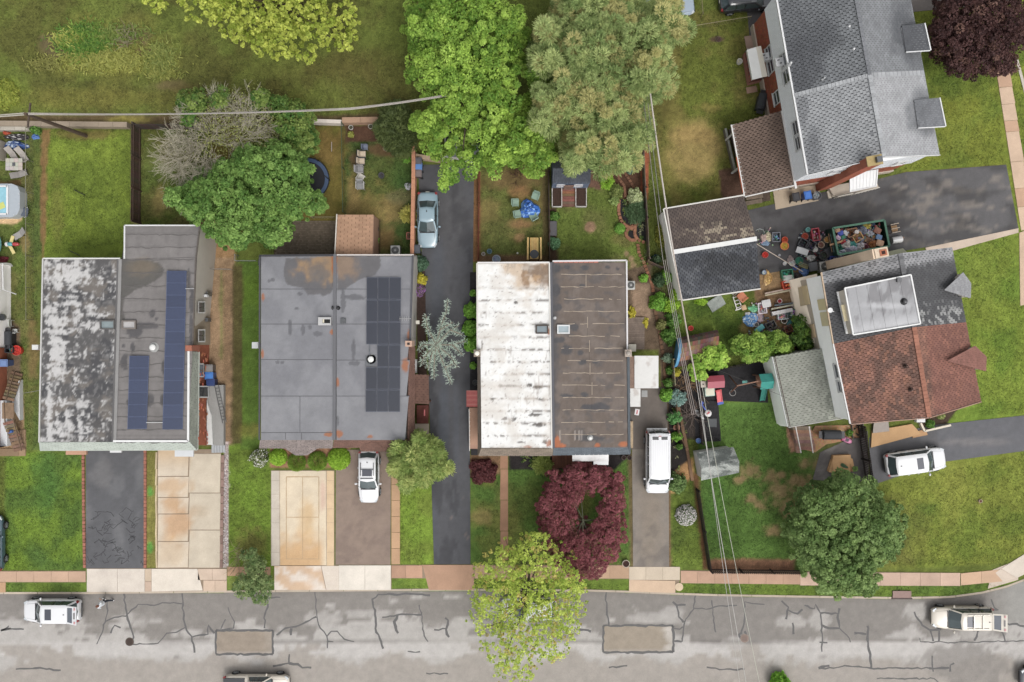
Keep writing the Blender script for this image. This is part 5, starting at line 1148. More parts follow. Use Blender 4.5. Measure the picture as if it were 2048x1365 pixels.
# ---------- E: the twin with half black, half red roof
E_=T("house","twin house with black roof on one half and red brown shingles on the other","house",W(1800,670))
hE,rE=6.6,8.1
eN,eM,eS=W(1644,545,hE),W(1668,688,hE),W(1702,848,hE);rN,rM,rS=W(1800,507,rE),W(1828,655,rE),W(1858,835,rE);oN,oM,oS=W(1904,495,hE),W(1932,645,hE),W(1962,803,hE)
blk=lambda px,py:mix(mix(np.repeat(ca(92,92,94)[None],px.size,0),ca(168,168,170),np.clip(sm(14,0,np.abs(sdist(px,py,[(1640,540),(1905,488),(1908,505),(1645,560)])))*1.2+sm(.5,.62,fbm(px/5,py/24,4,3))*(1-sm(10,40,py-540+(px-1650)*.19)),0,1)*.85),ca(176,176,174),sm(.48,.62,fbm(px/6,py/6,3,5))*blob(px,py,1890,632,56,22,6,.6,.5)*.8)
red=lambda px,py:mix(mix(mix(np.repeat(ca(147,105,90)[None],px.size,0),ca(112,86,76),sm(.44,.68,fbm(px/22,py/26,5,7))*.85),ca(170,120,97),sm(.55,.7,fbm(px/8,py/10,4,8))*.6),ca(146,96,84),sm(1850,1862,px-(py-700)*.1)*.6)
shingles("shingles",[eN,eM,rM,rN],E_,blk,.19,.3,c(74,74,76),.1,.86,seed=21);shingles("shingles",[oN,oM,rM,rN],E_,blk,.17,.3,c(74,74,76),.1,.86,seed=22)
shingles("shingles",[eM,eS,rS,rM],E_,red,.19,.3,c(96,68,58),.17,.88,seed=23);shingles("shingles",[oM,oS,rS,rM],E_,red,.17,.3,c(90,64,56),.17,.88,seed=24)
cap=MB()
for a,b,cc in((rN,rM,(120,120,122)),(rM,rS,(172,116,94))):
 for k in range(24):f=random.uniform(.82,1.15);cap.bar(a.lerp(b,k/24)+Vector((0,0,.05)),a.lerp(b,(k+.94)/24)+Vector((0,0,.04)),.34,.03,tuple(v*f for v in c(*cc)))
cap.build("ridge_cap",M_SHING,E_,kind="stuff")
wE=[ins(eN,.18,-.2),ins(oN,-.2,-.2),ins(oS,-.2,.2),ins(eS,.2,.2)];w2=[(p.x,p.y)for p in wE]
mb=MB(cw(226,226,226));mb.prism(w2,2.9,hE-.06,cw(222,222,220));s0,s1=wE[3],wE[2];mb.add([(s0.x,s0.y,hE-.06),(s1.x,s1.y,hE-.06),(rS.x,rS.y+.2,rE-.1)],[(0,1,2)]);mb.build("siding_wall",M_SIDING,E_)
prism_part("lower_wall",[tuple(ins(Vector((*p,0)),dx,dy)[:2])for p,(dx,dy)in zip(w2,((.05,-.05),(-.05,-.05),(-.05,.05),(.05,.05)))],-.1,2.9,(218,204,184),M_SIDING,E_)
wv2=(Vector((*w2[0],0))-Vector((*w2[3],0)));wv2.normalize()
def ewin(px,py,z0,z1,w_,**kw):
 t=(W(px,py,(z0+z1)/2)-Vector((*w2[3],0))).to_2d().dot(wv2.to_2d());o=Vector((*w2[3],0));return window(E_,o+wv2*(t+w_/2),o+wv2*(t-w_/2),z0,z1,.08,**kw)
ewin(1670,744,5.1,6.2,1.1);ewin(1676,775,5.1,6.0,.9)
def board(px0,py0,px1,py1,z,name,col):
 col=tuple(min(255,v*1.16)for v in col)
 t=(W((px0+px1)/2,(py0+py1)/2,z)-Vector((*w2[3],0))).to_2d().dot(wv2.to_2d());o=Vector((*w2[3],0))+wv2*t;wd2_=dim(W(px0,py0),W(px0,py1));mb=MB(c(*col));mb.box(o.x-(.05 if z>3 else .02),o.y,z,.08,wd2_*.92,1.5 if z>3 else 2.3,math.radians(10));return mb.build(name,M_SIDING,E_)
board(1630,600,1648,622,5.2,"boarded_window",(212,198,154));board(1634,626,1654,654,5.2,"boarded_window",(208,196,158));board(1596,572,1614,612,1.6,"boarded_window",(206,186,146));board(1612,648,1630,676,1.4,"boarded_window",(204,178,142))
q=[W(1574,562),W(1600,680),W(1648,692,2.9),W(1634,548,2.9)];mb=MB(cw(216,202,182));mb.prism([(p.x,p.y)for p in q],0,[.55,.55,2.9,2.9]);mb.build("back_wall",M_SIDING,E_)
for(x0,y0,x1,y1)in((1596,574,1617,612),(1611,650,1632,678)):
 a,b,d,e=W(x0,y0+2,1.2),W(x1,y0-2,2.3),W(x1+4,y1-3,2.3),W(x0+5,y1+1,1.2);up=Vector((-.05,0,.1));mb=MB(c(206,186,150));mb.add([p+up for p in(a,b,d,e)]+[p-up for p in(a,b,d,e)],[(3,2,1,0),(0,1,5,4),(1,2,6,5),(2,3,7,6),(3,0,4,7)]);mb.build("boarded_window",M_SIDING,E_)
mb=MB(c(206,186,150));mb.bar(eN+Vector((-.05,0,-.05)),eM+Vector((-.05,0,-.05)),.1,.14,c(206,180,150));mb.bar(eM+Vector((-.05,0,-.05)),eS+Vector((-.05,0,-.05)),.1,.14,c(232,230,228));mb.bar(oN+Vector((-.05,0,-.06)),oS+Vector((-.05,0,-.06)),.06,.08,c(110,100,96));mb.bar(eS+Vector((0,-.04,0)),rS+Vector((0,-.04,0)),.06,.16,c(180,140,120));mb.bar(rS+Vector((0,-.04,0)),oS+Vector((0,-.04,0)),.06,.16,c(180,140,120));mb.build("gutter",M_PLAST,E_)
dq=[W(1706,670,8.0),W(1840,648,8.3),W(1821,550,8.3),W(1689,577,8.0)]
def dorm(px,py):
 n=fbm(px/14+py/60,py/40-px/90,4,9);C=np.repeat(ca(172,172,174)[None],px.size,0);C=mix(C,ca(134,132,134),sm(.48,.66,n)*.8);C=mix(C,ca(206,206,208),blob(px,py,1770,612,50,6,3,.5,.6)*.7);C=mix(C,ca(214,214,216),sm(640,665,py+(px-1700)*.17)*.6)
 return C
for k in range(6):
 t0,t1=k/6,(k+1)/6-.003;sheet("dormer_sheet",[dq[0].lerp(dq[1],t0),dq[0].lerp(dq[1],t1),dq[3].lerp(dq[2],t1),dq[3].lerp(dq[2],t0)],12,44,dorm,M_ROOF,E_,None,.03)
fw=W(1670,590,7.2);p0,p1,p2,p3=dq[0]+Vector((.1,.1,0)),dq[1],dq[2],dq[3]+Vector((.1,-.1,0));mb=MB(cw(214,204,188));s=.9
wl_=[W(1695,668,7.1),W(1676,584,7.1)];mb.prism([(wl_[0].x,wl_[0].y),(p1.x-.2,p1.y+.15),(p2.x-.2,p2.y-.15),(wl_[1].x,wl_[1].y)],hE-.1,[7.15,8.2,8.2,7.15]);mb.build("dormer_wall",M_SIDING,E_)
mb=MB(c(214,204,188));mb.add([p0+Vector((-.1,0,-.06)),p3+Vector((-.1,0,-.06)),wl_[1]+Vector((0,0,.1)),wl_[0]+Vector((0,0,.1))],[(0,1,2,3),(3,2,1,0)][:1]);mb.build("dormer_front",M_SIDING,E_)
mb=MB(c(212,198,158));a,b=(p0+wl_[0])/2,(p3+wl_[1])/2;m1,m2=a.lerp(b,.3),a.lerp(b,.68);mb.bar(m1+Vector((-.02,0,.08)),m2+Vector((-.02,0,.08)),.62,.05);mb.build("boarded_window",M_SIDING,E_)
mb=MB(c(240,240,238));[mb.bar(dq[i]+Vector((0,0,.02)),dq[(i+1)%4]+Vector((0,0,.02)),.1,.12)for i in range(4)];mb.bar(wl_[0]+Vector((-.05,0,0)),wl_[1]+Vector((-.05,0,0)),.12,.12);mb.build("dormer_trim",M_PLAST,E_)
boxp("roof_hatch",1800,560,8.5,.32,.3,8.2,8.45,(120,120,122),M_METAL,E_);vent(E_,1812,603,8.25,.16,.3,(96,96,98),"roof_vent");vent(E_,1815,733,7.9,.1,.3,(90,70,62),"vent_pipe");vent(E_,1825,780,7.9,.1,.3,(90,70,62),"vent_pipe")
mb=MB(c(238,238,238));p=W(1660,621,6.9);mb.cyl(p.x,p.y,6.75,6.95,.1,.2,10);mb.box(p.x+.15,p.y-.1,6.9,.3,.05,.05);mb.build("satellite_dish",M_METAL,E_)
for(pts,col,s)in(([(1889,580),(1926,545),(1942,567),(1941,597)],(160,160,162),31),([(1895,722),(1950,692),(1973,714),(1972,743)],(150,104,92),32)):
 ap,n1_,n2_,n3_=W(*pts[0],7.75),W(*pts[1],7.0),W(*pts[2],6.8),W(*pts[3],6.9)
 shingles("bay_shingles",[n1_,n2_,ap,ap+Vector((.05,.05,0))],E_,flat(*col,.08,10),.15,.3,tuple(v*.6 for v in c(*col)),.12,seed=s);shingles("bay_shingles",[n2_,n3_,ap+Vector((.05,-.05,0)),ap],E_,flat(*col,.08,10),.15,.3,tuple(v*.6 for v in c(*col)),.12,seed=s+5)
 mb=MB(c(206,196,182));mb.prism([(p.x,p.y)for p in(n1_+Vector((-.1,-.1,0)),n2_+Vector((-.1,0,0)),n3_+Vector((-.1,.1,0)),ap)],0,6.7);mb.build("bay_wall",M_SIDING,E_)
 # pale green ledge and leaning-looking chimney on the far side
lg=[W(1640,560,2.2),W(1702,520,2.2),W(1806,497,2.2),W(1815,506,2.2),W(1800,540,2.2),W(1690,560,2.2)];prism_part("side_annexe",[(p.x,p.y)for p in lg],0,2.2,(196,194,166),M_SIDING,E_,(182,184,152))
q=W(1762,506,9.2);mb=MB(tuple(v*1.5 for v in c(214,190,164)));mb.box(q.x-.1,q.y,4.6,1.0,.7,9.2,math.radians(11));ch=mb.build("chimney",M_CONC,E_);mb=MB(c(206,170,138));mb.box(q.x,q.y,9.25,.95,.7,.12,math.radians(11),c(226,204,178));mb.box(q.x+.1,q.y,9.33,.5,.45,.08,math.radians(11),c(190,116,84));mb.box(q.x+.1,q.y,9.375,.26,.24,.02,math.radians(11),c(60,34,28));mb.build("chimney_top",M_BRICK,ch)
# rear addition with the pale green shingle roof
ra=[W(1577,854,2.7),W(1546,714,2.7),W(1664,694,3.4),W(1698,834,3.4)]
shingles("addition_shingles",ra,E_,lambda px,py:mix(mix(np.repeat(ca(166,168,156)[None],px.size,0),ca(184,188,172),sm(1610,1650,px-(py-700)*.2)*.6),ca(136,138,128),(sm(.52,.6,fbm(px/2.5,py/3,2,4))*sm(1610,1660,px)*.6)),.19,.34,c(112,114,104),.08,.9,seed=41)
prism_part("addition_wall",[(p.x+.1,p.y)for p in ra],0,[2.6,2.6,3.3,3.3],(206,206,198),M_SIDING,E_)
mb=MB(cw(220,222,214));a,b,d,e=W(1526,722,.3),W(1562,852,.3),ra[0]+Vector((-.05,0,0)),ra[1]+Vector((-.05,0,0));mb.prism([(a.x,a.y),(b.x,b.y),(d.x,d.y),(e.x,e.y)],0,[.4,.4,2.5,2.5]);mb.build("rear_wall",M_SIDING,E_)
mb=MB(c(226,226,224));mb.bar(ra[0]+Vector((-.08,0,0)),ra[1]+Vector((-.08,0,0)),.06,.12);mb.build('gutter',M_PLAST,E_);mb=MB();mb.bar(ra[0]+Vector((.12,0,.03)),ra[1]+Vector((.12,0,.03)),.05,.1,c(84,60,52));mb.bar(ra[0]+Vector((0,-.05,0)),ra[3]+Vector((0,-.05,0)),.06,.12,c(196,192,184));mb.build("gutter",M_PLAST,E_)
# front porch terrace along the red half
q=[W(1740,895),W(1742,862),W(1822,848),W(1840,868)];prism_part("terrace",[(p.x,p.y)for p in q],0,.2,(206,164,116),M_CONC,E_);q=[W(1824,876),W(1824,866),W(1850,858),W(1854,870)];prism_part("terrace_step",[(p.x,p.y)for p in q],0,.12,(200,156,112),M_CONC,E_)
prism_part("cellar_door",[(p.x,p.y)for p in(W(1742,866),W(1744,846),W(1773,841),W(1775,862))],0,.34,(146,136,128),M_METAL,E_)
mb=MB(c(234,222,202));a,b=W(1846,862),W(1898,850);mb.bar((a.x,a.y,.16),(b.x,b.y,.16),.16,.32);mb.bar((a.x,a.y,.16),(W(1838,846).x,W(1838,846).y,.16),.16,.32);mb.build("bed_kerb",M_CONC,E_);boxp("front_step",1842,838,.4,.7,.6,0,.4,(236,236,236),M_CONC,E_)
# ---------- neighbour on the left edge, its stairs
N_=T("house","white walled neighbouring house cut off by the left edge of the photo","house",W(-60,720))
a=[W(-14,527,2.6),W(-16,905,2.6)];g=[W(22,527),W(26,905)]
mb=MB(cw(226,222,220));mb.prism([(-60,a[0].y),(a[0].x,a[0].y),(g[0].x,g[0].y),(g[0].x,W(22,695).y),(a[0].x,W(22,695).y),(-60,W(22,695).y)][::-1],0,[2.6,2.6,.5,.5,2.6,2.6][::-1]);mb.build("siding_wall",M_SIDING,N_)
mb=MB(c(176,104,74));y0,y1=W(0,695.5).y,W(0,890).y;mb.prism([(-60,y0),(a[0].x,y0),(W(14,700).x,y0),(W(14,700).x,y1),(a[0].x,y1),(-60,y1)][::-1],0,[2.6,2.6,1.2,1.2,2.6,2.6][::-1]);mb.build("brick_wall",M_BRICK,N_)
mb=MB(c(228,228,230));mb.prism([(W(14.5,0).x,W(0,800).y),(W(28,0).x,W(0,800).y),(W(28,0).x,W(0,890).y),(W(14.5,0).x,W(0,890).y)][::-1],0,.9);mb.build("white_base",M_SIDING,N_)
mb=MB(c(240,240,240));p,q=W(8,528,1.4),W(11,580,1.2);mb.tube([(p.x,p.y,1.6),(q.x,q.y,1.5),(q.x+.3,q.y-.3,.3)],.05,6);mb.build("downpipe",M_PLAST,N_)
mb=MB(c(90,92,96));p=W(5,635,1.6);mb.cyl(p.x,p.y,1.5,1.75,.28,.28,12,c(150,152,154),c(84,86,88));mb.build("roof_fan",M_METAL,N_)
boxp("patio_slab",40,886,.08,.9,2.2,0,.08,(170,140,108),M_CONC,N_);boxp("patio_slab",18,905,.1,1.6,.6,0,.1,(150,124,96),M_CONC,N_)
st=T("wooden_stairs","brown wooden stairs with two flights and a landing beside the white wall","stairs",W(25,825));mb=MB(c(140,112,88));q=W(16,822,1.3);mb.box(q.x,q.y,1.28,.95,1.3,.08,0,c(150,122,96));mb.build("landing",M_WOOD,st)
for k in range(9):
 q=W(17+k*2.1,798-k*6.2,1.2-.13*k);mb=MB(tuple(v*random.uniform(.8,1.1)for v in c(132,106,84)));mb.box(q.x,q.y,1.2-.13*k,.95,.24,.05,-.25);mb.build("tread",M_WOOD,st)
 q=W(18+k*2.6,846+k*6.6,1.2-.13*k);mb=MB(tuple(v*random.uniform(.8,1.1)for v in c(140,114,90)));mb.box(q.x,q.y,1.2-.13*k,.95,.24,.05,.25);mb.build("tread",M_WOOD,st)
for pts in([(30,742,.6),(12,800,2.0)],[(43,902,.6),(26,838,2.0)],[(8,803,2.0),(10,846,2.0)]):
 p,q=W(*pts[0]),W(*pts[1]);mb=MB(c(120,96,76));mb.bar(p,q,.07,.07);mb.build("hand_rail",M_WOOD,st)
mb=MB(c(236,236,236));q=[W(31,790),W(46,760),W(47,840),W(31,812)];mb.prism([(p.x,p.y)for p in q],0,.5);mb.build("skirt_panel",M_SIDING,st)
# ------------------------------------------------------------------ fences, walls, poles, wires
def fence(label,pts,h,col,name="board_fence",boards=0.14,gap=.92,post=2.4,posts=True,rails=2,side=1,cat="fence",m=None,jit=.2):
 a0=W(*pts[0]);t=T(name,label,cat,(a0.x,a0.y,0));m=m or M_WOOD
 for p_,q_ in zip(pts[:-1],pts[1:]):
  p,q=W(*p_),W(*q_);L=dim(p,q);d=(q-p).normalized();n=Vector((-d.y,d.x,0))*side;an=math.atan2(d.y,d.x)
  if posts:
   for k in range(int(L/post)+1):
    o=p+d*(k*L/max(1,int(L/post)));mb=MB(tuple(v*random.uniform(.75,1)for v in c(*col)));mb.box(o.x+n.x*.06,o.y+n.y*.06,(h+.06)/2,.1,.1,h+.06,an);mb.build("post",m,t)
  for r in range(rails):z=h*(.2+.62*r/max(1,rails-1));mb=MB(tuple(v*.9 for v in c(*col)));mb.bar((p.x+n.x*.05,p.y+n.y*.05,z),(q.x+n.x*.05,q.y+n.y*.05,z),.05,.1);mb.build("rail",m,t)
  if boards:
   mb=MB();k=0;s=0
   while s<L-.02:
    w=min(boards,L-s);o=p+d*(s+w/2);mb.box(o.x,o.y,h/2+random.uniform(-.02,.02),w*gap,.025,h,an,tuple(v*random.uniform(1-jit,1+jit)for v in c(*col)));s+=boards
   mb.build("boards",m,t,kind="stuff")
 return t
def wire_fence(label,pts,h,col,name="wire_fence",band=False):
 a0=W(*pts[0]);t=T(name,label,"fence",(a0.x,a0.y,0))
 for p_,q_ in zip(pts[:-1],pts[1:]):
  p,q=W(*p_),W(*q_);L=dim(p,q);d=(q-p).normalized();mb=MB(c(*col));mb.tube([(p.x,p.y,h),(q.x,q.y,h)],.024,6);mb.build("top_rail",M_METAL,t)
  for k in range(int(L/2.6)+1):o=p+d*(k*L/max(1,int(L/2.6)));mb=MB(c(*col));mb.cyl(o.x,o.y,0,h+.05,.03,.03,8);mb.build("post",M_METAL,t)
  mb=MB(tuple(v*.8 for v in c(*col)));s=0
  st_=.28
  while s<L-st_:
   for z0,z1 in((0.03,h*.5),(h*.5,h*.97)):x,y=p+d*s,p+d*(s+st_);mb.bar((x.x,x.y,z0),(y.x,y.y,z1),.008,.008);mb.bar((x.x,x.y,z1),(y.x,y.y,z0),.008,.008)
   s+=st_
  mb.build("wire_mesh",M_METAL,t,kind="stuff")
 return t
fence("dark brown board fence between the left green yard and the shaded yard",[(281,448),(282,256)],1.7,(96,76,64),side=-1)
fence("dark weathered board fence along the back of the shaded yard",[(283,259),(420,259)],1.6,(84,70,62),side=1)
fence("black stained picket fence running down to the pavement beside the worn lawn",[(1391,978),(1416,1138)],1.3,(44,36,34),side=1,boards=.16,gap=.6)
fence("black stained picket fence along the pavement below the worn lawn",[(1418,1139),(1600,1141)],1.2,(56,44,40),side=1,boards=.16,gap=.6)
fence("tall black brown gate fence between the white car and the cardboard",[(1714,850),(1734,985)],1.7,(50,38,34),side=-1,boards=.15,gap=.75)
fence("low rust brown fence between the long driveway and the blue table yard",[(958,346),(956,524)],.55,(136,74,52),name="low_fence",boards=.18,side=1,rails=1)
fence("thin dark fence between the blue table yard and the navy shed",[(1096,345),(1098,525)],.9,(84,66,54),side=1,boards=.15)
fence("grey weathered board fence on the far side of the mulch beds",[(1283,305),(1286,380),(1290,440),(1294,520)],1.2,(126,112,98),side=1,boards=.15)
fence("short grey fence panel with a gate post by the blue object behind the beds",[(1292,525),(1322,538)],1.2,(120,104,90),side=1,boards=.15)
fence("mossy board fence beside the barrel roofed shed",[(1340,718),(1344,770)],1.4,(176,164,132),side=1,boards=.15)
fence("tall brown timber fence beside the hedge of shrubs below the roofed canopy",[(1348,790),(1352,860),(1368,895)],.9,(120,92,70),side=1,boards=.16)
fence("dark low fence at the side of the black play surface",[(1394,752),(1400,886)],1.0,(70,58,54),side=1,boards=.16,gap=.55)
fence("thin black fence between the green back lawn and the black play surface",[(1404,747),(1532,719)],.8,(60,52,48),side=1,boards=.2,gap=.4)
wire_fence("thin wire fence between the pool yard and the left green yard",[(67,262),(68,640)],1.1,(176,172,150))
wire_fence("green wire fence between the trampoline yard and the chair yard",[(688,252),(691,428)],1.1,(92,122,100))
wire_fence("short grey wire fence across the alley beside the left twin house",[(421,540),(470,541)],1.0,(196,190,180));wire_fence("low wire fence at the top of the lawn strip by the grey roof",[(478,512),(478,524),(519,524)],1.0,(168,170,168))
wire_fence("pale wire line fence across the top of the olive yard",[(1386,60),(1496,42)],.9,(190,176,140));wire_fence("pale fence running up beside the parked silver car",[(1401,36),(1397,-10)],.9,(176,160,130))
wire_fence("pale fence rail beside the cobbled patio behind the grey roof",[(628,438),(674,438)],1.0,(206,196,160))
def wall_thing(label,pts,w,h,col,m,name="retaining_wall",cap=None,step=26):
 a0=W(*pts[0]);t=T(name,label,"wall",(a0.x,a0.y,0));k=0
 for p_,q_ in zip(pts[:-1],pts[1:]):
  p,q=W(*p_),W(*q_);n=max(1,int(dim(p,q)*S/step))
  for i in range(n):
   a,b=p.lerp(q,i/n),p.lerp(q,(i+.985)/n);f=random.uniform(.9,1.1);cc=tuple(v*f for v in c(*col));mb=MB(cc);mb.bar((a.x,a.y,h/2),(b.x,b.y,h/2),w,h);mb.build("block",m,t)
   if cap:mb=MB(tuple(v*f for v in c(*cap)));mb.bar((a.x,a.y,h+.03),(b.x,b.y,h+.03),w*1.15,.06);mb.build("coping",m,t)
 return t
wall_thing("long grey concrete retaining wall behind the left green yard",[(-20,251),(262,254)],.42,.7,(158,142,122),M_CONC);wall_thing("paler concrete wall stub in the corner of the pool yard",[(-20,259),(66,258)],.45,.5,(190,182,168),M_CONC)
wall_thing("peeling white painted wall behind the trampoline yard",[(628,247),(687,249)],.3,.8,(226,214,202),M_CONC,step=14);wall_thing("pinkish brown block wall behind the chair yard",[(688,246),(762,245)],.46,.8,(186,150,122),M_CONC)
wall_thing("terracotta coloured boundary wall between the chair yard and the long driveway",[(829,270),(831,330),(830,400),(828,512)],.26,1.3,(200,142,108),M_BRICK,"boundary_wall",(206,146,112))
wall_thing("low concrete wall above the crosshatched shelf at the end of the long driveway",[(832,316),(882,323)],.35,.7,(206,178,148),M_CONC);wall_thing("white wall end under the yellow green branches at the end of the long driveway",[(886,322),(956,323)],.3,1.2,(226,220,212),M_CONC)
# garage hut hidden by the tree at the end of the drive
t=T("hut","small dark roofed hut with white front under the yellow green tree","hut",W(925,290));mb=MB(c(206,204,200));q=[W(893,312),W(955,314),W(958,266),W(893,266)];mb.prism([(p.x,p.y)for p in q],0,1.9);mb.build("wall",M_SIDING,t)
q=[W(892,314,2.0),W(957,316,2.0),W(960,290,2.25),W(892,288,2.25)];shingles("roof_shingles",q,t,flat(164,166,170,.08),.18,.34,c(110,112,116),.08);q=[W(892,264,2.0),W(960,264,2.0),W(960,290,2.25),W(892,288,2.25)];shingles("roof_shingles",q,t,flat(70,68,70,.08),.18,.34,c(40,40,42),.1)
# utility pole and lines
t=T("utility_pole","brown leaning utility pole carrying the bundled lines at the upper left","utility pole",W(172,272));a,b=W(172,272,0),W(50,228,8.6);mb=MB(c(96,78,64));mb.tube([a,a.lerp(b,.5),b],[.17,.15,.11],10);mb.build("post",M_BARK,t)
d=(b-a).normalized();mb=MB(c(90,76,66));mb.bar(b-d*.5+Vector((-.1,-.9,0)),b-d*.5+Vector((.1,.9,0)),.1,.1);mb.build("cross_arm",M_BARK,t)
def span(label,p3,r,col,sag=.4,n=24,name="overhead_line",strands=1,off=.12):
 p,q=Vector(p3[0]),Vector(p3[1]);mb=MB(c(*col));d=(q-p);s=Vector((-d.y,d.x,0)).normalized()
 for k in range(strands):
  o=s*(k-(strands-1)/2)*off;P=[p.lerp(q,i/n)+o-Vector((0,0,sag*4*(i/n)*(1-i/n)*(1+.15*k)))for i in range(n+1)];mb.tube(P,r,5)
 o=mb.build(name,M_RUBBER,None);return tag(o,label,"overhead line")
b=W(50,228,8.4)
span("pale bundled overhead line running from the pole to the tall trees",(b,W(700,218,7.6)),.022,(190,182,172),.5,30,strands=4,off=.045);span("pale bundled overhead line rising into the yellow green trees",(W(700,218,7.6),W(900,190,7.8)),.022,(190,182,172),.15,12,strands=4,off=.045)
span("short overhead line from the pole out of the left edge",(W(-80,236,8.6),b),.04,(188,182,170),.1,8,strands=2)
N0,N1,N2,N3=W(1296,150,8.6),W(1346,500,8.0),W(1392,760,8.3),W(1502,1420,9.0)
span("thick pale overhead cable passing over the garage corner",(N0,N1),.06,(206,196,186),.3,20);span("thick pale overhead cable above the barrel roofed shed",(N1,N2),.055,(198,184,172),.15,16);span("pale overhead cable crossing the worn lawn and the street",(N2,N3),.026,(196,192,186),.4,26)
span("second pale overhead cable close beside the one crossing the street",(N2+Vector((.25,0,-.3)),N3+Vector((-.45,0,-.3))),.018,(196,192,186),.4,26);span("thin greenish overhead wire crossing the worn lawn furthest to the right",(N2+Vector((.5,0,-.6)),N3+Vector((1.2,0,-.8))),.018,(206,206,190),.5,26)
span("pair of thin grey overhead wires left of the thick cable over the fence",(W(1288,170,7.6),W(1330,520,7.2)),.026,(150,144,138),.2,18,strands=2,off=.3);span("grey overhead wires running down to the bare tangle by the shed",(W(1330,520,7.2),W(1388,830,6.8)),.02,(176,166,160),.2,18,strands=3,off=.14)
span("dark service wire between the pale shingle addition and the play yard",(W(1440,742,5.5),W(1690,842,3.6)),.012,(80,78,76),.2,12);span("pale pole or rope stretched from the garage corner over the clutter",(W(1513,488,2.6),W(1606,544,2.2)),.035,(196,180,164),.05,8,name="clothes_line")
span("thin service wire between the white wall and the left twin house",(W(45,787,2.2),W(86,780,3.9)),.018,(150,146,142),.1,8)
# ------------------------------------------------------------------ vehicles
def lerp_tab(tab,x):
 for(x0,v0),(x1,v1)in zip(tab[:-1],tab[1:]):
  if x<=x1:t=(x-x0)/(x1-x0);t=max(0,min(1,t));t=t*t*(3-2*t)*.5+t*.5;return v0+(v1-v0)*t
 return tab[-1][1]
def car(name,label,px,py,head,L,Wd,Ht,col,style="suv",cat="car",sunroof=False,rails=None,bars=0,trim=None,hatch=False,z=.03,dark_roof=None,group=None):
 """modelled at full size with the nose toward +x, then turned; every panel below is a part of the car"""
 p=W(px,py);t=T(name,label,cat,(p.x,p.y,z),head,group);cc=c(*col);hl,hw=L/2,Wd/2;B=lambda:MB(cc)
 glass=c(74,88,90);black=c(34,34,36)
 zb={"suv":.98,"sedan":.86,"van":1.12,"pickup":1.02}[style]
 cow,rf,rr,rb={"suv":(hl-1.22,hl-1.98,-hl+.55,-hl+.14),"sedan":(hl-1.28,hl-2.12,-hl+1.42,-hl+.72),"van":(hl-.86,hl-1.42,-hl+.22,-hl+.06),"pickup":(hl-1.35,hl-1.95,-hl+2.35,-hl+2.05)}[style]
 # lower body: cross-sections along the length
 top=[(-hl,zb-.12),(-hl+.1,zb-.02),(rb,zb),(cow,zb),(hl-.5,zb-.14),(hl-.08,zb-.26),(hl,zb-.36)]
 wid=[(-hl,hw*.78),(-hl+.12,hw*.9),(-hl+.5,hw*.985),(0,hw),(hl-.75,hw*.97),(hl-.25,hw*.86),(hl,hw*.66)]
 if style=="van":wid=[(-hl,hw*.9),(-hl+.1,hw*.97),(0,hw),(hl-.5,hw*.98),(hl-.12,hw*.9),(hl,hw*.8)]
 if style=="sedan":top=[(-hl,zb-.2),(-hl+.1,zb-.06),(rb,zb),(cow,zb),(hl-.5,zb-.14),(hl-.08,zb-.24),(hl,zb-.34)]
 xs=[-hl,-hl+.04,-hl+.14,-hl+.34,-hl+.6,-hl+1.0]+[-hl+1.0+(L-2.0)*k/6 for k in range(1,6)]+[hl-1.0,hl-.62,hl-.34,hl-.14,hl-.04,hl]
 mb=B();ring=[]
 for x in xs:
  w=lerp_tab(wid,x);zt=lerp_tab(top,x);end=1 if xs[0]<x<xs[-1]else 0;lo=.26 if end else .38
  pr=[(w*.9,lo),(w*.985,lo+.14),(w,.62),(w*.985,zt-.14),(w*.93,zt-.03),(w*.7,zt+.01),(w*.3,zt+.035)]
  ring.append([(x,y,zz)for y,zz in pr]+[(x,-y,zz)for y,zz in reversed(pr)])
 n=len(ring[0]);vs=[q for r in ring for q in r]
 fs=[(i*n+k,i*n+(k+1)%n,(i+1)*n+(k+1)%n,(i+1)*n+k)for i in range(len(xs)-1)for k in range(n)]
 fs=[f[::-1]for f in fs];fs+=[tuple(range(n)),tuple(range((len(xs)-1)*n,len(xs)*n))[::-1]]
 if style!="pickup":mb.add(vs,[f for f in fs])
 else:mb.add(vs,[f for f in fs])
 mb.build("body",M_PAINT,t,local=True,smooth=True,subsurf=1)
 # greenhouse
 bw,rw=hw*.9,hw*(.74 if style!="van" else .84)
 if style=="sedan":rw=hw*.68
 def loop(x0,x1,w,zz,cr,bow):
  P=[]
  for sx,sy in((1,1),(1,-1),(-1,-1),(-1,1)):
   xx=x1 if sx>0 else x0
   for k in((0,1,2)if(sx*sy>0)else(0,1,2)):
    a=k/2*PI/2
    if sx>0 and sy>0:P.append((xx-cr+cr*math.sin(a),w-cr+cr*math.cos(a),zz))
    elif sx>0:P.append((xx-cr+cr*math.cos(a),-w+cr-cr*math.sin(a),zz))
    elif sy<0:P.append((xx+cr-cr*math.sin(a),-w+cr-cr*math.cos(a),zz))
    else:P.append((xx+cr-cr*math.cos(a),w-cr+cr*math.sin(a),zz))
   if sx>0 and sy>0:P.append((x1+bow,0,zz))
   if sx<0 and sy<0:P.append((x0-bow*.6,0,zz))
  return P
 b0,b1=loop(rb,cow,bw,zb-.03,.22,.12),loop(rr,rf,rw,Ht-.07,.16,.08);n=len(b0)
 mb=MB(glass);mb.add(b0+b1,[(k,n+k,n+(k+1)%n,(k+1)%n)for k in range(n)]);mb.build("windows",M_GLASS,t,local=True,smooth=False)
 m1=loop(rr-.06,rf+.05,rw+.045,Ht-.085,.18,.08);m2=loop(rr+.01,rf-.02,rw-.03,Ht-.02,.16,.08);m3=loop(rr+.2,rf-.2,rw-.25,Ht,.12,.08)
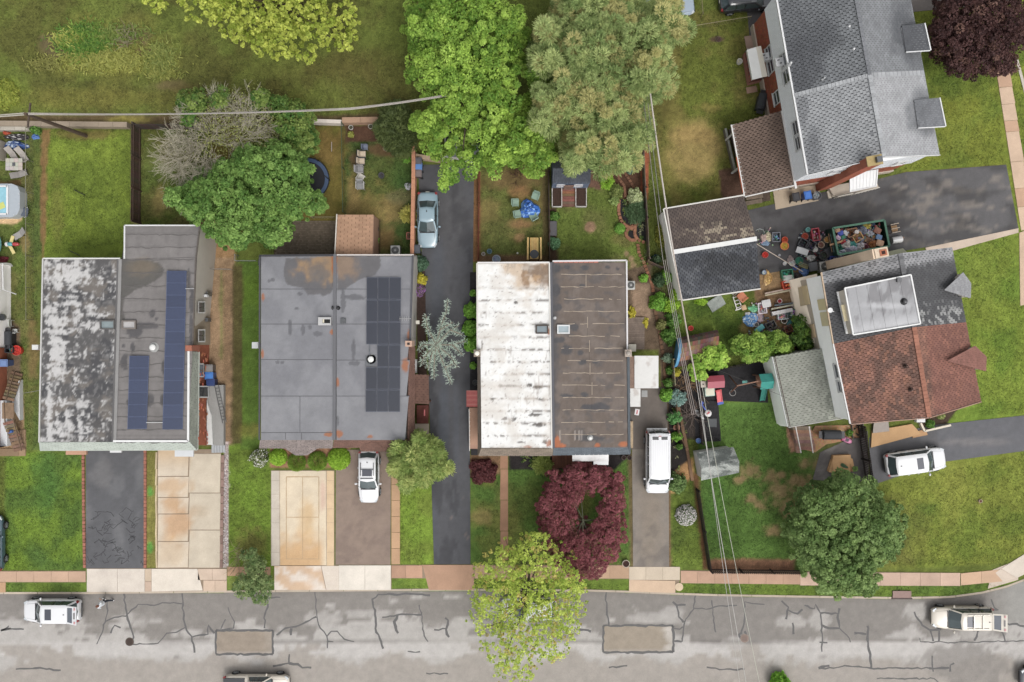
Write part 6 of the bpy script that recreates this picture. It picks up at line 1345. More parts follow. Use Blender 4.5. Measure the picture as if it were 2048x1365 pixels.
 mb=MB(c(*dark_roof)if dark_roof else cc);mb.add(m1+m2+m3,[(k,n+k,n+(k+1)%n,(k+1)%n)for k in range(n)]+[(n+k,2*n+k,2*n+(k+1)%n,n+(k+1)%n)for k in range(n)]+[tuple(range(2*n,3*n))[::-1]]);mb.build("roof",M_PAINT,t,local=True,smooth=True)
 for sy in(1,-1):
  for(xa,xb,wd_)in((cow-.04,rf,.1),(rb+.05,rr+.02,.14)):mb=B();mb.bar((xa,sy*(bw-.03),zb-.03),(xb,sy*(rw-.01),Ht-.08),wd_,.06);mb.build("pillar",M_PAINT,t,local=True)
  for f in((.42,)if style=="sedan" else(.36,.7))if style!="van" else(.3,.5,.7):x=rf+(rr-rf)*f;mb=MB(black if style!="van" else cc);mb.bar((x,sy*(bw+.005),zb-.03),(x-.03,sy*(rw+.02),Ht-.08),.07,.03);mb.build("pillar",M_PAINT,t,local=True)
  mb=B();mb.ell(cow-.42,sy*(hw+.13),zb+.1,.09,.13,.08,8,5);mb.bar((cow-.4,sy*(hw-.05),zb),(cow-.4,sy*(hw+.1),zb+.06),.06,.05);mb.build("mirror",M_PAINT,t,local=True,smooth=True)
  for f in(.05,-.75):mb=B();mb.box(f,sy*(hw+.004),zb-.12,.16,.04,.04,0,tuple(v*.8 for v in cc));mb.build("door_handle",M_PAINT,t,local=True)
  if trim:mb=MB(c(*trim));mb.box(0,sy*(hw+.002),.5,L*.62,.03,.2);mb.build("side_trim",M_PLAST,t,local=True)
  for xw in(hl-.86,-hl+.88):
   r=.33 if style=="sedan" else .36;mb=MB(c(30,30,32));M=[]
   for(yy,rr_)in((hw-.2,r),(hw-.02,r),(hw+.02,r*.9)):M.append([(xw+rr_*math.cos(2*PI*k/18),sy*yy,r+rr_*math.sin(2*PI*k/18))for k in range(18)])
   vs=M[0]+M[1]+M[2];mb.add(vs,[(j*18+k,j*18+(k+1)%18,(j+1)*18+(k+1)%18,(j+1)*18+k)for j in range(2)for k in range(18)]+[tuple(range(36,54))]);wh=mb.build("wheel",M_RUBBER,t,local=True)
   mb=MB(c(178,180,182));o=hw+.024
   for k in range(7):a=2*PI*k/7;mb.bar((xw,sy*o,r),(xw+math.cos(a)*r*.62,sy*o,r+math.sin(a)*r*.62),.07,.02)
   mb.add([(xw+r*.64*math.cos(2*PI*k/18),sy*(o-.002),r+r*.64*math.sin(2*PI*k/18))for k in range(18)],[tuple(range(18))],c(120,122,124));mb.build("rim",M_METAL,wh,local=True)
  wl=lerp_tab(wid,hl-.2);zt=lerp_tab(top,hl-.2);mb=MB(c(206,212,216));mb.box(hl-.24,sy*(wl-.12),zt-.06,.34,.2,.12,sy*-.5);mb.build("headlight",M_GLASS,t,local=True)
  mb=MB(c(150,30,34));mb.box(-hl+.13,sy*(lerp_tab(wid,-hl+.12)-.07),zb-.09,.2,.17,.2,sy*.4);mb.build("tail_light",M_PLAST,t,local=True)
 mb=MB(tuple(v*.35 for v in cc))
 for sy in(1,-1):mb.bar((cow+.06,sy*hw*.72,lerp_tab(top,cow+.1)+.012),(hl-.32,sy*hw*.6,lerp_tab(top,hl-.32)+.008),.014,.012)
 mb.build("hood_gap",M_RUBBER,t,local=True,kind="stuff");mb=MB(black);mb.bar((cow+.03,-bw*.8,zb+.03),(cow+.03,bw*.8,zb+.03),.1,.02);mb.build("wiper_cowl",M_PLAST,t,local=True)
 for sy in(.35,-.45):mb=MB(black);q0=Vector((cow-.02,sy,zb+.05));mb.bar(q0,q0+Vector((-.28,-.5,.2)),.02,.015);mb.build("wiper",M_PLAST,t,local=True)
 for e,zz in((hl-.04,.5),(-hl+.03,.5)):mb=MB(black);mb.box(e,0,zz,.1,hw*1.2,.12);mb.build("grille" if e>0 else "bumper",M_PLAST,t,local=True)
 mb=MB(c(216,214,200));mb.box(-hl-.005,0,.74,.02,.32,.16);mb.build("number_plate",M_PLAST,t,local=True)
 if sunroof:mb=MB(c(70,72,84));mb.box(rf-.62,0,Ht+.004,.52,rw*1.25,.016);mb.build("sunroof",M_GLASS,t,local=True)
 if rails:
  for sy in(1,-1):mb=MB(c(*rails));mb.bar((rr+.3,sy*(rw-.12),Ht+.05),(rf-.4,sy*(rw-.12),Ht+.05),.045,.045);[mb.bar((x,sy*(rw-.12),Ht-.02),(x,sy*(rw-.12),Ht+.05),.05,.05)for x in(rr+.35,rf-.45)];mb.build("roof_rail",M_METAL,t,local=True)
 for k in range(bars):x=rr+.85+k*(.75 if bars<3 else .5);mb=MB(c(*(rails or(90,90,92))));mb.bar((x,-rw+.1,Ht+.09),(x,rw-.1,Ht+.09),.055,.035);mb.build("cross_bar",M_METAL,t,local=True)
 if style in("suv","sedan"):mb=MB(black);mb.add([(rr+.35,-.03,Ht),(rr+.35,.03,Ht),(rr+.15,0,Ht+.1)],[(0,1,2),(2,1,0)]);mb.cyl(rr+.28,0,Ht-.01,Ht+.03,.06,.03,8);mb.build("aerial",M_PLAST,t,local=True)
 if style=="van":
  for k in range(9):mb=MB(tuple(v*.9 for v in cc));y=-rw+.12+k*(2*rw-.24)/8;mb.bar((rr+.5,y,Ht+.004),(rf-.35,y,Ht+.004),.035,.02);mb.build("roof_rib",M_PAINT,t,local=True)
  mb=MB(c(170,40,40));mb.box(rr+.14,0,Ht-.01,.06,.22,.04);mb.build("brake_light",M_PLAST,t,local=True)
  for sy in(-.36,.36):mb=MB(black);mb.box(rr+.3,sy,Ht+.0,.26,.5,.02);mb.build("rear_hatch_glass",M_GLASS,t,local=True)
  mb=MB(c(226,226,226));mb.bar((-hl-.08,-hw*.85,.6),(-hl-.08,hw*.85,.6),.14,.16);mb.build("rear_bumper",M_PAINT,t,local=True)
  for sy in(-.3,.3):mb=MB(c(222,222,222));mb.bar((-hl-.07,sy,.7),(rr-.02,sy,Ht+.02),.04,.04);mb.build("ladder_rail",M_METAL,t,local=True)
 if style=="pickup":
  mb=MB(c(58,60,64));mb.box((rb-.2-hl)/2+.02,0,zb-.04,hl+rb-.2-.1+0,hw*1.6,.2);mb.build("cargo_bed",M_PLAST,t,local=True)
 if hatch:
  mb=MB(cc);mb.add([(rr+.05,-rw,Ht-.05),(rr+.05,rw,Ht-.05),(rr-.95,rw*1.05,Ht+.28),(rr-.95,-rw*1.05,Ht+.28),(rr+.05,-rw,Ht-.0),(rr+.05,rw,Ht-.0),(rr-.95,rw*1.05,Ht+.34),(rr-.95,-rw*1.05,Ht+.34)],[(3,2,1,0),(4,5,6,7)][0:2]+[(0,1,5,4),(1,2,6,5),(2,3,7,6),(3,0,4,7)]);o=mb.build("tailgate",M_PAINT,t,local=True)
  mb=MB(c(96,102,112));s_=lambda u,v:Vector((rr+.05-u,v*rw,Ht+.006+u*.34));mb.add([s_(.1,-.82),s_(.1,.82),s_(.58,.88),s_(.58,-.88)],[(3,2,1,0),(0,1,2,3)][1:]);mb.build("tailgate_glass",M_GLASS,o,local=True)
  mb=MB(c(206,150,150));[mb.box(rr-.78,v*rw*.78,Ht+.31,.14,.2,.03)for v in(-1,1)];mb.box(rr-.75,0,Ht+.31,.1,.5,.03,0,c(120,116,116));mb.build("tailgate_lamp",M_PLAST,o,local=True)
 return t
WHT=(240,240,242)
car("parked_car","pale blue sedan on the long dark driveway beside the terracotta wall",857,443,-PI/2,4.6,1.74,1.45,(146,172,184),"sedan")
car("parked_car","white estate car with two black roof bars under the edge of the grey twin roof",741,951,-PI/2,4.3,1.74,1.55,WHT,"suv",sunroof=True,rails=(70,72,78),bars=2)
car("parked_van","long white passenger van on the narrow driveway right of the brown roof",1311,921,-PI/2,5.2,1.96,2.0,WHT,"van","van")
car("parked_car","white suv on the dark drive beside the tall black gate fence",1822,921,math.radians(7.5),5.0,1.98,1.72,WHT,"suv",sunroof=True)
car("parked_car","white suv with its tailgate open at the kerb near the walking person",112,1217,PI,4.7,1.92,1.72,WHT,"suv",sunroof=True,hatch=True,z=-.12)
car("parked_car","beige suv with roof rack and open tailgate parked at the right end of the street",1916,1231,PI,5.0,1.84,1.75,(226,216,200),"suv",sunroof=True,rails=(226,220,208),bars=2,hatch=True,z=-.12,trim=(150,140,124))
car("parked_car","black suv on the dark driveway at the top edge of the photo",1490,7,math.radians(5),4.7,1.9,1.72,(48,50,56),"suv",sunroof=True,rails=(90,92,96))
car("parked_car","silver blue car half hidden under the pine at the top edge",1334,22,math.radians(6),4.3,1.72,1.45,(164,180,196),"sedan")
car("parked_car","dark teal car cut off by the left edge on the side drive",-3,1082,PI/2,4.5,1.78,1.5,(72,96,108),"suv")
car("parked_car","white car at the kerb mostly hidden under the lime green street tree",1058,1212,PI,4.6,1.84,1.62,WHT,"suv",rails=(226,226,226),z=-.12)
car("parked_pickup","cream pickup truck with a dark bed cut off by the bottom edge",518,1366,0,5.4,1.9,1.78,(222,212,196),"pickup","pickup",trim=(90,88,86),z=-.12)
car("parked_car","dark grey car whose front corner shows in the bottom right corner",2086,1352,PI,4.5,1.8,1.5,(86,88,94),"suv",z=-.12)
# ------------------------------------------------------------------ people: one continuous skin, clothes as children
def capsules(name,caps,m,parent,vox=.028,col=(.5,.5,.5),sub=True):
 mb=MB(col)
 for a,b,r0,r1 in caps:
  a,b=Vector(a),Vector(b);d=(b-a);n=max(2,int(d.length/.05));mb.tube([a+d*(i/n)for i in range(n+1)],[r0+(r1-r0)*i/n for i in range(n+1)],12)
  for p,r in((a,r0),(b,r1)):mb.ell(p.x,p.y,p.z,r,r,r,12,8)
 o=mb.build(name,m,parent,local=True,smooth=True)
 mod=o.modifiers.new("remesh",'REMESH');mod.mode='VOXEL';mod.voxel_size=vox;mod.use_smooth_shade=True
 s=o.modifiers.new("smooth",'CORRECTIVE_SMOOTH')if False else o.modifiers.new("smooth",'SMOOTH');s.iterations=3;s.factor=.5
 return o
def flatmat(name,rgb,rough=.7):
 m=mat(name,rough,n1=(6,.08),n2=(40,.08));t=m.node_tree
 for nd in t.nodes:
  if nd.type=='ATTRIBUTE':
   r=t.nodes.new("ShaderNodeRGB");r.outputs[0].default_value=(*c(*rgb),1)
   for l in list(nd.outputs["Color"].links):t.links.new(r.outputs[0],l.to_socket)
 return m
def person(label,px,py,head,shirt,pants,shoes,hair,skin=(206,160,134),sc=1.0,step=.32,z=-.12):
 p=W(px,py);t=T("person",label,"person",(p.x,p.y,z),head);t.scale=(sc,sc,sc)
 hipL,hipR=Vector((0,.1,.92)),Vector((0,-.1,.92));kL,kR=Vector((step*.55,.11,.5)),Vector((-step*.25,-.11,.5));aL,aR=Vector((step,.11,.09)),Vector((-step,-.11,.13))
 chest,neck,hd=Vector((.03,0,1.3)),Vector((.03,0,1.5)),Vector((.06,0,1.64));shL,shR=Vector((.02,.19,1.42)),Vector((.02,-.19,1.42));eL,eR=Vector((-.08,.27,1.16)),Vector((.1,-.27,1.16));wL,wR=Vector((-.02,.29,.92)),Vector((.3,-.24,1.02))
 body=[((0,0,.95),chest,.13,.15),(chest,neck,.13,.055),(neck,hd,.055,.075),(hd,hd+Vector((.01,0,.06)),.095,.1),(hipL,kL,.085,.058),(kL,aL,.056,.04),(hipR,kR,.085,.058),(kR,aR,.056,.04),(hipL,hipR,.11,.11),(shL,shR,.065,.065),(shL,eL,.052,.042),(eL,wL,.04,.028),(shR,eR,.052,.042),(eR,wR,.04,.028)]
 hp=hd+Vector((.1,0,.0));body+=[(hp,hp+Vector((.02,0,-.03)),.018,.016),(hd+Vector((.0,.1,0)),hd+Vector((-.01,.1,.03)),.02,.02),(hd+Vector((0,-.1,0)),hd+Vector((-.01,-.1,.03)),.02,.02),(hd+Vector((.07,0,-.07)),hd+Vector((.07,0,-.06)),.04,.04)]
 for w,e,s in((wL,eL,1),(wR,eR,-1)):
  d=(w-e).normalized();pm_=w+d*.07;body.append((w,pm_,.03,.034));sd=Vector((d.y,-d.x,0));sd=sd.normalized()if sd.length>.1 else Vector((1,0,0))
  for k,ln in enumerate((.06,.075,.07,.055)):o=pm_+sd*(k-1.5)*.019;body+=[(o,o+d*ln*.6,.0105,.0095),(o+d*ln*.6,o+d*ln+Vector((.012,0,-.01)),.0095,.008)]
  body+=[(w+sd*.03,w+sd*.055+d*.05,.012,.01)]
 capsules("body",body,flatmat("skin",skin,.55),t,.012)
 capsules("shirt",[((0,0,.98),chest,.155,.175),(chest,Vector((.02,0,1.45)),.165,.09),(shL,shR,.085,.085),(shL,shL.lerp(eL,.9),.07,.06),(shR,shR.lerp(eR,.9),.07,.06),(Vector((0,.07,1.0)),Vector((0,-.07,1.0)),.13,.13)],flatmat("shirt_%d_%d"%(shirt[0],shirt[2]),shirt,.85),t,.02)
 capsules("trousers",[(hipL,hipR,.125,.125),(hipL,kL,.102,.075),(kL,aL+Vector((0,0,.03)),.074,.06),(hipR,kR,.102,.075),(kR,aR+Vector((0,0,.03)),.074,.06)],flatmat("trousers_%d_%d"%(pants[0],pants[2]),pants,.85),t,.02)
 for a in(aL,aR):capsules("shoe",[(a+Vector((-.05,0,-.035)),a+Vector((.13,0,-.045)),.05,.042)],flatmat("shoe_%d"%shoes[0],shoes,.6),t,.015)
 capsules("hair",[(hd+Vector((-.02,0,.05)),hd+Vector((.0,0,.1)),.105,.092),(hd+Vector((-.04,0,0)),hd+Vector((-.03,0,.06)),.09,.1)],flatmat("hair_%d"%hair[0],hair,.7),t,.015)
 mb=MB(c(40,30,26))
 for s in(-1,1):mb.ell(hd.x+.093,s*.035,hd.z+.025,.012,.016,.01,8,5)
 mb.build("eyes",M_PLAST,t,local=True);mb=MB(c(150,84,76));mb.box(hd.x+.1,0,hd.z-.05,.012,.05,.012);mb.build("mouth",M_MATTE,t,local=True)
 return t
person("person in white top, dark trousers and white shoes walking on the road",217,1200,math.radians(155),(224,228,232),(44,50,60),(240,236,234),(128,80,60),sc=1.08)
person("small person in blue top standing on the tan patio by the white wall",37,861,math.radians(120),(70,110,180),(150,120,110),(110,80,64),(150,110,84),sc=.72,step=.14,z=.08)
# ------------------------------------------------------------------ trees and plants
def leaf_mesh(name,parent,ctr,nrm,size,cols,shape="leaf",seed=0,droop=.5):
 """one small folded leaf (or needle blade) per centre, each its own face"""
 rs=np.random.RandomState(seed);n=len(ctr);s=size*rs.uniform(.6,1.4,(n,1));nz=lambda q:q/(np.linalg.norm(q,axis=1,keepdims=True)+1e-9)
 if shape=="leaf":
  d=nrm*.7+rs.normal(0,.55,(n,3));d[:,2]+=droop;d=nz(d);u=nz(np.cross(d,rs.normal(0,1,(n,3))));v=np.cross(d,u)
  a=ctr-u*s*.55;b=ctr+v*s*.36+d*s*.06;e=ctr+u*s*.6;f=ctr-v*s*.36+d*s*.06
 else:
  d=nz(nrm*np.array([1,1,.55])+rs.normal(0,.3,(n,3)));up=np.array([0,0,1.])+rs.normal(0,.3,(n,3));u=nz(np.cross(d,up))
  a=ctr-u*s*.13;b=ctr+u*s*.13;e=ctr+d*s+u*s*.05;f=ctr+d*s-u*s*.05
 V=np.stack([a,b,e,f],1).reshape(-1,3);m=(cols@np.array([.3,.59,.11]))[:,None]
 return np_mesh(name,V,np.arange(n*4).reshape(n,4),(m+(cols-m)*.98)*VEG*LB,M_LEAF,parent)
LB=1.25
def crown_points(lobes,zbase,zh,clumps,per,crad,seed,shell=.7,flatten=.7,hole=None,sub=None):
 """leaf centres in well separated clumps over the upper shell (and some inside) of the lobes; lobes in pixels at their height"""
 rs=np.random.RandomState(seed);L=np.array([(*l,1)[:4]if len(l)==3 else l for l in lobes],float);L[:,2]*=.93;w=L[:,2]**2;w/=w.sum();M=clumps*4
 k=rs.choice(len(L),M,p=w);a=rs.uniform(0,2*PI,M);r=np.sqrt(rs.uniform(0,1,M));out=rs.rand(M)<.2;r=np.where(out,rs.uniform(.95,1.22,M),r)
 px=L[k,0]+np.cos(a)*r*L[k,2];py=L[k,1]+np.sin(a)*r*L[k,2]*L[k,3]
 inside=np.zeros(M)
 for l in L:inside=np.maximum(inside,1-np.hypot((px-l[0])/l[2],(py-l[1])/(l[2]*l[3])))
 dome=np.sqrt(np.clip(1-(1-np.clip(inside*1.6,0,1))**2,0,1));f=np.where(rs.rand(M)<shell,rs.uniform(.72,1,M),rs.uniform(.1,.7,M))
 z=zbase+zh*dome*f+rs.normal(0,.12,M)
 if hole is not None:keep=np.hypot((px-hole[0])/hole[2],(py-hole[1])/hole[3])+(vn(px/11,py/11,3)-.5)*1.1>1;px,py,z,a,r,out=px[keep],py[keep],z[keep],a[keep],r[keep],out[keep]
 kk=(H-z)/H/S;C=np.stack([(px-1024)*kk,(682.5-py)*kk,z],1);sel=[];acc=np.zeros((0,3))
 for i in range(len(C)):
  if len(sel)>=clumps:break
  if len(sel)==0 or(((acc-C[i])*np.array([1,1,.6]))**2).sum(1).min()>(crad*.95)**2:sel.append(i);acc=C[sel]
 C=C[sel];a=a[sel];r=r[sel];out=out[sel];n=len(C)
 N=np.stack([np.cos(a)*r,-np.sin(a)*r,np.full(n,.9)],1);N/=np.linalg.norm(N,axis=1,keepdims=True)
 o=rs.normal(0,1,(n,per,3));o[:,:,2]=np.abs(o[:,:,2])-.35;o/=np.linalg.norm(o,axis=2,keepdims=True);o*=rs.uniform(.25,1,(n,per,1))**.45
 cr=crad*rs.uniform(.42,1.4,(n,1,1))*np.where(out,.7,1)[:,None,None];P=C[:,None]+o*cr*np.array([1,1,flatten]);NN=N[:,None]*.5+o
 return C,P.reshape(-1,3),NN.reshape(-1,3),np.repeat(np.arange(n),per)
def tree(name,label,lobes,base,zbase,zh,clumps,per,crad,leaf,cols,seed,cat="tree",shape="leaf",shell=.7,hole=None,trunk=.22,limbs=9,bark=(98,84,70),hl=None,flatten=.7,group=None,droop=.5):
 p=W(*base);t=T(name,label,cat,(p.x,p.y,0),0,group);rs=np.random.RandomState(seed+99)
 C,P,N,ci=crown_points(lobes,zbase,zh,clumps,per,crad,seed,shell,flatten,hole)
 a,b=ca(*cols[0]),ca(*cols[1]);tcl=np.clip(rs.rand(len(C))*.9+.1*vn(C[:,0],C[:,1],seed),0,1);tl=np.clip(tcl[ci]+rs.normal(0,.18,len(ci)),0,1)[:,None]
 K=a*(1-tl)+b*tl
 if hl is not None:m=rs.rand(len(C))<hl[3];K=np.where(m[ci][:,None],K*.4+ca(*hl[:3])*.6,K)
 K=K*rs.uniform(.8,1.2,(len(K),1))
 leaf_mesh("crown",t,P,N,leaf,K,shape,seed,droop)
 if trunk:
  top=C[:,2].max()*.55+zbase*.3;c0=C.mean(0);mid=Vector((p.x*.6+c0[0]*.4,p.y*.6+c0[1]*.4,zbase*.7));mb=MB(c(*bark));mb.tube([(p.x,p.y,-.1),(p.x,p.y,.3),mid,(c0[0],c0[1],top)],[trunk*1.4,trunk,trunk*.8,trunk*.45],9);mb.build("trunk",M_BARK,t)
  for i in rs.choice(len(C),min(limbs,len(C)),replace=False):
   e=Vector(C[i])-Vector((0,0,crad*.3));s=mid.lerp(Vector((c0[0],c0[1],top)),rs.rand());m=s.lerp(e,.5)+Vector((rs.normal(0,.3),rs.normal(0,.3),.25));mb=MB(c(*bark));mb.tube([s,m,e],[trunk*.36,trunk*.2,.015],6);mb.build("limb",M_BARK,t)
 return t
tree("broadleaf_tree","big rounded green tree overhanging the left twin and the trampoline yard",[(520,390,80),(430,405,66),(560,330,50),(470,452,44),(585,395,48),(392,400,38),(545,460,34),(500,330,40),(625,408,22),(350,392,16),(600,340,24),(455,350,30)],(505,390),2.6,4.2,640,95,0.4,0.17,((80,118,44),(138,172,82)),1,trunk=.26)
tree("broadleaf_tree","darker green crown at the wall behind the big rounded tree",[(385,205,26),(380,235,14),(440,195,18),(585,245,40),(610,285,26),(560,215,24),(520,200,20),(590,305,20)],(560,250),2.2,2.6,240,80,0.38,0.17,((70,112,42),(132,150,68)),2,trunk=.16)
tree("broadleaf_tree","huge bright green tree covering the end of the long driveway",[(960,90,100),(900,60,90),(1005,175,70),(930,190,80),(985,262,66),(885,280,46,.7),(1050,280,58),(880,130,66),(1075,150,22),(1020,40,34),(935,325,26),(1000,322,30),(1075,318,32),(895,345,20),(850,250,26),(880,362,14),(930,10,90),(835,50,26)],(985,200),3.2,5.4,760,130,0.5,0.17,((92,132,36),(158,190,66)),3,shell=.75,trunk=.4,limbs=30,hl=(176,206,84,.15))
tree("pine_tree","large grey green white pine between the bright tree and the olive lawn",[(1200,120,92),(1235,60,84),(1165,200,70),(1225,230,70),(1115,210,38),(1305,66,46),(1180,20,76),(1285,165,42),(1150,90,40),(1330,20,30),(1320,105,22),(1130,160,26),(1095,60,26),(1080,190,16),(1255,320,20),(1200,330,18),(1330,170,16),(1225,300,44),(1170,290,40),(1100,120,40),(1275,270,34),(1350,55,28),(1090,245,30),(1300,130,40),(1150,320,24)],(1205,140),3.0,8.0,1050,210,0.5,0.19,((112,136,74),(178,190,118)),4,shape="needle",shell=.75,trunk=.38,hl=(190,174,112,.2),droop=.35)
tree("maple_tree","yellow green young maple spreading over the top edge of the field",[(520,20,70),(600,20,60),(460,10,50),(560,70,46),(640,60,40),(520,85,30),(400,5,40),(690,30,30),(690,80,22),(610,110,22),(570,110,18),(470,60,26),(310,2,26),(560,-40,90)],(560,-30),3.4,3.4,950,20,0.22,0.21,((128,146,34),(192,200,78)),5,shell=.6,trunk=.25,limbs=22,bark=(92,74,60))
tree("street_tree","lime green sparse street tree in front of the white roofed twin",[(1060,1170,96),(1000,1200,58),(1110,1200,60),(1060,1260,70),(1010,1290,44),(1030,1340,40),(1100,1280,46),(1000,1140,50),(1070,1110,46),(1140,1170,36),(970,1240,34),(1130,1240,34),(1075,1085,20)],(1045,1168),3.0,4.4,1250,18,0.22,0.135,((142,168,50),(198,212,88)),6,shell=.55,trunk=.2,limbs=24,bark=(86,76,66),hl=(196,164,96,.12))
tree("japanese_maple","dark red spreading japanese maple on the front lawn",[(1128,985,38),(1195,962,30),(1225,984,22),(1096,1090,10),(1245,1075,8),(1238,955,9),(1105,950,10),(1120,1045,40),(1210,1040,36),(1225,1062,26),(1150,1100,44),(1200,1090,40),(1180,1128,30),(1100,1010,24),(1155,955,30),(1165,1140,20),(1230,1010,18)],(1172,1050),1.5,1.7,700,90,0.3,0.11,((110,56,60),(160,92,98)),7,hole=(1183,1024,15,32),trunk=.12,limbs=14,bark=(96,96,76),shell=.8,hl=(112,78,66,.1))
tree("purple_tree","deep purple brown leaved tree in the top right corner",[(1945,60,78),(1990,40,66),(1900,80,44),(1985,110,42),(1930,115,40),(2030,60,40),(1920,20,50),(2010,130,20),(1890,60,28)],(1965,75),2.4,4.0,800,70,0.4,0.15,((56,34,34),(96,66,62)),8,trunk=.25,hl=(128,96,82,.08))
tree("broadleaf_tree","dense dark green round tree on the corner lawn by the pavement",[(1690,1060,92),(1640,1050,66),(1740,1060,66),(1690,1130,60),(1650,1100,60),(1700,1000,56),(1760,1080,42),(1640,1010,44),(1720,1150,40),(1610,1060,32),(1660,1160,26),(1770,1030,24)],(1690,1072),2.0,5.2,720,95,0.4,0.17,((84,112,52),(138,164,92)),9,trunk=.24,shell=.8)
tree("conifer_tree","soft light green conifer at the right corner of the grey twin",[(832,915,32),(808,930,24),(862,896,18),(845,950,20),(880,938,14),(800,900,18),(838,880,14),(816,968,12),(790,938,10),(896,936,8),(875,912,12)],(836,922),1.2,4.0,420,60,0.3,0.22,((112,138,62),(168,182,100)),10,shape="needle",trunk=.14,hl=(188,192,112,.15))
tree("evergreen_tree","dark olive evergreen in the corner of the chair yard",[(795,265,34),(790,235,28),(805,290,20),(770,260,18)],(795,270),.8,3.6,300,60,0.32,0.22,((62,76,36),(104,116,62)),11,shape="needle",trunk=.14)
tree("sapling","sparse green sapling growing at the kerb by the concrete apron",[(505,1150,26),(490,1175,22),(520,1185,22),(515,1130,18),(500,1110,16),(525,1165,18)],(503,1150),.8,2.6,170,40,0.28,0.13,((84,112,58),(140,156,98)),12,trunk=.08,limbs=26,bark=(150,136,108),shell=.5)
tree("leafy_shrub","bright lime shrub growing by the barrel roofed shed",[(1425,712,24),(1400,730,20),(1440,720,16),(1395,745,16)],(1412,730),1.2,1.6,80,60,0.3,0.18,((122,164,44),(182,212,84)),13,trunk=.06,cat="shrub")
tree("leafy_shrub","long green yellow shrub row above the pale shingle addition",[(1500,695,22),(1530,700,22),(1480,690,16),(1555,685,20),(1520,680,16),(1500,710,14),(1570,695,14)],(1525,700),1.0,1.8,160,60,0.3,0.17,((102,140,44),(158,186,76)),14,trunk=.06,cat="shrub")
tree("leafy_shrub","dark leafy shrub against the cream back wall with boarded windows",[(1600,645,14),(1608,665,18),(1614,690,16),(1595,680,12)],(1606,668),.6,1.6,110,60,0.26,0.14,((58,92,38),(120,152,56)),15,trunk=.05,cat="shrub")
# sprawling blue cedar: arms with hanging needle tufts
t=T("blue_cedar","pale blue green weeping cedar sprawling over the long driveway","tree",W(868,705));mb=MB(c(110,104,92));b=W(868,705);mb.tube([(b.x,b.y,0),(b.x,b.y,1.6),W(872,690,2.6)],[.14,.11,.07],8);mb.build("trunk",M_BARK,t);P=[];N=[]
for k,(arm)in enumerate([[(872,690),(880,660),(892,625),(896,600)],[(872,690),(855,655),(852,630)],[(872,690),(900,660),(918,652)],[(872,690),(905,690),(932,682)],[(872,690),(900,712),(915,735)],[(872,690),(890,735),(902,768)],[(872,690),(868,730),(868,758)],[(872,690),(848,715),(842,730)],[(872,690),(846,690),(838,698)],[(880,660),(905,645)],[(900,660),(925,670)],[(905,690),(925,710)],[(890,735),(908,728)],[(866,700),(856,740)]]):
 z=2.5;pts=[W(x,y,z-.12*i)for i,(x,y)in enumerate(arm)];mb=MB(c(150,142,126));mb.tube(pts,[.06*(1-i/len(pts))+.015 for i in range(len(pts))],5);mb.build("limb",M_BARK,t);rs=random.Random(k)
 for a,d in zip(pts[:-1],pts[1:]):
  for i in range(int(dim(a,d)/.08)):
   q=a.lerp(d,i/(dim(a,d)/.08))
   for j in range(8):o=Vector((rs.gauss(0,.11),rs.gauss(0,.11),rs.gauss(-.02,.06)));P.append(tuple(q+o));N.append(tuple(o.normalized()+Vector((0,0,.6))))
rs=np.random.RandomState(5);tl=rs.rand(len(P),1);leaf_mesh("foliage",t,np.array(P),np.array(N),.15,(ca(136,158,138)*(1-tl)+ca(196,212,196)*tl),"needle",5)
# bare pale tree: twigs only
t=T("bare_tree","bare pale twiggy tree leaning out beside the big rounded green tree","tree",W(440,290));rs=random.Random(12)
def twig(mb,p,d,L,r,depth):
 q=p+d*L;m=(p+q)/2+Vector((rs.gauss(0,.05),rs.gauss(0,.05),rs.gauss(0,.05)))*L;mb.tube([p,m,q],[r,r*.85,r*.65],4,None,False)
 if depth:
  for _ in range(4 if depth>2 else 3):twig(mb,p.lerp(q,rs.uniform(.5,1)),(d+Vector((rs.gauss(0,.45),rs.gauss(0,.45),rs.gauss(0,.22)))).normalized(),L*rs.uniform(.6,.82),max(.012,r*.6),depth-1)
b=W(440,290);mb=MB(c(150,138,116));mb.tube([(b.x,b.y,0),(b.x-.2,b.y,1.6)],[.16,.12],8);mb.build("trunk",M_BARK,t)
for x,y in((335,300),(350,255),(335,335),(390,215),(360,375),(395,385),(440,205),(500,225),(385,300),(420,360),(540,235),(480,200),(365,320),(410,250),(520,270),(350,350),(460,300),(340,275)):
 mb=MB(c(192,184,160));e=W(x,y,3.6);p=Vector((b.x-.2,b.y,1.6));twig(mb,p,(e-p).normalized(),dim(p,e)*.52,.045,4);mb.build("limb",M_BARK,t)
r5=np.random.RandomState(77);n5=5200;cx=r5.choice([470,500,530,450,520,410],n5);cy=r5.choice([225,245,270,210,290],n5);px5=cx+r5.normal(0,20,n5);py5=cy+r5.normal(0,16,n5);z5=r5.uniform(2.2,4.0,n5);k5=(H-z5)/H/S;t5=r5.rand(n5,1)
leaf_mesh("young_leaves",t,np.stack([(px5-1024)*k5,(682.5-py5)*k5,z5],1),r5.normal(0,1,(n5,3)),.12,ca(128,136,66)*(1-t5)+ca(178,182,108)*t5,"leaf",5,.6)
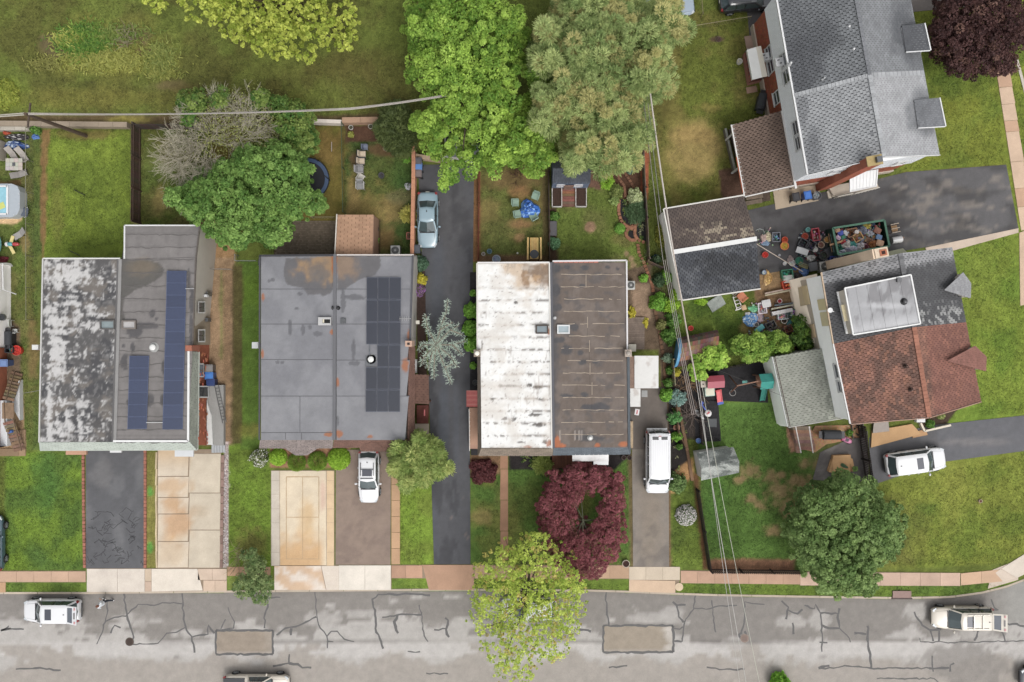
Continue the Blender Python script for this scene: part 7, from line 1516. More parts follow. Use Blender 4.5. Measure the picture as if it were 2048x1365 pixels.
for nm,lb,x,y,n_,r_,col in(("bare_shrub","tangle of bare brown twigs by the overhead wires and maroon playhouse",1374,768,60,34,(150,118,88)),("bare_shrub","grey dead twigs heaped along the edge of the black play surface",1378,830,50,40,(128,112,104)),("brush_pile","pale pile of bare brush in the weeds of the top left field",258,76,34,26,(160,146,120)),("bare_shrub","small bare brown shrub under the edge of the bright tree",1037,350,40,16,(96,66,52)),("bare_shrub","bare pale twigs over the kerb beside the sparse green sapling",480,1110,40,30,(160,148,112))):
 mb=MB(c(*col));p=W(x,y)
 for k in range(n_):
  a=rs.uniform(0,2*PI);L=rs.uniform(.3,1)*r_/S;z=rs.uniform(.1,.9);q=Vector((p.x+rs.gauss(0,.35),p.y+rs.gauss(0,.35),z*.4));e=q+Vector((math.cos(a)*L,math.sin(a)*L,z));mb.tube([q,q.lerp(e,.5)+Vector((rs.gauss(0,.08),rs.gauss(0,.08),.05)),e],[.022,.016,.008],4,None,False)
 tag(mb.build(nm,M_BARK),lb,"shrub" if "shrub" in nm else "brush")
def bush(label,px,py,r,h,cols,seed,name="shrub",cat="shrub",leaf=.13,dens=1.0,ry=None,ball=False,flowers=None,group=None,shape="leaf"):
 n=max(8,int(r*r*.35*dens));p=W(px,py);t=T(name,label,cat,(p.x,p.y,0),0,group);R=r/S;rs=np.random.RandomState(seed)
 u=rs.normal(0,1,(n*26,3));u[:,2]=np.abs(u[:,2]);u/=np.linalg.norm(u,axis=1,keepdims=True);k=rs.uniform(.9 if ball else .55,1.03,(len(u),1));lump=1 if ball else(.75+.5*vn(u[:,:1]*3+9,u[:,1:2]*3+9,seed))
 P=u*k*lump*np.array([R,R*(ry or 1),h])+np.array([p.x,p.y,.05]);tl=np.clip(rs.rand(len(u),1),0,1);K=ca(*cols[0])*(1-tl)+ca(*cols[1])*tl;K=K*rs.uniform(.8,1.2,(len(K),1))
 leaf_mesh("foliage",t,P,u,leaf,K,shape,seed,.3)
 mb=MB(c(90,74,60));[mb.tube([(p.x,p.y,0),(p.x+R*.5*math.cos(a),p.y+R*.5*math.sin(a),h*.75)],[.035,.012],5)for a in(0,1.3,2.6,3.9,5.2)];mb.build("stems",M_BARK,t)
 if flowers is not None:
  m=rs.rand(len(u))<flowers[3];leaf_mesh("flowers",t,P[m]+u[m]*.04,u[m],.1,np.repeat(ca(*flowers[:3])[None],m.sum(),0)*rs.uniform(.85,1.1,(m.sum(),1)),"leaf",seed+1,.6)
 return t
def weeds():
 r=np.random.RandomState(8);P=[];K=[]
 for x,y,rx,ry,n,a,b in((168,84,46,32,2600,(70,112,40),(124,156,56)),(220,122,100,18,2600,(134,140,60),(172,172,84)),(140,80,30,14,800,(150,156,64),(176,178,84)),(320,118,30,30,1200,(110,126,56),(150,156,76)),(240,70,60,18,900,(96,120,50),(140,150,70)),(330,150,30,8,500,(120,130,56),(160,160,76)),(90,130,30,14,400,(120,122,60),(150,148,76))):
  q=r.normal(0,.5,(n,2));px=x+q[:,0]*rx;py=y+q[:,1]*ry;z=r.uniform(.02,.28,n);P.append(np.stack([(px-1024)/S,(682.5-py)/S,z],1));t=r.rand(n,1);K.append(ca(*a)*(1-t)+ca(*b)*t)
 P=np.concatenate(P);K=np.concatenate(K);N=r.normal(0,1,P.shape);leaf_mesh("weeds",None,P,N,.3,K,"needle",3)["kind"]="stuff"
LIME=((116,158,20),(166,202,48));GRN=((70,112,40),(118,158,66));DRK=((52,78,46),(96,120,84));YEL=((176,170,36),(220,206,60));BRT=((92,146,36),(146,196,70))
bush("leftmost clipped lime box shrub by the worn concrete driveway",558,914,17,.95,LIME,1,ball=True);bush("clipped green yew ball right of the leftmost lime shrub",595,924,16,.8,((84,116,24),(132,158,48)),2,ball=True,shape="needle");bush("clipped green yew ball left of the big lime shrub by the porch",636,922,17,.8,((86,120,26),(136,164,50)),3,ball=True,shape="needle");bush("big clipped lime box shrub beside the brown tarmac drive",679,917,22,1.0,LIME,4,ball=True)
bush("white flowering bush at the lower left corner of the grey twin",521,914,18,1.0,((86,104,52),(130,140,86)),5,flowers=(238,234,228,.3));bush("round white flowering azalea on the lawn by the black fence",1371,1030,20,.8,((70,92,50),(112,130,80)),6,flowers=(232,224,224,.34),ball=True);bush("dark red low maple shrub at the corner of the white roof",967,942,26,.9,((82,42,44),(122,70,70)),7);bush("yellow green striped yew beside the brown front deck",1086,929,19,.9,((112,130,50),(160,172,84)),8,shape="needle")
bush("blue green shrub at the top of the narrow bed by the grey twin",842,528,15,.9,((62,92,66),(104,136,108)),9);bush("yellow flowering shrub in the narrow bed by the grey twin",842,559,12,.7,YEL,10);bush("purple flowering shrub below the yellow one in the narrow bed",837,581,13,.7,((96,92,70),(136,120,120)),11,flowers=(170,112,190,.4))
bush("topmost bright green shrub on the left wall of the white roof",944,622,17,1.2,BRT,12);bush("middle bright green shrub on the left wall of the white roof",942,657,18,1.2,BRT,13);bush("lowest bright green shrub on the left wall of the white roof",944,688,16,1.2,BRT,14);bush("tiny round shrub high on the left wall of the white roof",946,587,7,.5,BRT,15);bush("tiny round shrub low on the left wall of the white roof",946,732,7,.5,BRT,16)
bush("tall lime green shrub under the tip of the white pine",1212,362,13,1.2,((122,170,30),(176,216,66)),17,ry=1.5,shape="needle");bush("pale cream variegated shrub in the curved mulch bed",1269,395,16,1.1,((162,176,120),(208,214,164)),18);bush("grey green spreading juniper below the pale cream shrub",1270,425,22,.8,((68,96,58),(112,138,98)),19,shape="needle");bush("blue green shrub at the edge of the pine in the mulch bed",1258,338,11,.7,((86,124,108),(140,170,150)),20)
bush("clipped green shrub standing in the lawn by the small crescent",1239,458,10,.7,((96,152,46),(140,184,76)),21,ball=True);bush("mottled green plants on the lawn side of the winding edging",1232,385,14,.5,((98,116,54),(150,160,86)),22);bush("pale leafy clump beside the stones below the winding edging",1228,403,10,.4,((120,146,72),(168,184,108)),23);bush("green bush left of the raised vegetable beds' lower corner",1108,434,10,.7,GRN,24);bush("round cabbage green shrub by the dark bench in the thin bed",1108,487,12,.8,((82,130,84),(132,172,128)),25)
bush("lime ball shrub beside the flagstones right of the brown roof",1287,557,9,.6,((110,168,40),(158,206,80)),26);bush("yellow low shrub against the right wall of the brown roof",1264,626,8,.4,YEL,27,ry=1.6);bush("yellow low shrub on the right edge of the weathered deck",1290,645,6,.4,YEL,28,ry=1.7)
SH=[(1318,560,14,DRK),(1332,555,13,BRT),(1315,605,18,BRT),(1340,612,16,LIME),(1350,590,12,LIME),(1345,640,16,GRN),(1320,650,10,((120,124,68),(158,158,96))),(1338,673,17,GRN),(1333,716,10,((112,140,112),(158,178,152))),(1338,741,9,GRN),(1335,765,9,GRN),(1332,790,14,BRT),(1352,795,17,((110,146,136),(164,190,180))),(1348,835,14,((70,130,60),(120,172,100))),(1353,872,10,BRT),(1357,893,6,GRN),(1312,520,10,DRK),(1352,965,20,((86,120,58),(140,164,98))),(1365,690,9,GRN),(1390,735,10,LIME),(1350,745,9,YEL)]
WH=["dark shrub beside the gate post at the top of the side hedge","bright shrub next to the dark one at the top of the side hedge","large bright shrub in the side garden by the flagstones","lime shrub in the hedge against the white garage wall","lime shrub tucked under the lower corner of the white garage wall","green shrub in the hedge above the barrel roofed shed","olive shrub on the narrow garden's edging strip","large green shrub at the blue end of the barrel shed","silvery shrub left of the white flat canopy's fence","small green shrub halfway along the canopy's bed","small green shrub at the lower end of the canopy's bed","bright shrub at the top of the black mulch strip","blue green spiky shrub above the black mulch strip","round green shrub in the black mulch beside the van","bright little shrub low in the black mulch beside the van","tiny shrub at the bottom of the black mulch strip","dark shrub above the little grey fence panel","flowering green mound between the van and the pale shed","small plants between the barrel shed and the twigs","lime shrub at the upper corner of the black play surface","yellow shrub on the mossy fence by the barrel shed"]
for k,((x,y,r,cl),lb)in enumerate(zip(SH,WH)):bush(lb,x,y,r,.5+r/26,cl,40+k)
bush("spiky yellow green plant by the terracotta wall",818,430,10,.8,((150,150,62),(196,186,90)),70,shape="needle",leaf=.35);bush("leafy potted greens beside the tan back addition",752,482,7,.6,BRT,71,ry=1.6);weeds();bush("yellow weedy brush at the left edge of the field",6,190,30,.6,((120,138,44),(168,172,66)),73,name="weeds",cat="weeds");bush("bright leaves poking up from the bottom edge of the street",1556,1366,20,1.6,((98,160,30),(150,204,60)),74,leaf=.24);bush("green vine on the corner of the pool yard wall",75,262,9,.7,GRN,75);bush("yellow weeds growing along the white garage wall by the fence",1322,470,12,.5,((112,126,46),(170,164,60)),76,ry=2.2);bush("green hedge strip below the black garage roof",1400,604,12,.7,LIME,77,ry=.6);bush("tall weeds along the white garage wall's lower edge",1345,610,12,.9,LIME,78)
bush("potted plant on the tan brick patio beside the pink toy car",1697,866,7,.5,GRN,79,name="potted_plant",cat="plant");bush("pale round shrub in the front bed of the red roofed half",1880,832,7,.5,((122,134,72),(166,172,104)),80);bush("green shrub in the corner of the front bed by its kerb",1858,848,8,.5,GRN,81)
bush("low yellow plant in the corner of the wire fenced bed",702,270,6,.3,((140,146,60),(176,176,84)),82);bush("green strap leaves by the terracotta wall",820,312,7,.5,BRT,83,shape="needle",leaf=.4)
rs=random.Random(3);mb=MB()
for k in range(70):
 x,y=rs.choice([(rs.uniform(1246,1256),rs.uniform(402,445)),(rs.uniform(1278,1290),rs.uniform(450,480)),(rs.uniform(1345,1372),rs.uniform(815,950)),(rs.uniform(1284,1296),rs.uniform(500,530)),(rs.uniform(1030,1085),rs.uniform(912,935))]);p=W(x,y);q=rs.choice([c(120,150,70),c(160,180,90),c(92,124,60),c(196,196,150)])
 for j in range(6):a=rs.uniform(0,2*PI);L=rs.uniform(.08,.18);mb.add([(p.x,p.y,.06),(p.x+math.cos(a)*L-math.sin(a)*.04,p.y+math.sin(a)*L+math.cos(a)*.04,.14),(p.x+math.cos(a)*L*1.4,p.y+math.sin(a)*L*1.4,.1),(p.x+math.cos(a)*L+math.sin(a)*.04,p.y+math.sin(a)*L-math.cos(a)*.04,.14)],[(0,3,2,1)],q)
mb.build("ground_cover",M_LEAF)["kind"]="stuff"
# ------------------------------------------------------------------ yard things; each builder works in local metres
def base(n,lb,cat,px,py,rz=0,z=0,g=None):p=W(px,py);return T(n,lb,cat,(p.x,p.y,z),math.radians(rz),g)
def P_(mb,n,t,m=M_PLAST,**k):return mb.build(n,m,t,local=True,**k)
def bucket(lb,px,py,r,h,col,inner=(60,56,54),n="bucket",cat=None,z=0,fill=.8):
 t=base(n,lb,cat or n.replace("_"," "),px,py,0,z);mb=MB(c(*col));k=16
 R=lambda q,zz:[(q*math.cos(2*PI*i/k),q*math.sin(2*PI*i/k),zz)for i in range(k)]
 mb.add(R(r*.8,0)+R(r,h)+R(r*.88,h)+R(r*.8,h*fill),[(j*k+i,j*k+(i+1)%k,(j+1)*k+(i+1)%k,(j+1)*k+i)for j in range(3)for i in range(k)]+[tuple(range(k))[::-1]]);P_(mb,"shell",t)
 mb=MB(c(*inner));mb.cyl(0,0,h*fill-.02,h*fill,r*.8,r*.8,14)
 for _ in range(5):a=random.uniform(0,6.3);mb.ell(r*.4*math.cos(a),r*.4*math.sin(a),h*fill,r*.25,r*.25,r*.12,6,4,tuple(v*random.uniform(.7,1.3)for v in c(*inner)),.2)
 P_(mb,"contents",t,M_MULCH);return t
def tote(lb,px,py,sx,sy,h,col,inner=None,rz=0,n="storage_tote",cat="tote",lid=None,z=0):
 t=base(n,lb,cat,px,py,rz,z);mb=MB(c(*col));w=.05
 for x,y,a,b in((0,sy/2,sx,w),(0,-sy/2,sx,w),(sx/2,0,w,sy-w),(-sx/2,0,w,sy-w)):mb.box(x,y,h/2,a,b,h)
 mb.box(0,0,.03,sx-w,sy-w,.04);P_(mb,"box",t);mb=MB(tuple(v*1.12 for v in c(*col)))
 for x,y,a,b in((0,sy/2+.02,sx+.08,.07),(0,-sy/2-.02,sx+.08,.07),(sx/2+.02,0,.07,sy),(-sx/2-.02,0,.07,sy)):mb.box(x,y,h+.012,a,b,.03)
 P_(mb,"rim",t)
 if lid:mb=MB(c(*lid));mb.box(0,0,h+.045,sx*.97,sy*.97,.04);mb.box(0,0,h+.072,sx*.7,sy*.6,.02);P_(mb,"lid",t)
 elif inner:
  mb=MB(c(*inner))
  for _ in range(9):s=random.uniform(.08,.2);mb.box(random.uniform(-.32,.32)*sx,random.uniform(-.32,.32)*sy,h*.75+random.uniform(-.1,.05),s,s*.7,.08,random.uniform(0,3),tuple(v*random.uniform(.5,1.5)for v in c(*inner)),random.uniform(-.4,.4))
  P_(mb,"contents",t,M_FABRIC)
 return t
def lump(lb,px,py,rx,ry,h,col,n="plastic_bag",cat="bag",m=None,z=0,second=None,rz=0,knot=True):
 t=base(n,lb,cat,px,py,rz,z);rs=random.Random(int(px*7+py));mb=MB(c(*col));k=18;vs=[];fs=[]
 for j in range(8):
  for i in range(k):
   a=2*PI*i/k;q=PI*.52*j/7;f=1+rs.uniform(-.16,.16)+.13*math.sin(3*a+px);vs.append((rx*f*math.sin(q+.06)*math.cos(a),ry*f*math.sin(q+.06)*math.sin(a),max(0.005,h*math.cos(q)*rs.uniform(.72,1.12))))
 fs=[(j*k+i,(j+1)*k+i,(j+1)*k+(i+1)%k,j*k+(i+1)%k)for j in range(7)for i in range(k)]+[tuple(range(k))]
 mb.add(vs,fs)
 for i in range(len(fs)):f=rs.uniform(.8,1.15);q=c(*second)if second and rs.random()<.3 else c(*col);mb.c[i]=tuple(v*f for v in q)
 P_(mb,"sheet" if n=="tarp" else "bag",t,m or M_PLAST)
 if knot:mb=MB(c(*(second or col)));[mb.bar((0,0,h*.9),(rx*.3*math.cos(a),ry*.3*math.sin(a),h*1.12),.05,.02)for a in(.4,2.4,4.2)];P_(mb,"knot",t)
 return t
def board(lb,px,py,sx,sy,rz,col,th=.05,z=.1,n="board",m=None,tilt=.12):
 t=base(n,lb,"board",px,py,rz);mb=MB(c(*col));mb.box(0,0,z,sx,sy,th,0,None,tilt);P_(mb,"panel",t,m or M_WOOD);mb=MB(tuple(v*.8 for v in c(*col)))
 for s in(-1,1):mb.box(0,s*sy*.47,z+s*tilt*sy*.47+th*.5,sx,.04,.03,0,None,tilt)
 P_(mb,"edge_batten",t,m or M_WOOD);return t
def plank(lb,x0,y0,x1,y1,w,col,h=.12,k=1,z=.15,n="plank",m=None):
 a,b=W(x0,y0),W(x1,y1);t=T(n,lb,n.replace("_"," "),(a.x,a.y,0));d=(b-a).normalized();s=Vector((-d.y,d.x,0))
 for i in range(k):
  o=s*(i-(k-1)/2)*(w+.04)+Vector((0,0,z+random.uniform(0,.06)));mb=MB(tuple(v*random.uniform(.85,1.12)for v in c(*col)));q0=a+o+d*random.uniform(0,.2);e=b+o-d*random.uniform(0,.2)
  mb.bar(q0,e,w,h);mb.build("timber",m or M_WOOD,t)
 return t
def chair(lb,px,py,rz,col,cushion=None,s=1.0,n="garden_chair",g=None):
 t=base(n,lb,"chair",px,py,rz,0,g);q=c(*col)
 mb=MB(q);mb.box(0,0,.42*s,.52*s,.5*s,.05);P_(mb,"seat",t);mb=MB(tuple(v*.92 for v in q));mb.box(-.27*s,0,.68*s,.06,.5*s,.5*s,0,None,0,-.2);P_(mb,"backrest",t)
 for y in(-.27,.27):mb=MB(q);mb.bar((-.25*s,y*s,.62*s),(.24*s,y*s,.6*s),.06*s,.05);P_(mb,"armrest",t)
 for x in(-.23,.23):
  for y in(-.25,.25):mb=MB(q);mb.bar((x*s,y*s,0),(x*s*.95,y*s,.6*s if x>0 else .42*s),.04,.04);P_(mb,"leg",t)
 if cushion:mb=MB(c(*cushion));mb.box(.02,0,.48*s,.46*s,.44*s,.1);mb.box(-.22*s,0,.72*s,.1,.42*s,.42*s,0,None,0,-.2);P_(mb,"cushion",t,M_FABRIC)
 return t
def wheelie(lb,px,py,rz,col,lid):
 t=base("wheeled_bin",lb,"bin",px,py,rz);mb=MB(c(*col));a=[(-.24,-.22,0),(.24,-.22,0),(.24,.22,0),(-.24,.22,0),(-.31,-.28,.95),(.3,-.28,.95),(.3,.28,.95),(-.31,.28,.95)];mb.add(a,[(3,2,1,0),(0,1,5,4),(1,2,6,5),(2,3,7,6),(3,0,4,7),(4,5,6,7)]);P_(mb,"body",t)
 mb=MB(c(*lid));mb.box(0,0,.985,.68,.6,.05,0,None,0,.06);mb.box(.03,0,1.02,.46,.4,.03,0,tuple(v*1.15 for v in c(*lid)));P_(mb,"lid",t);mb=MB(c(40,40,42));mb.bar((-.36,-.24,.93),(-.36,.24,.93),.05,.05);P_(mb,"handle",t)
 for y in(-.27,.27):mb=MB(c(34,34,36));mb.tube([(-.26,y-.03,.12),(-.26,y+.03,.12)],.12,12);P_(mb,"wheel",t,M_RUBBER)
 return t
def acunit(lb,px,py,rz=0,s=.75):
 t=base("air_conditioner",lb,"air conditioner",px,py,rz);mb=MB(c(196,196,190));mb.box(0,0,.38,s,s,.76);P_(mb,"casing",t,M_METAL,bevel=.05);mb=MB(c(120,122,122));k=s*.38
 mb.cyl(0,0,.765,.772,k,k,20,c(70,72,74));[mb.bar((.08*math.cos(a),.08*math.sin(a),.785),(k*math.cos(a),k*math.sin(a),.785),.014,.012,c(170,170,168))for a in np.linspace(0,2*PI,19)[:-1]];[mb.tube([(r*math.cos(a),r*math.sin(a),.79)for a in np.linspace(0,2*PI,21)],.008,4,c(176,176,172))for r in(k*.5,k*.75,k)];P_(mb,"fan_grille",t,M_METAL)
 mb=MB(c(200,200,196));mb.cyl(0,0,.77,.81,.08,.07,10);P_(mb,"fan_hub",t);return t
def shed(n,lb,a,b,d,e,hw,hr,wall,fn,under,tab=.3,course=.17,axis=0,ov=.12,seed=1):
 """gable shed over four ground pixels; ridge runs from edge ab's middle to edge de's middle (axis 0)"""
 q=[W(*p)for p in(a,b,d,e)];ctr=sum(q,Vector())/4;t=T(n,lb,"shed",(ctr.x,ctr.y,0));mb=MB(c(*wall));mb.prism([(p.x,p.y)for p in q],0,hw);r0,r1=(q[0]+q[1])/2,(q[2]+q[3])/2;Z=lambda p,z:Vector((p.x,p.y,z))
 mb.add([Z(q[0],hw),Z(q[1],hw),Z(r0,hr-.05)],[(0,1,2),(2,1,0)]);mb.add([Z(q[3],hw),Z(q[2],hw),Z(r1,hr-.05)],[(0,1,2),(2,1,0)]);mb.build("wall",M_SIDING,t);o=(r1-r0).normalized()*ov;s=(q[1]-q[0]).normalized()*ov
 shingles("roof_shingles",[Z(q[0]-s-o,hw-.06),Z(q[3]-s+o,hw-.06),Z(r1+o,hr),Z(r0-o,hr)],t,fn,course,tab,under,.12,seed=seed);shingles("roof_shingles",[Z(q[1]+s-o,hw-.06),Z(q[2]+s+o,hw-.06),Z(r1+o,hr),Z(r0-o,hr)],t,fn,course,tab,under,.12,seed=seed+1);return t,q
 # bins and air conditioners
for lb,x,y,rz,a,b in(("grey bin behind the blue one at the top of the long driveway",838,328,180,(92,92,100),(104,102,108)),("blue topped bin in the row beside the terracotta wall",839,339,180,(52,62,84),(96,142,206)),("brownish bin nearest the pale blue sedan's tail",838,352,180,(96,84,82),(128,114,112)),("grey bin in the side alley by the brick wall of the left twin",426,736,0,(100,98,100),(140,136,134)),("bright blue lidded bin in the side alley by the brick wall",427,751,0,(60,90,150),(70,130,206)),("dark blue bin right against the grey side stairs",430,764,0,(38,52,96),(44,64,116)),("black bin left of the blue one by the brick house wall",1584,398,100,(54,54,58),(66,66,70)),("blue bin between the black bin and the round bin",1607,395,100,(56,88,160),(66,126,214)),("blue grey recycling bin below the grill on the left patio",22,726,0,(84,104,150),(112,136,184)),("dark bin beside the nose of the pale blue sedan",836,501,90,(66,70,78),(74,78,86))):wheelie(lb,x,y,rz,a,b)
bucket("round grey open bin by the brick house wall next to the blue bin",1627,395,.36,.8,(104,106,110),(150,152,154),"round_bin","bin")
for lb,x,y,s in(("air conditioner behind the grey twin near the terracotta wall",793,503,.8),("air conditioner beside the upper right corner of the brown roof",1259,572,.72),("air conditioner among the clutter by the cream back wall",1643,535,.85)):acunit(lb,x,y,8 if x>1600 else 0,s)
# left neighbour's yard
t=base("swimming_pool","above ground pool with grey cover collar and ladder at the left edge","pool",22,405);mb=MB(c(196,200,202));q=[(-3,1.35),(.7,1.35),(1.15,1.15),(1.35,.7),(1.35,-.7),(1.15,-1.15),(.7,-1.4),(-3,-1.4)];mb.prism(q,0,1.0,None,c(178,186,194));P_(mb,"wall",t);mb=MB(c(150,206,222));mb.box(-1.35,0,1.02,3.3,2.1,.03);P_(mb,"water",t,M_WATER);mb=MB(c(240,240,240));[mb.box(x,y,1.04,a,b,.05)for x,y,a,b in((.35,0,.14,2.4),(-1.3,1.14,3.3,.12),(-1.3,-1.14,3.3,.12))];P_(mb,"rim",t)
mb=MB(c(210,216,112));mb.box(-.2,-.5,1.045,.7,.5,.01,.4);P_(mb,"float",t)
for x,y in((.5,1.3),(1.3,.5),(1.3,-.3),(.9,-1.2)):mb=MB(c(226,226,226));mb.bar((x,y,0),(x,y,1.04),.06,.06);P_(mb,"upright",t)
t=base("pool_ladder","white and dark pool ladder steps standing on the grass","ladder",58,427,-8);mb=MB(c(232,232,232));[mb.bar((-.35,s,0),(.35,s,.9),.06,.06)for s in(-.4,.4)];P_(mb,"rail",t);mb=MB(c(96,104,118));mb.box(-.05,0,.5,.55,.7,.05);P_(mb,"step",t)
t=base("patio_table","square pale tiled patio table on the pool yard grass","table",39,333);mb=MB(c(198,190,178));[[mb.box(-.7+.35*i+.175,-.5+.333*j+.167,.72,.335,.318,.04,0,tuple(v*random.uniform(.93,1.05)for v in c(198,190,178)))for i in range(4)]for j in range(3)];P_(mb,"tiled_top",t,M_CONC);mb=MB(c(90,92,96));mb.box(0,0,.76,.22,.26,.05);P_(mb,"centre_plate",t);mb=MB(c(120,118,116));[mb.bar((x,y,0),(x,y,.7),.06,.06)for x in(-.6,.6)for y in(-.42,.42)];P_(mb,"frame",t,M_METAL)
def lounger(lb,x,y,rz,col):t=base("lounge_chair",lb,"chair",x,y,rz);mb=MB(c(*col));mb.box(.3,0,.3,.7,.5,.05);P_(mb,"seat",t,M_FABRIC);mb=MB(tuple(v*.9 for v in c(*col)));mb.box(-.3,0,.5,.65,.5,.05,0,None,0,.6);P_(mb,"backrest",t,M_FABRIC);mb=MB(c(110,108,106));[mb.bar((a,s,0),(a,s,.3),.04,.04)for a in(-.1,.6)for s in(-.22,.22)];P_(mb,"leg_frame",t,M_METAL)
lounger("left grey lounge chair above the tiled patio table",29,310,-60,(176,168,160));lounger("right grey lounge chair above the tiled patio table",49,311,-60,(182,174,166));lounger("grey chair tucked under the lower side of the tiled table",43,351,20,(164,158,152));lounger("grey folding chair between the pool and the toy aeroplane",46,469,-150,(168,164,160))
lump("blue and white covered heap above the patio table",34,292,.9,.36,.6,(60,90,150),"tarp","tarp",M_FABRIC,0,(190,206,226),0,False);lump("dark covered heap against the wall stub of the pool yard",36,275,1.0,.25,.5,(62,58,62),"tarp","tarp",M_FABRIC,0,(214,210,206),0,False);lump("blue crumpled tarp in the corner of the pool yard",72,274,.3,.25,.3,(90,130,200),"tarp","tarp",M_PLAST);tote("beige cupboard cut off by the left edge near the tiled table",2,304,.9,1.5,.9,(176,166,150),None,0,"garden_cupboard","cupboard",(186,176,160));lump("orange red bundle against the wall stub at the left edge",14,267,.3,.15,.35,(200,90,60))
t=base("trampoline","teal trampoline cut off by the left edge below the pool","trampoline",-4,491);mb=MB(c(96,150,146));mb.cyl(0,0,.6,.68,.62,.62,24,None,c(104,158,152));mb.tube([(.64*math.cos(a),1.05*math.sin(a),.66)for a in np.linspace(0,2*PI,29)],.07,6);P_(mb,"mat",t,M_FABRIC);mb=MB(c(80,80,84));[mb.bar((.55*math.cos(a),.55*math.sin(a),0),(.55*math.cos(a),.55*math.sin(a),.6),.05,.05)for a in(0,1.6,3.1,4.7)];P_(mb,"leg_frame",t,M_METAL)
t=base("toy_aeroplane","yellow winged toy aeroplane rocker on the pool yard grass","toy",30,490,180);mb=MB(c(232,214,140));mb.box(0,.45,.4,.26,.75,.06,.5);mb.box(0,-.4,.4,.26,.6,.06,-.3);P_(mb,"wing",t,M_PLAST);mb=MB(c(190,60,64));mb.ell(-.3,0,.4,.34,.17,.18);P_(mb,"tail",t);mb=MB(c(90,170,180));mb.ell(.12,0,.42,.26,.18,.2);P_(mb,"cockpit",t);mb=MB(c(232,230,226));mb.ell(.42,0,.4,.16,.2,.2);P_(mb,"nose",t)
lump("dark red cover below the teal trampoline at the left edge",6,519,.5,.25,.4,(124,44,52),"tarp","tarp",M_FABRIC,0,None,0,False)
chair("white plastic chair on the grass above the left patio grill",23,647,180,(226,228,222));chair("small white plastic chair tipped beside the patio grill",35,662,90,(214,214,210),None,.6)
def grill(lb,x,y,rz,s=1.0):t=base("barbecue",lb,"barbecue",x,y,rz);mb=MB(c(70,72,76));[mb.tube([(-.55*s,0,.72),(.55*s,0,.72)],.3*s,14)];P_(mb,"cover",t,M_FABRIC,smooth=False);mb=MB(c(56,56,60));mb.box(0,0,.4,.95*s,.5*s,.8);P_(mb,"cabinet",t);[P_(MB(c(60,60,64)).box(k*.7*s,0,.78,.3,.46*s,.05),"side_shelf",t)for k in(-1,1)]
grill("grey covered barbecue beside the left patio",27,677,90);grill("black covered barbecue by the white base of the brick house",1518,210,78,1.2);grill("long black covered barbecue on the tan brick patio",1656,868,0,1.3)
bucket("bright red round kettle by the left patio bins",40,701,.42,.5,(226,60,44),(200,50,40),"kettle_grill","barbecue");tote("dark open crate between the grill and the blue grey bin",27,699,.6,.5,.6,(54,54,58),(90,90,92),0,"crate","crate");bucket("white basin on the left patio above the dark crate",20,691,.25,.25,(222,220,216),(190,186,180))
# yard behind house B
t=base("trampoline","sunken looking round trampoline with blue pad half under the tree","trampoline",620,362);mb=MB(c(46,46,52));mb.cyl(0,0,.66,.7,1.5,1.5,32);P_(mb,"mat",t,M_FABRIC);mb=MB(c(78,98,130));n=40;vs=[(r*math.cos(2*PI*i/n),r*math.sin(2*PI*i/n),.74)for r in(1.42,1.72)for i in range(n)];mb.add(vs,[(i,n+i,n+(i+1)%n,(i+1)%n)for i in range(n)]);P_(mb,"pad",t,M_PLAST);mb=MB(c(60,62,66));mb.tube([(1.74*math.cos(a),1.74*math.sin(a),.7)for a in np.linspace(0,2*PI,41)],.05,6);P_(mb,"ring",t,M_METAL);[P_(MB(c(60,62,66)).bar((1.7*math.cos(a),1.7*math.sin(a),0),(1.7*math.cos(a),1.7*math.sin(a),2.0),.05,.05),"pole",t,M_METAL)for a in np.linspace(0,2*PI,7)[:-1]]
chair("topmost dark chair with beige cushion in the yard row",727,312,0,(62,62,66),(206,188,164),1.1);chair("second dark chair with beige cushion in the yard row",725,326,0,(62,62,66),(206,188,164),1.1);chair("grey armchair in the middle of the yard row",722,342,0,(176,172,168),(150,148,148),1.15);chair("white chair between the two grey ones in the yard row",724,357,60,(222,216,204),None,1.0);chair("lowest grey armchair at the end of the yard row",723,374,-90,(186,184,180),(150,150,150),1.2);chair("small blue grey chair at the top of the yard row",732,297,0,(120,128,148),None,.8)
bucket("dark round fire pit in the chair yard",764,353,.25,.4,(90,88,94),(70,68,72),"fire_pit","fire pit");lump("white flower pots cluster by the terracotta wall",817,373,.32,.28,.5,(214,214,222),"flower_pots","flower pots",None,0,(120,136,110));bucket("dark round pot beside the tan back addition",752,460,.3,.5,(60,66,60),(50,60,44),"plant_pot","pot");bucket("brown pot under the olive evergreen",772,299,.24,.3,(150,120,100),(120,120,90),"plant_pot","pot");bucket("dark tyre pot right of the olive evergreen",819,301,.3,.25,(50,46,46),(80,60,50),"plant_pot","pot");bucket("white pot in the wire fenced bed, left one",703,257,.2,.3,(220,216,210),(90,90,70),"plant_pot","pot");bucket("white pot in the wire fenced bed, right one",742,255,.2,.3,(220,214,206),(90,90,70),"plant_pot","pot");tote("terracotta planter box against the boundary wall",819,473,.35,.5,.3,(164,92,66),(120,84,60),0,"planter","planter")
plank("white pole standing in the olive yard by the green fence",666,286,666,308,.05,(206,206,204),.05,1,.5,"pole",M_METAL);plank("dark metal rod lying on the left green yard, upper one",146,379,171,391,.06,(60,62,56),.06,1,.1,"rod",M_METAL);plank("dark metal rod lying on the left green yard above the roof",138,501,162,512,.06,(60,62,56),.06,1,.1,"rod",M_METAL)
pt=T("patio","cobbled patio under the big green tree behind the grey roof","patio",W(610,475));mb=MB()
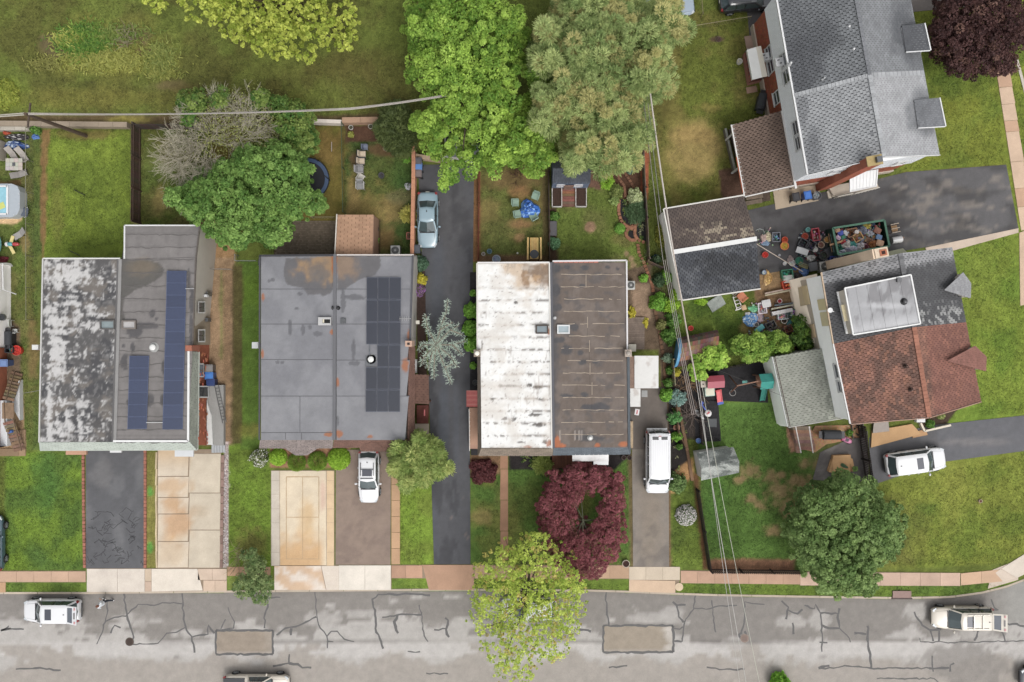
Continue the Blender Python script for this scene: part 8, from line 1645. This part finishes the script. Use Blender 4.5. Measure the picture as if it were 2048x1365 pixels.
for j in range(20):
 for i in range(30):
  p=W(552+i*4+(2 if j%2 else 0),444+j*3.5);f=random.uniform(.75,1.15);mb.box(p.x,p.y,.03,.155,.125,.06,0,tuple(v*f for v in c(126,112,96)))
mb.build("pavers",M_CONC,pt,kind="stuff");q=[W(548,442),W(548,512),W(672,512),W(672,442)];mb=MB(c(96,82,58));mb.prism([(p.x,p.y)for p in q],0,.035);mb.build("bedding",M_MULCH,pt)
# yard behind house C
t=base("round_table","garden table under a crumpled bright blue tarp","table",1058,420);mb=MB(c(84,140,226));mb.cyl(0,0,0,.05,.5,.5,10);P_(mb,"foot",t);lump("bright blue crumpled tarp draped over the round garden table",1058,420,.82,.74,.85,(70,130,226),"tarp","tarp",M_PLAST,0,(140,186,246))
for k,(lb,x,y,r)in enumerate((("pale green chair left of the blue tarp, upper one",1031,408,0),("pale green chair left of the blue tarp, lower one",1035,431,10),("pale green chair above the blue tarp on the right",1071,395,-110),("pale green chair below the blue tarp on the right",1067,436,120))):chair(lb,x,y,r,(150,178,158),None,1.05,g="green chairs round the blue table")
t=base("play_slide","yellow timber play slide with a dark round hatch behind the white roof","slide",1068,502);mb=MB(c(222,184,112));[mb.box(-.42+.14*i,.1,.9,.13,1.75,.05,0,tuple(v*random.uniform(.92,1.06)for v in c(222,184,112)))for i in range(1,6)];P_(mb,"deck_board",t,M_WOOD,kind="stuff");[P_(MB(c(230,192,120)).bar((s*.55,-.85,1.0),(s*.52,.98,1.0),.14,.3),"side_rail",t,M_WOOD)for s in(-1,1)];mb=MB(c(52,56,64));mb.cyl(0,-.38,.93,.95,.36,.36,20);P_(mb,"hatch",t);mb=MB(c(214,176,106));[mb.bar((x,y,0),(x,y,.9),.1,.1)for x in(-.5,.5)for y in(-.8,.9)];P_(mb,"post",t,M_WOOD)
bucket("grey round tub against the back of the white roof",993,520,.36,.5,(176,184,194),(150,164,180),"tub","tub");bucket("blue pot near the back left corner of the white roof",979,504,.22,.3,(96,130,144),(80,110,120),"plant_pot","pot");bucket("white pot in the far left corner behind the white roof",967,509,.16,.25,(206,200,196),(140,130,120),"plant_pot","pot");bucket("white ball lamp on the lawn behind the white roof",1035,507,.08,.12,(240,238,230),(240,238,230),"garden_lamp","lamp");tote("dark slate bench box in the thin bed of the right lawn",1105,459,.55,1.1,.5,(84,80,84),None,0,"bench_box","bench",(90,86,90))
t,q=shed("shed","navy garden shed with two white framed windows under dark slate roof",(1103,330),(1103,378),(1174,378),(1174,330),2.4,3.2,(116,130,156),flat(76,80,88,.12,10),c(46,49,55),seed=61,ov=.04)
for a,b in((1112,1126),(1146,1161)):p,e=W(a,378.6),W(b,378.6);mb=MB(c(238,238,240));m_=(p+e)/2;L=dim(p,e);fr=None;[mb.box(m_.x+dx,m_.y-.03,1.5+dz,w_,.06,h_)for dx,dz,w_,h_ in((-L/2,0,.09,.8),(L/2,0,.09,.8),(0,.4,L,.09),(0,-.4,L,.09))];fr=mb.build("window",M_PLAST,t);mb=MB(c(206,204,214));mb.box(m_.x,m_.y-.015,1.5,L-.09,.03,.7);mb.build("pane",M_GLASS,fr)
boxp("door",1137,375,1.2,.75,.05,0,1.9,(150,118,104),M_WOOD,t)
for lb,x0,x1 in(("left raised vegetable bed with white rim below the navy shed",1104,1123),("right raised vegetable bed with white rim below the navy shed",1151,1172)):
 a,b=W(x0,415),W(x1,376);t=T("raised_bed",lb,"raised bed",((a.x+b.x)/2,(a.y+b.y)/2,0));sx,sy=b.x-a.x,b.y-a.y;mb=MB(c(206,200,194));[mb.box(x,y,.2,w_,l_,.4)for x,y,w_,l_ in((0,sy/2,sx,.07),(0,-sy/2,sx,.07),(sx/2,0,.07,sy),(-sx/2,0,.07,sy))];P_(mb,"frame",t,M_WOOD);mb=MB(c(74,54,44));mb.box(0,0,.15,sx-.07,sy-.07,.3);P_(mb,"soil",t,M_MULCH)
t=T("steps","brown timber steps between the two raised vegetable beds","steps",W(1137,397));[boxp("tread",1137,380+5.2*k,.2,1.05,.2,0,.22,tuple(v*random.uniform(.85,1.1)for v in(140,100,76)),M_WOOD,t)for k in range(7)]
# sheds and playground
shed("shed","pale grey mossy shingle shed between the black fence and the worn lawn",(1386,902),(1394,950),(1462,936),(1452,892),1.9,2.7,(226,224,218),lambda px,py:mix(np.repeat(ca(176,180,174)[None],px.size,0),ca(104,110,106),sm(.4,.66,fbm(px/22,py/9,4,3)+.14*(py<918))*.9),c(110,114,110),.2,.13,seed=63)
t=T("shed","brown barrel roofed shed with a bright blue curved front","shed",W(1392,690));a=math.radians(8);n=10;A0,A1=W(1352,705),W(1424,690);wv_=Vector((math.sin(a),math.cos(a),0));mb=MB()
for k in range(n):
 for j in range(14):
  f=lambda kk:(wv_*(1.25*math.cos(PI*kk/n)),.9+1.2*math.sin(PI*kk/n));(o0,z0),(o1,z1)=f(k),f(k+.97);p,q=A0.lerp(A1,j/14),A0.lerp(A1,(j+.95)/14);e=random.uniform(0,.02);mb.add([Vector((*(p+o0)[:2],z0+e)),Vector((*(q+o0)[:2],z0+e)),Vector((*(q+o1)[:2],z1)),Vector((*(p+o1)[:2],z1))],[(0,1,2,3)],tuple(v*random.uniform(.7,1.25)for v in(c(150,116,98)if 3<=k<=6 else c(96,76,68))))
mb.build("roof_shingles",M_SHING,t,kind="stuff");mb=MB(c(92,158,200));V=[Vector((*(A0+wv_*(1.22*math.cos(PI*k/n)))[:2],.88+1.18*math.sin(PI*k/n)))for k in range(n+1)];V+=[Vector((*(A0+wv_*s)[:2],0))for s in(-1.22,1.22)];W2=[v+(A1-A0).normalized()*-.25*(1 if v.z>.3 else .6)for v in V];mb.add(W2+V,[tuple(range(len(V))),tuple(range(len(V)))[::-1]]+[(i,(i+1)%len(V),len(V)+(i+1)%len(V),len(V)+i)for i in range(len(V))]);mb.build("front_wall",M_SIDING,t);mb=MB(c(110,90,78));mb.prism([((A0+wv_*1.2).x,(A0+wv_*1.2).y),((A1+wv_*1.2).x,(A1+wv_*1.2).y),((A1-wv_*1.2).x,(A1-wv_*1.2).y),((A0-wv_*1.2).x,(A0-wv_*1.2).y)],0,.95);mb.build("side_wall",M_SIDING,t)
t=base("swing_set","wooden swing set with teal roofed tower on the black play surface","swing set",1505,762,5);mb=MB(c(60,158,146));Y=.62;mb.add([(.0,-Y,1.9),(1.05,-Y,1.9),(1.05,0,2.35),(0,0,2.35),(0,Y,1.9),(1.05,Y,1.9)],[(0,1,2,3),(3,2,5,4)]);P_(mb,"roof",t,M_FABRIC);[P_(MB(c(130,92,72)).bar((x,y,0),(x,y,1.95),.09,.09),"post",t,M_WOOD)for x in(.05,1.0)for y in(-.5,.5)];P_(MB(c(140,100,78)).box(.5,0,1.0,1.0,1.0,.06),"platform",t,M_WOOD);P_(MB(c(150,112,92)).bar((.1,.1,2.0),(-1.9,-.15,2.0),.1,.1),"beam",t,M_WOOD);[P_(MB(c(120,84,66)).bar((-1.85,-.15,2.0),(-1.9,s,0),.08,.08),"leg",t,M_WOOD)for s in(-.8,.6)];mb=MB(c(50,140,126));mb.add([(.45,-.5,1.0),(.85,-.5,1.0),(.8,-1.7,.15),(.4,-1.7,.15)],[(3,2,1,0),(0,1,2,3)][:1]);[mb.bar((x,-.5,1.05),(x-.05,-1.7,.2),.05,.12)for x in(.45,.85)];P_(mb,"slide",t);mb=MB(c(70,150,140));mb.box(-.8,0,.5,.4,.2,.04);P_(mb,"swing_seat",t)
t=base("playhouse","maroon roofed toy playhouse at the upper left of the black surface","playhouse",1424,763,4);mb=MB(c(176,76,92));mb.add([(-.7,-.5,1.2),(.7,-.5,1.2),(.7,.05,1.45),(-.7,.05,1.45),(.7,.52,1.2),(-.7,.52,1.2)],[(0,1,2,3),(3,2,4,5)]);P_(mb,"roof",t);P_(MB(c(206,190,172)).box(0,0,.6,1.25,.9,1.2),"wall",t);mb=MB(c(206,192,176));mb.box(-.95,-.15,.8,.5,.5,.1);mb.cyl(-.95,-.15,.86,.875,.07,.07,10,c(90,80,76));P_(mb,"porch",t)
tote("white and green toy kitchen box on the black play surface",1416,783,.7,.62,.6,(176,200,186),None,4,"toy_box","toy",(226,220,196))
t=base("toy_slide","red toddler slide with a blue foot on the black play surface","slide",1436,793,-78);mb=MB(c(226,74,80));mb.box(0,0,.35,1.0,.42,.05,0,None,0,.35);[mb.box(0,s,.4,1.0,.05,.14,0,None,0,.35)for s in(-.2,.2)];P_(mb,"chute",t);P_(MB(c(60,90,190)).box(.55,.05,.08,.3,.5,.16),"foot",t);P_(MB(c(216,66,72)).box(-.5,0,.3,.14,.5,.6),"steps",t)
t=base("hoop","pale ring lying on the black play surface","hoop",1465,786);mb=MB(c(176,172,168));mb.tube([(.25*math.cos(a),.25*math.sin(a),.06)for a in np.linspace(0,2*PI,25)],.022,6);P_(mb,"ring",t)
t=base("toy_hoop_stand","blue stand with a white and red toy backboard lying on the surface","toy",1412,822,-55);P_(MB(c(60,96,200)).bar((-.7,0,.1),(.1,0,.1),.09,.09),"pole",t);P_(MB(c(50,86,190)).box(-.75,0,.08,.22,.4,.12),"stand",t);mb=MB(c(230,226,224));mb.ell(.25,0,.14,.3,.3,.06);P_(mb,"backboard",t);P_(MB(c(190,60,70)).box(.22,0,.2,.14,.3,.03),"marking",t)
board("grey rubber square mat on the black play surface",1424,846,.75,.72,0,(96,98,100),.03,.08,"mat",M_RUBBER,0);bucket("blue round bucket by the upper edge of the pale mossy shed",1395,881,.22,.4,(96,128,190),(110,140,200));lump("white pointed board lying under the overhead wires",1399,830,.18,.5,.2,(226,226,226),"surfboard","board",None,0,None,40,False)
for k,x in enumerate((1416,1433)):t=base("fence_panel",("left","right")[k]+" black metal rail panel stored above the pale mossy shed","panel",x,878,4,0);mb=MB(c(56,54,56));[mb.bar((-.3,-.2+.1*i,.06),(.3,-.2+.1*i,.06),.03,.03)for i in range(5)];P_(mb,"bars",t,M_METAL,kind="stuff");[P_(MB(c(64,62,62)).bar((s,-.22,.06),(s,.22,.06),.04,.05),"frame",t,M_METAL)for s in(-.3,.3)]
bucket("red orange pot on the grass above the barrel shed",1380,657,.22,.35,(226,66,48),(196,60,44),"plant_pot","pot");tote("terracotta trough in the black mulch strip",1352,855,.4,.26,.22,(176,110,76),(150,96,70),0,"planter","planter")
# patio of house E
pt=T("patio","tan brick patio with an octagonal end below the pale shingle addition","patio",W(1650,875));q=[W(1630,852),W(1720,850),W(1718,876),W(1652,889),W(1630,905),W(1610,900),W(1620,870)]
prism_part("paving",[(p.x,p.y)for p in q],0,.07,(196,152,112),M_BRICK,pt);poly=[(1630,852),(1720,850),(1718,876),(1652,889),(1630,905),(1610,900),(1620,870)];mb=MB()
for i in range(40):
 for j in range(18):
  x,y=1608+i*2.9+(j%2)*1.4,850+j*3.1
  if sdist(np.array([x]),np.array([y]),poly)[0]<-1.5:p=W(x,y);mb.box(p.x,p.y,.075,.112,.115,.02,0,tuple(v*random.uniform(.82,1.15)for v in c(204,158,116)))
mb.build("bricks",M_BRICK,pt,kind="stuff")
st=T("wooden_stairs","brown timber stairs with white rail beside the pale shingle addition","stairs",W(1605,880))
for k in range(7):boxp("tread",1604+k*1.4,857+k*6.6,1.2-.15*k,1.5,.3,0,1.2-.15*k,tuple(v*random.uniform(.88,1.1)for v in(150,124,102)),M_WOOD,st)
for x0,x1 in((1591,1602),(1618,1626)):a,b=W(x0,853,2.1),W(x1,906,.95);mb=MB(c(226,220,214));mb.bar(a,b,.07,.09);mb.build("hand_rail",M_WOOD,st);[mb for _ in()]
q=[W(1578,852),W(1588,850),W(1600,905),W(1592,906)];prism_part("stone_edge",[(p.x,p.y)for p in q],0,.25,(176,142,122),M_CONC,st)
t=base("toy_car","pink toy ride-on car on the tan brick patio","toy car",1692,880,-25);mb=MB(c(236,150,190));mb.ell(0,0,.2,.46,.24,.2,14,6);P_(mb,"body",t,M_PLAST,smooth=True);mb=MB(c(60,40,60));mb.box(-.06,0,.37,.26,.24,.06);P_(mb,"cockpit",t);mb=MB(c(196,60,120));mb.box(-.4,0,.26,.12,.44,.16);P_(mb,"spoiler",t);[P_(MB(c(50,50,54)).tube([(x,y-.04,.1),(x,y+.04,.1)],.1,10),"wheel",t,M_RUBBER)for x in(-.28,.28)for y in(-.22,.22)]
t=base("cardboard_pile","pile of flattened brown cardboard boxes on the tarmac corner","cardboard",1680,928)
for x,y,sx,sy,r,z in((0,0,1.5,1.3,.03,.3),(0,.62,1.45,.32,.05,.4),(-.75,-.1,.3,1.2,-.25,.25),(.85,-.05,.14,1.1,.18,.3),(1.0,-.05,.12,1.0,.22,.22),(.1,-.78,1.3,.22,.02,.3),(-.9,-.1,.16,1.0,-.3,.15)):f=random.uniform(.85,1.1);mb=MB(tuple(v*f for v in c(206,162,112)));mb.box(x,y,z*.5,sx,sy,z,r,None,.03);P_(mb,"box",t,M_FABRIC)
lump("small green plant sprig lying on the cardboard pile",1685,931,.34,.14,.12,(110,150,110),"cut_branch","plant",M_LEAF,.33,(70,110,76),-30);tote("dark planter tray between the black gate fence and the patio",1713,862,.9,1.2,.3,(60,52,48),(50,44,42),5,"planter","planter")
# clutter on the upper driveway
for a in(("red orange bucket on the garage drive, higher of two orange ones",1567,481,.26,.35,(222,84,36),(190,70,34)),("orange tub with yellow contents on the garage drive",1567,493,.36,.3,(240,130,70),(216,170,60)),("red bucket beside the black garage roof",1528,511,.26,.35,(226,66,46),(190,50,38)),("teal bucket at the top of the clutter by the green skip",1613,461,.2,.35,(130,196,190),(90,150,146)),("rust red bucket left of the dark red crate",1607,474,.28,.35,(186,80,56),(170,70,50)),("cream bucket with orange contents beside the green skip",1651,481,.28,.4,(214,186,150),(220,160,90)),("beige ring shaped pot near the green skip's end",1640,491,.28,.3,(226,200,174),(150,110,90)),("white lidded bucket under the black crates",1627,500,.24,.35,(226,218,212),(236,230,226)),("pale pink lidded bucket right of the dark red crate",1636,476,.2,.35,(206,188,180),(214,200,192)),("black barrel with murky water in the clutter",1640,514,.36,.8,(62,58,58),(70,76,64)),("dark green round tub in the lower clutter",1595,523,.34,.4,(52,112,92),(60,126,104)),("white basin at the lower end of the drive clutter",1583,527,.28,.2,(228,222,218),(214,206,202)),("small white bowl left of the white basin",1568,528,.16,.2,(232,232,232),(226,226,226)),("tiny white ball lying alone on the garage drive",1558,511,.1,.15,(206,206,206),(206,206,206)),("small blue bucket below the white basin",1588,537,.2,.3,(84,112,180),(70,96,150)),("blue and white tin on the dirt by the black garage roof",1526,546,.2,.35,(90,120,150),(200,210,220)),("left white pot at the lower edge of the black garage roof",1467,587,.2,.3,(222,216,204),(150,140,120)),("right terracotta rimmed pot at the edge of the black garage roof",1475,584,.2,.3,(226,196,176),(140,110,90)),("white pot with dark soil by the leafy shrub and cream wall",1566,642,.26,.35,(228,218,208),(70,54,46)),("small white pot right below the blue tarp heap",1511,650,.2,.3,(214,204,200),(110,104,96)),("bright blue ball in the grass above the long shrub row",1508,682,.22,.35,(86,130,210),(96,140,220)),("orange brown bucket among leaves of the long shrub row",1550,683,.24,.35,(226,140,60),(180,110,50)),("rusty red tub half under the dark leafy shrub",1581,697,.3,.35,(176,80,50),(150,70,46)),("white and red jar by the wooden beams",1557,603,.2,.35,(226,206,204),(150,40,44))):bucket(*a)
for a in(("grey tote with blue bottle by the brown garage roof",1549,476,.6,.7,.45,(110,112,120),(130,170,200),0),("dark red crate of oddments left of the green skip",1627,471,.55,.95,.5,(176,44,60),(214,150,150),8),("black crate in the clutter, left of two",1604,489,.6,.75,.45,(54,56,62),(64,66,72),60),("black crate in the clutter, right of two",1618,492,.7,.6,.45,(58,58,64),(70,70,76),60),("black box standing by the green skip's lower end",1655,505,.75,.65,.6,(56,58,62),None,30),("royal blue bin full of trash by the skip's lower corner",1667,523,1.0,.7,.7,(34,62,160),(190,200,220),8),("grey crate beside the lower air conditioner",1622,535,.6,.6,.5,(106,108,112),None,10),("green tote on the dirt between garage and cream wall",1571,549,.85,.62,.45,(62,138,104),(80,156,122),6),("white tote with lid below the green tote",1574,559,.75,.5,.4,(222,222,214),None,6),("orange tub on black base at the cream wall corner",1573,570,.9,.6,.45,(222,76,40),(230,120,60),14),("clear tote of papers on the weeds by the cream wall",1563,632,.8,.55,.4,(196,206,208),(206,180,170),5),("dark green tote with white paper beside the clear one",1582,628,.75,.6,.4,(70,120,112),(206,206,214),5),("black wire crate with seat above the other black crate",1539,651,.75,.55,.4,(76,72,66),(60,60,64),25),("black wire crate holding a white box",1540,664,.75,.65,.4,(70,66,56),(214,210,206),-30),("brown carton on the soil by the leafy shrub",1574,658,.6,.5,.35,(150,96,72),(140,90,66),20),("white carton in the middle of the back yard clutter",1530,608,.6,.5,.35,(228,226,226),None,12),("white basin of red jars in the back yard clutter",1523,617,.62,.8,.25,(226,214,220),(190,110,120),5),("small tan carton beside the white ladder",1486,616,.28,.3,.25,(214,176,130),None,20)):tote(*a,lid=a[6]if a[7]is None else None)
for a in(("cream sack on the garage drive beside the grey tote",1536,475,.34,.4,.3,(226,214,180)),("pink and white bag by the corner of the garage roof",1527,477,.24,.4,.35,(236,206,196)),("blue and white bag below the pink one",1530,487,.36,.24,.3,(150,176,206)),("light blue bag against the top corner of the cream wall",1608,544,.4,.34,.35,(110,150,214)),("white chair shaped bag in the drive clutter",1621,517,.4,.3,.4,(216,214,210)),("sky blue tarp heap in the back yard clutter",1501,640,.62,.58,.4,(110,164,222),"tarp","tarp",None,0,(210,226,240)),("white bag above the sky blue tarp",1495,629,.22,.2,.25,(230,230,230)),("grey junk heap below the teal box",1531,668,.4,.3,.25,(110,108,104),"rag_heap","rags"),("black rubbish bag below the teal box",1526,677,.45,.4,.35,(40,40,46)),("teal sheet by the cream wall's leafy shrub",1581,648,.3,.4,.2,(90,176,180),"tarp","tarp"),("pinkish scraps between the tarp and the basin",1518,634,.36,.5,.25,(196,170,176),"rag_heap","rags"),("brown scraps on the soil right of the black crates",1560,668,.4,.36,.2,(130,112,100),"rag_heap","rags"),("green hose heap left of the white basin",1508,618,.5,.25,.2,(120,206,150),"hose_heap","hose"),("tan hose tangle on the dirt by the black garage roof",1535,556,.34,.6,.2,(196,150,84),"hose_heap","hose",None,0,(230,190,110)),("white rubbish bags at the low end of the blue bin",1655,524,.24,.2,.3,(222,226,230)),("dark oddments under the cream wall's top corner",1590,552,.5,.3,.3,(66,58,58),"rag_heap","rags"),("speckled cartons heap above the white basin of the drive",1580,519,.26,.3,.3,(190,170,166),"rag_heap","rags")):lump(*a)
board("white board lying tilted across the black crates",1600,504,1.0,.5,-18,(226,226,226),.08,.5,m=M_PLAST);board("large grey board lying on the grass below the black garage",1432,607,1.35,.98,33,(150,156,150),.06,.1);board("teal board lying across the clutter under the blue tarp",1516,658,.82,.42,38,(96,190,196),.08,.4,m=M_PLAST);board("pale carved screen leaning in the lower back yard clutter",1577,679,.95,.36,50,(206,196,186),.07,.4);board("grey sheet beside the pale carved screen",1583,688,.5,.6,20,(160,156,152),.06,.15)
plank("pair of pale beams running into the cream back wall",1527,590,1590,577,.12,(206,182,160),.12,2,.3);plank("single pale beam above the white tube",1535,620,1592,609,.12,(196,184,160),.12,1,.3);plank("long white tube lying in the back yard clutter",1537,629,1583,620,.3,(232,236,236),.3,1,.3,"tube",M_PLAST);plank("olive planks across the lower drive clutter",1592,527,1616,537,.1,(150,146,110),.08,3,.3);plank("pale board sloping onto the green skip's end",1645,495,1677,485,.16,(214,180,140),.08,1,1.2);plank("blue grey pipe beside the beam near the cream wall",1545,612,1590,606,.12,(110,124,140),.12,1,.25,"pipe",M_METAL)
t=base("ladder","white folding ladder lying on the grass below the black garage","ladder",1474,606,-72);[P_(MB(c(236,232,226)).bar((-.6,s,.12),(.55,s*1.05,.12),.07,.06),"rail",t)for s in(-.2,.2)];[P_(MB(c(230,226,220)).bar((x,-.2,.12),(x,.2,.12),.06,.05),"rung",t)for x in(-.5,-.2,.1,.4)];P_(MB(c(236,232,226)).bar((.55,-.36,.14),(.55,.36,.14),.09,.06),"foot_bar",t)
chair("orange plastic chair knocked over by the black garage roof",1480,595,40,(206,120,76),None,1.3)
t=base("hose","grey looped hose on the garage drive by the brown roof","hose",1521,465);mb=MB(c(170,176,172));mb.tube([(-.4,.15,.05),(-.1,.28,.05),(.2,.2,.05),(.33,-.05,.05),(.32,-.3,.05)],.035,6);P_(mb,"tube",t)
t=base("water_heater","white cylinder tank lying at the far end of the green skip","tank",1790,481,10);mb=MB(c(226,224,222));mb.tube([(-.42,0,.3),(.4,0,.3)],.28,16);P_(mb,"tank",t,M_PAINT);mb=MB(c(150,120,100));mb.tube([(.4,0,.3),(.55,.05,.3)],.05,8);mb.ell(.58,.1,.3,.08,.08,.08,8,5);P_(mb,"fitting",t,M_METAL)
t=base("wooden_cart","worn wooden chair frame standing at the far end of the skip","chair",1784,459,12);P_(MB(c(170,134,96)).box(0,0,.4,.5,.5,.06),"seat",t,M_WOOD);[P_(MB(c(206,190,170)).bar((-.35,y,.6),(.35,y,.6),.06,.05),"rail",t,M_WOOD)for y in(-.33,0,.36)];[P_(MB(c(130,96,70)).bar((x,y,0),(x,y,.62),.05,.05),"leg",t,M_WOOD)for x in(-.3,.3)for y in(-.3,.3)]
# the skip and what lies in it
sk=T("skip","long dark green rubbish skip heaped with household junk","skip",W(1722,476));hs_=1.5;qo=[W(1665,457,hs_),W(1768,441,hs_),W(1778,493,hs_),W(1676,510,hs_)];ctr=sum(qo,Vector())/4;gn=c(54,92,76)
for i in range(4):a,b=qo[i],qo[(i+1)%4];mb=MB(gn);mb.bar((a.x,a.y,hs_/2),(b.x,b.y,hs_/2),.08,hs_);mb.build("side",M_METAL,sk);mb=MB(c(92,134,112));mb.bar((a.x,a.y,hs_+.03),(b.x,b.y,hs_+.03),.16,.12);mb.build("top_rail",M_METAL,sk)
mb=MB(gn);mb.prism([(ctr.lerp(p,.98).x,ctr.lerp(p,.98).y)for p in qo],.1,.2);mb.build("floor_plate",M_METAL,sk);q=[W(1654,461),W(1664,459),W(1678,513),W(1666,515)];prism_part("end_platform",[(p.x,p.y)for p in q],.1,.9,(40,72,62),M_METAL,sk)
for k in range(3):p,e=W(1657+4*k,468,1.0),W(1664+4*k,505,1.0);mb=MB(c(*((176,140,110),(150,170,176),(70,110,90))[k]));mb.bar(p,e,.06,.05);mb.build("ramp_bar",M_METAL,sk)
D1=lambda x,y:(x,y)
J=[("carton","box"),("rubbish_bag","bag")]
ADJ=["blue carton at the skip's upper left","white carton right of the blue one in the skip","big brown carton in the skip's upper middle","golden brown crate below the big brown carton in the skip","tan carton at the skip's lower right","orange brown bag left of the tan carton in the skip","rusty carton near the skip's upper right","yellow bag at the skip's top edge","light blue carton near the skip's far end","pink carton at the left inside the skip","green carton beside the pink one in the skip","bright red cushion in the skip's left half","white bag under the bright red cushion in the skip","green sack in the skip's lower left corner","pale bag along the skip's lower edge, leftmost","white bag right of the teal cloth in the skip","teal cloth in the skip's lower middle","white and maroon bag in the skip's lower middle","maroon scraps beside the tan bag in the skip","silver bag in the skip's centre","dark oddments at the skip's top centre","grey cloth below the yellow bag in the skip","white lamp shade right of the skip's centre","black scraps in the far end of the skip","pale wood frame at the upper left corner of the skip","lilac bag below the white bag in the skip","brown stick pile in the skip's right half","pale carton stuck on top of the big brown carton"]
SP=[(1681,468,0,.36,(60,90,200)),(1690,467,0,.34,(222,222,226)),(1704,466,0,.75,(172,118,74)),(1715,475,0,.7,(222,170,104)),(1759,487,0,.48,(224,176,136)),(1747,488,1,.36,(180,116,66)),(1754,462,0,.46,(160,100,76)),(1735,452,1,.3,(226,204,90)),(1757,475,0,.36,(120,160,206)),(1676,476,0,.3,(226,190,214)),(1685,475,0,.3,(50,146,110)),(1687,484,1,.3,(222,40,70)),(1694,489,1,.42,(232,226,218)),(1680,496,1,.34,(44,120,96)),(1685,504,1,.36,(200,204,220)),(1706,497,1,.36,(216,214,230)),(1707,489,1,.34,(90,186,176)),(1722,492,1,.38,(226,220,222)),(1732,494,1,.3,(120,60,70)),(1722,480,1,.3,(176,178,196)),(1719,454,1,.3,(70,72,92)),(1727,460,1,.4,(160,164,180)),(1742,468,1,.3,(222,224,232)),(1767,480,1,.24,(40,42,50)),(1674,461,0,.3,(206,160,120)),(1697,500,1,.3,(180,176,196)),(1737,480,1,.3,(170,130,106)),(1708,466,0,.2,(240,232,226))]
for k,((x,y,kd,s,col),lb)in enumerate(zip(SP,ADJ)):
 z=1.0 if k<27 else 1.42;p=W(x,y,1.2);pxg,pyg=PX(p.x,p.y)
 if kd:lump(lb,pxg,pyg,s*1.15,s*.95,.42,col,"rubbish_bag","bag",None,z-.1)
 else:tote(lb,pxg,pyg,s,s*.8,.3,col,tuple(v*.7 for v in col)if k in(2,3)else None,random.uniform(-30,40),"carton","box",None if k in(2,3)else col,z)
fl=MB();rs=random.Random(21)
for k in range(420):u,v=rs.uniform(.05,.95),rs.uniform(.06,.94);p=qlerp(qo,u,v);s=rs.uniform(.08,.26);fl.box(p.x,p.y,rs.uniform(.8,1.2),s,s*rs.uniform(.4,1),.07,rs.uniform(0,3),tuple(w*rs.uniform(.6,1.1)for w in rs.choice([c(206,206,214),c(120,124,140),c(160,110,80),c(60,60,70),c(200,180,150),c(90,130,150),c(170,90,90)])),rs.uniform(-.5,.5),rs.uniform(-.5,.5))
fl.build("debris",M_FABRIC)["kind"]="stuff"
for n_,x0,x1,y0,y1,cs in(("litter",1594,1650,462,522,[(70,70,78),(150,60,60),(200,196,190),(60,80,90)]),("litter",1496,1590,606,692,[(120,110,100),(206,200,200),(90,110,120),(150,100,80)]),("litter",1515,1545,455,492,[(200,190,180),(90,90,96)])):
 mb=MB()
 for k in range(int((x1-x0)*(y1-y0)/26)):p=W(rs.uniform(x0,x1),rs.uniform(y0,y1));s=rs.uniform(.06,.2);mb.box(p.x,p.y,rs.uniform(.05,.2),s,s*.6,.06,rs.uniform(0,3),tuple(w*rs.uniform(.6,1.15)for w in c(*rs.choice(cs))),rs.uniform(-.4,.4))
 mb.build(n_,M_FABRIC)["kind"]="stuff"
 # street and lawn odds and ends
t=base("storm_drain","rusty storm drain inlet set in the kerb grass strip","drain",1803,1189);mb=MB(c(118,96,90));mb.box(0,0,.05,1.55,.6,.1);P_(mb,"lid",t,M_METAL);P_(MB(c(96,82,78)).box(0,-.33,.02,1.7,.1,.2),"lintel",t,M_CONC)
t=base("sign_post","thin dark sign post leaning over the beige suv by the kerb","post",1963,1218,0,-.1);a=W(1918,1187,0)-W(1963,1218);P_(MB(c(70,56,50)).tube([(0,0,0),(a.x*.97,a.y*.97,2.6)],.04,6),"pole",t,M_METAL)
bucket("dark round planter on the lawn corner by the pavement",1251,1126,.32,.35,(196,180,160),(70,44,40),"planter","planter");t=base("manhole_cover","round pale utility cover set beside the apron of the narrow driveway","cover",1358,1174);mb=MB(c(226,202,170));mb.cyl(0,0,0,.06,.34,.34,20);P_(mb,"cover",t,M_CONC);bucket("left dark brown pot at the corner of the brown roofed house",1247,915,.2,.3,(84,60,54),(60,44,40),"plant_pot","pot");bucket("right dark brown pot at the corner of the brown roofed house",1258,915,.2,.3,(84,60,54),(60,44,40),"plant_pot","pot")
bucket("small pale pot with bare soil in the corner lawn",1959,1002,.14,.2,(206,190,176),(120,80,60),"plant_pot","pot");bucket("white lantern standing beside the flagged stoop",1477,126,.24,.4,(226,222,210),(206,200,190),"garden_lamp","lamp");bucket("tree stump ringed by bare soil in the olive lawn",1436,80,.25,.12,(104,84,70),(90,70,60),"tree_stump","stump");lump("blue object behind the little grey fence panel",1311,514,.3,.16,.3,(70,110,190),"bucket","bucket");tote("white wall box on the small grey deck's edge",1263,696,.5,.5,.5,(214,208,190),None,0,"storage_box","box",(222,216,200));t=base("wall_sign","small red and white notice board at the canopy corner","sign",1271,823,80);P_(MB(c(236,232,232)).box(0,0,.8,.5,.36,.05),"board",t);P_(MB(c(206,90,96)).box(0,0,.83,.34,.1,.012),"print",t)
tote("grey hose reel box by the white fence wall of the narrow drive",1297,872,.3,.3,.3,(120,116,112),None,0,"storage_box","box",(126,122,118));bucket("black pot with white flowers below the side porch",951,765,.26,.45,(50,50,52),(90,90,90),"plant_pot","pot")
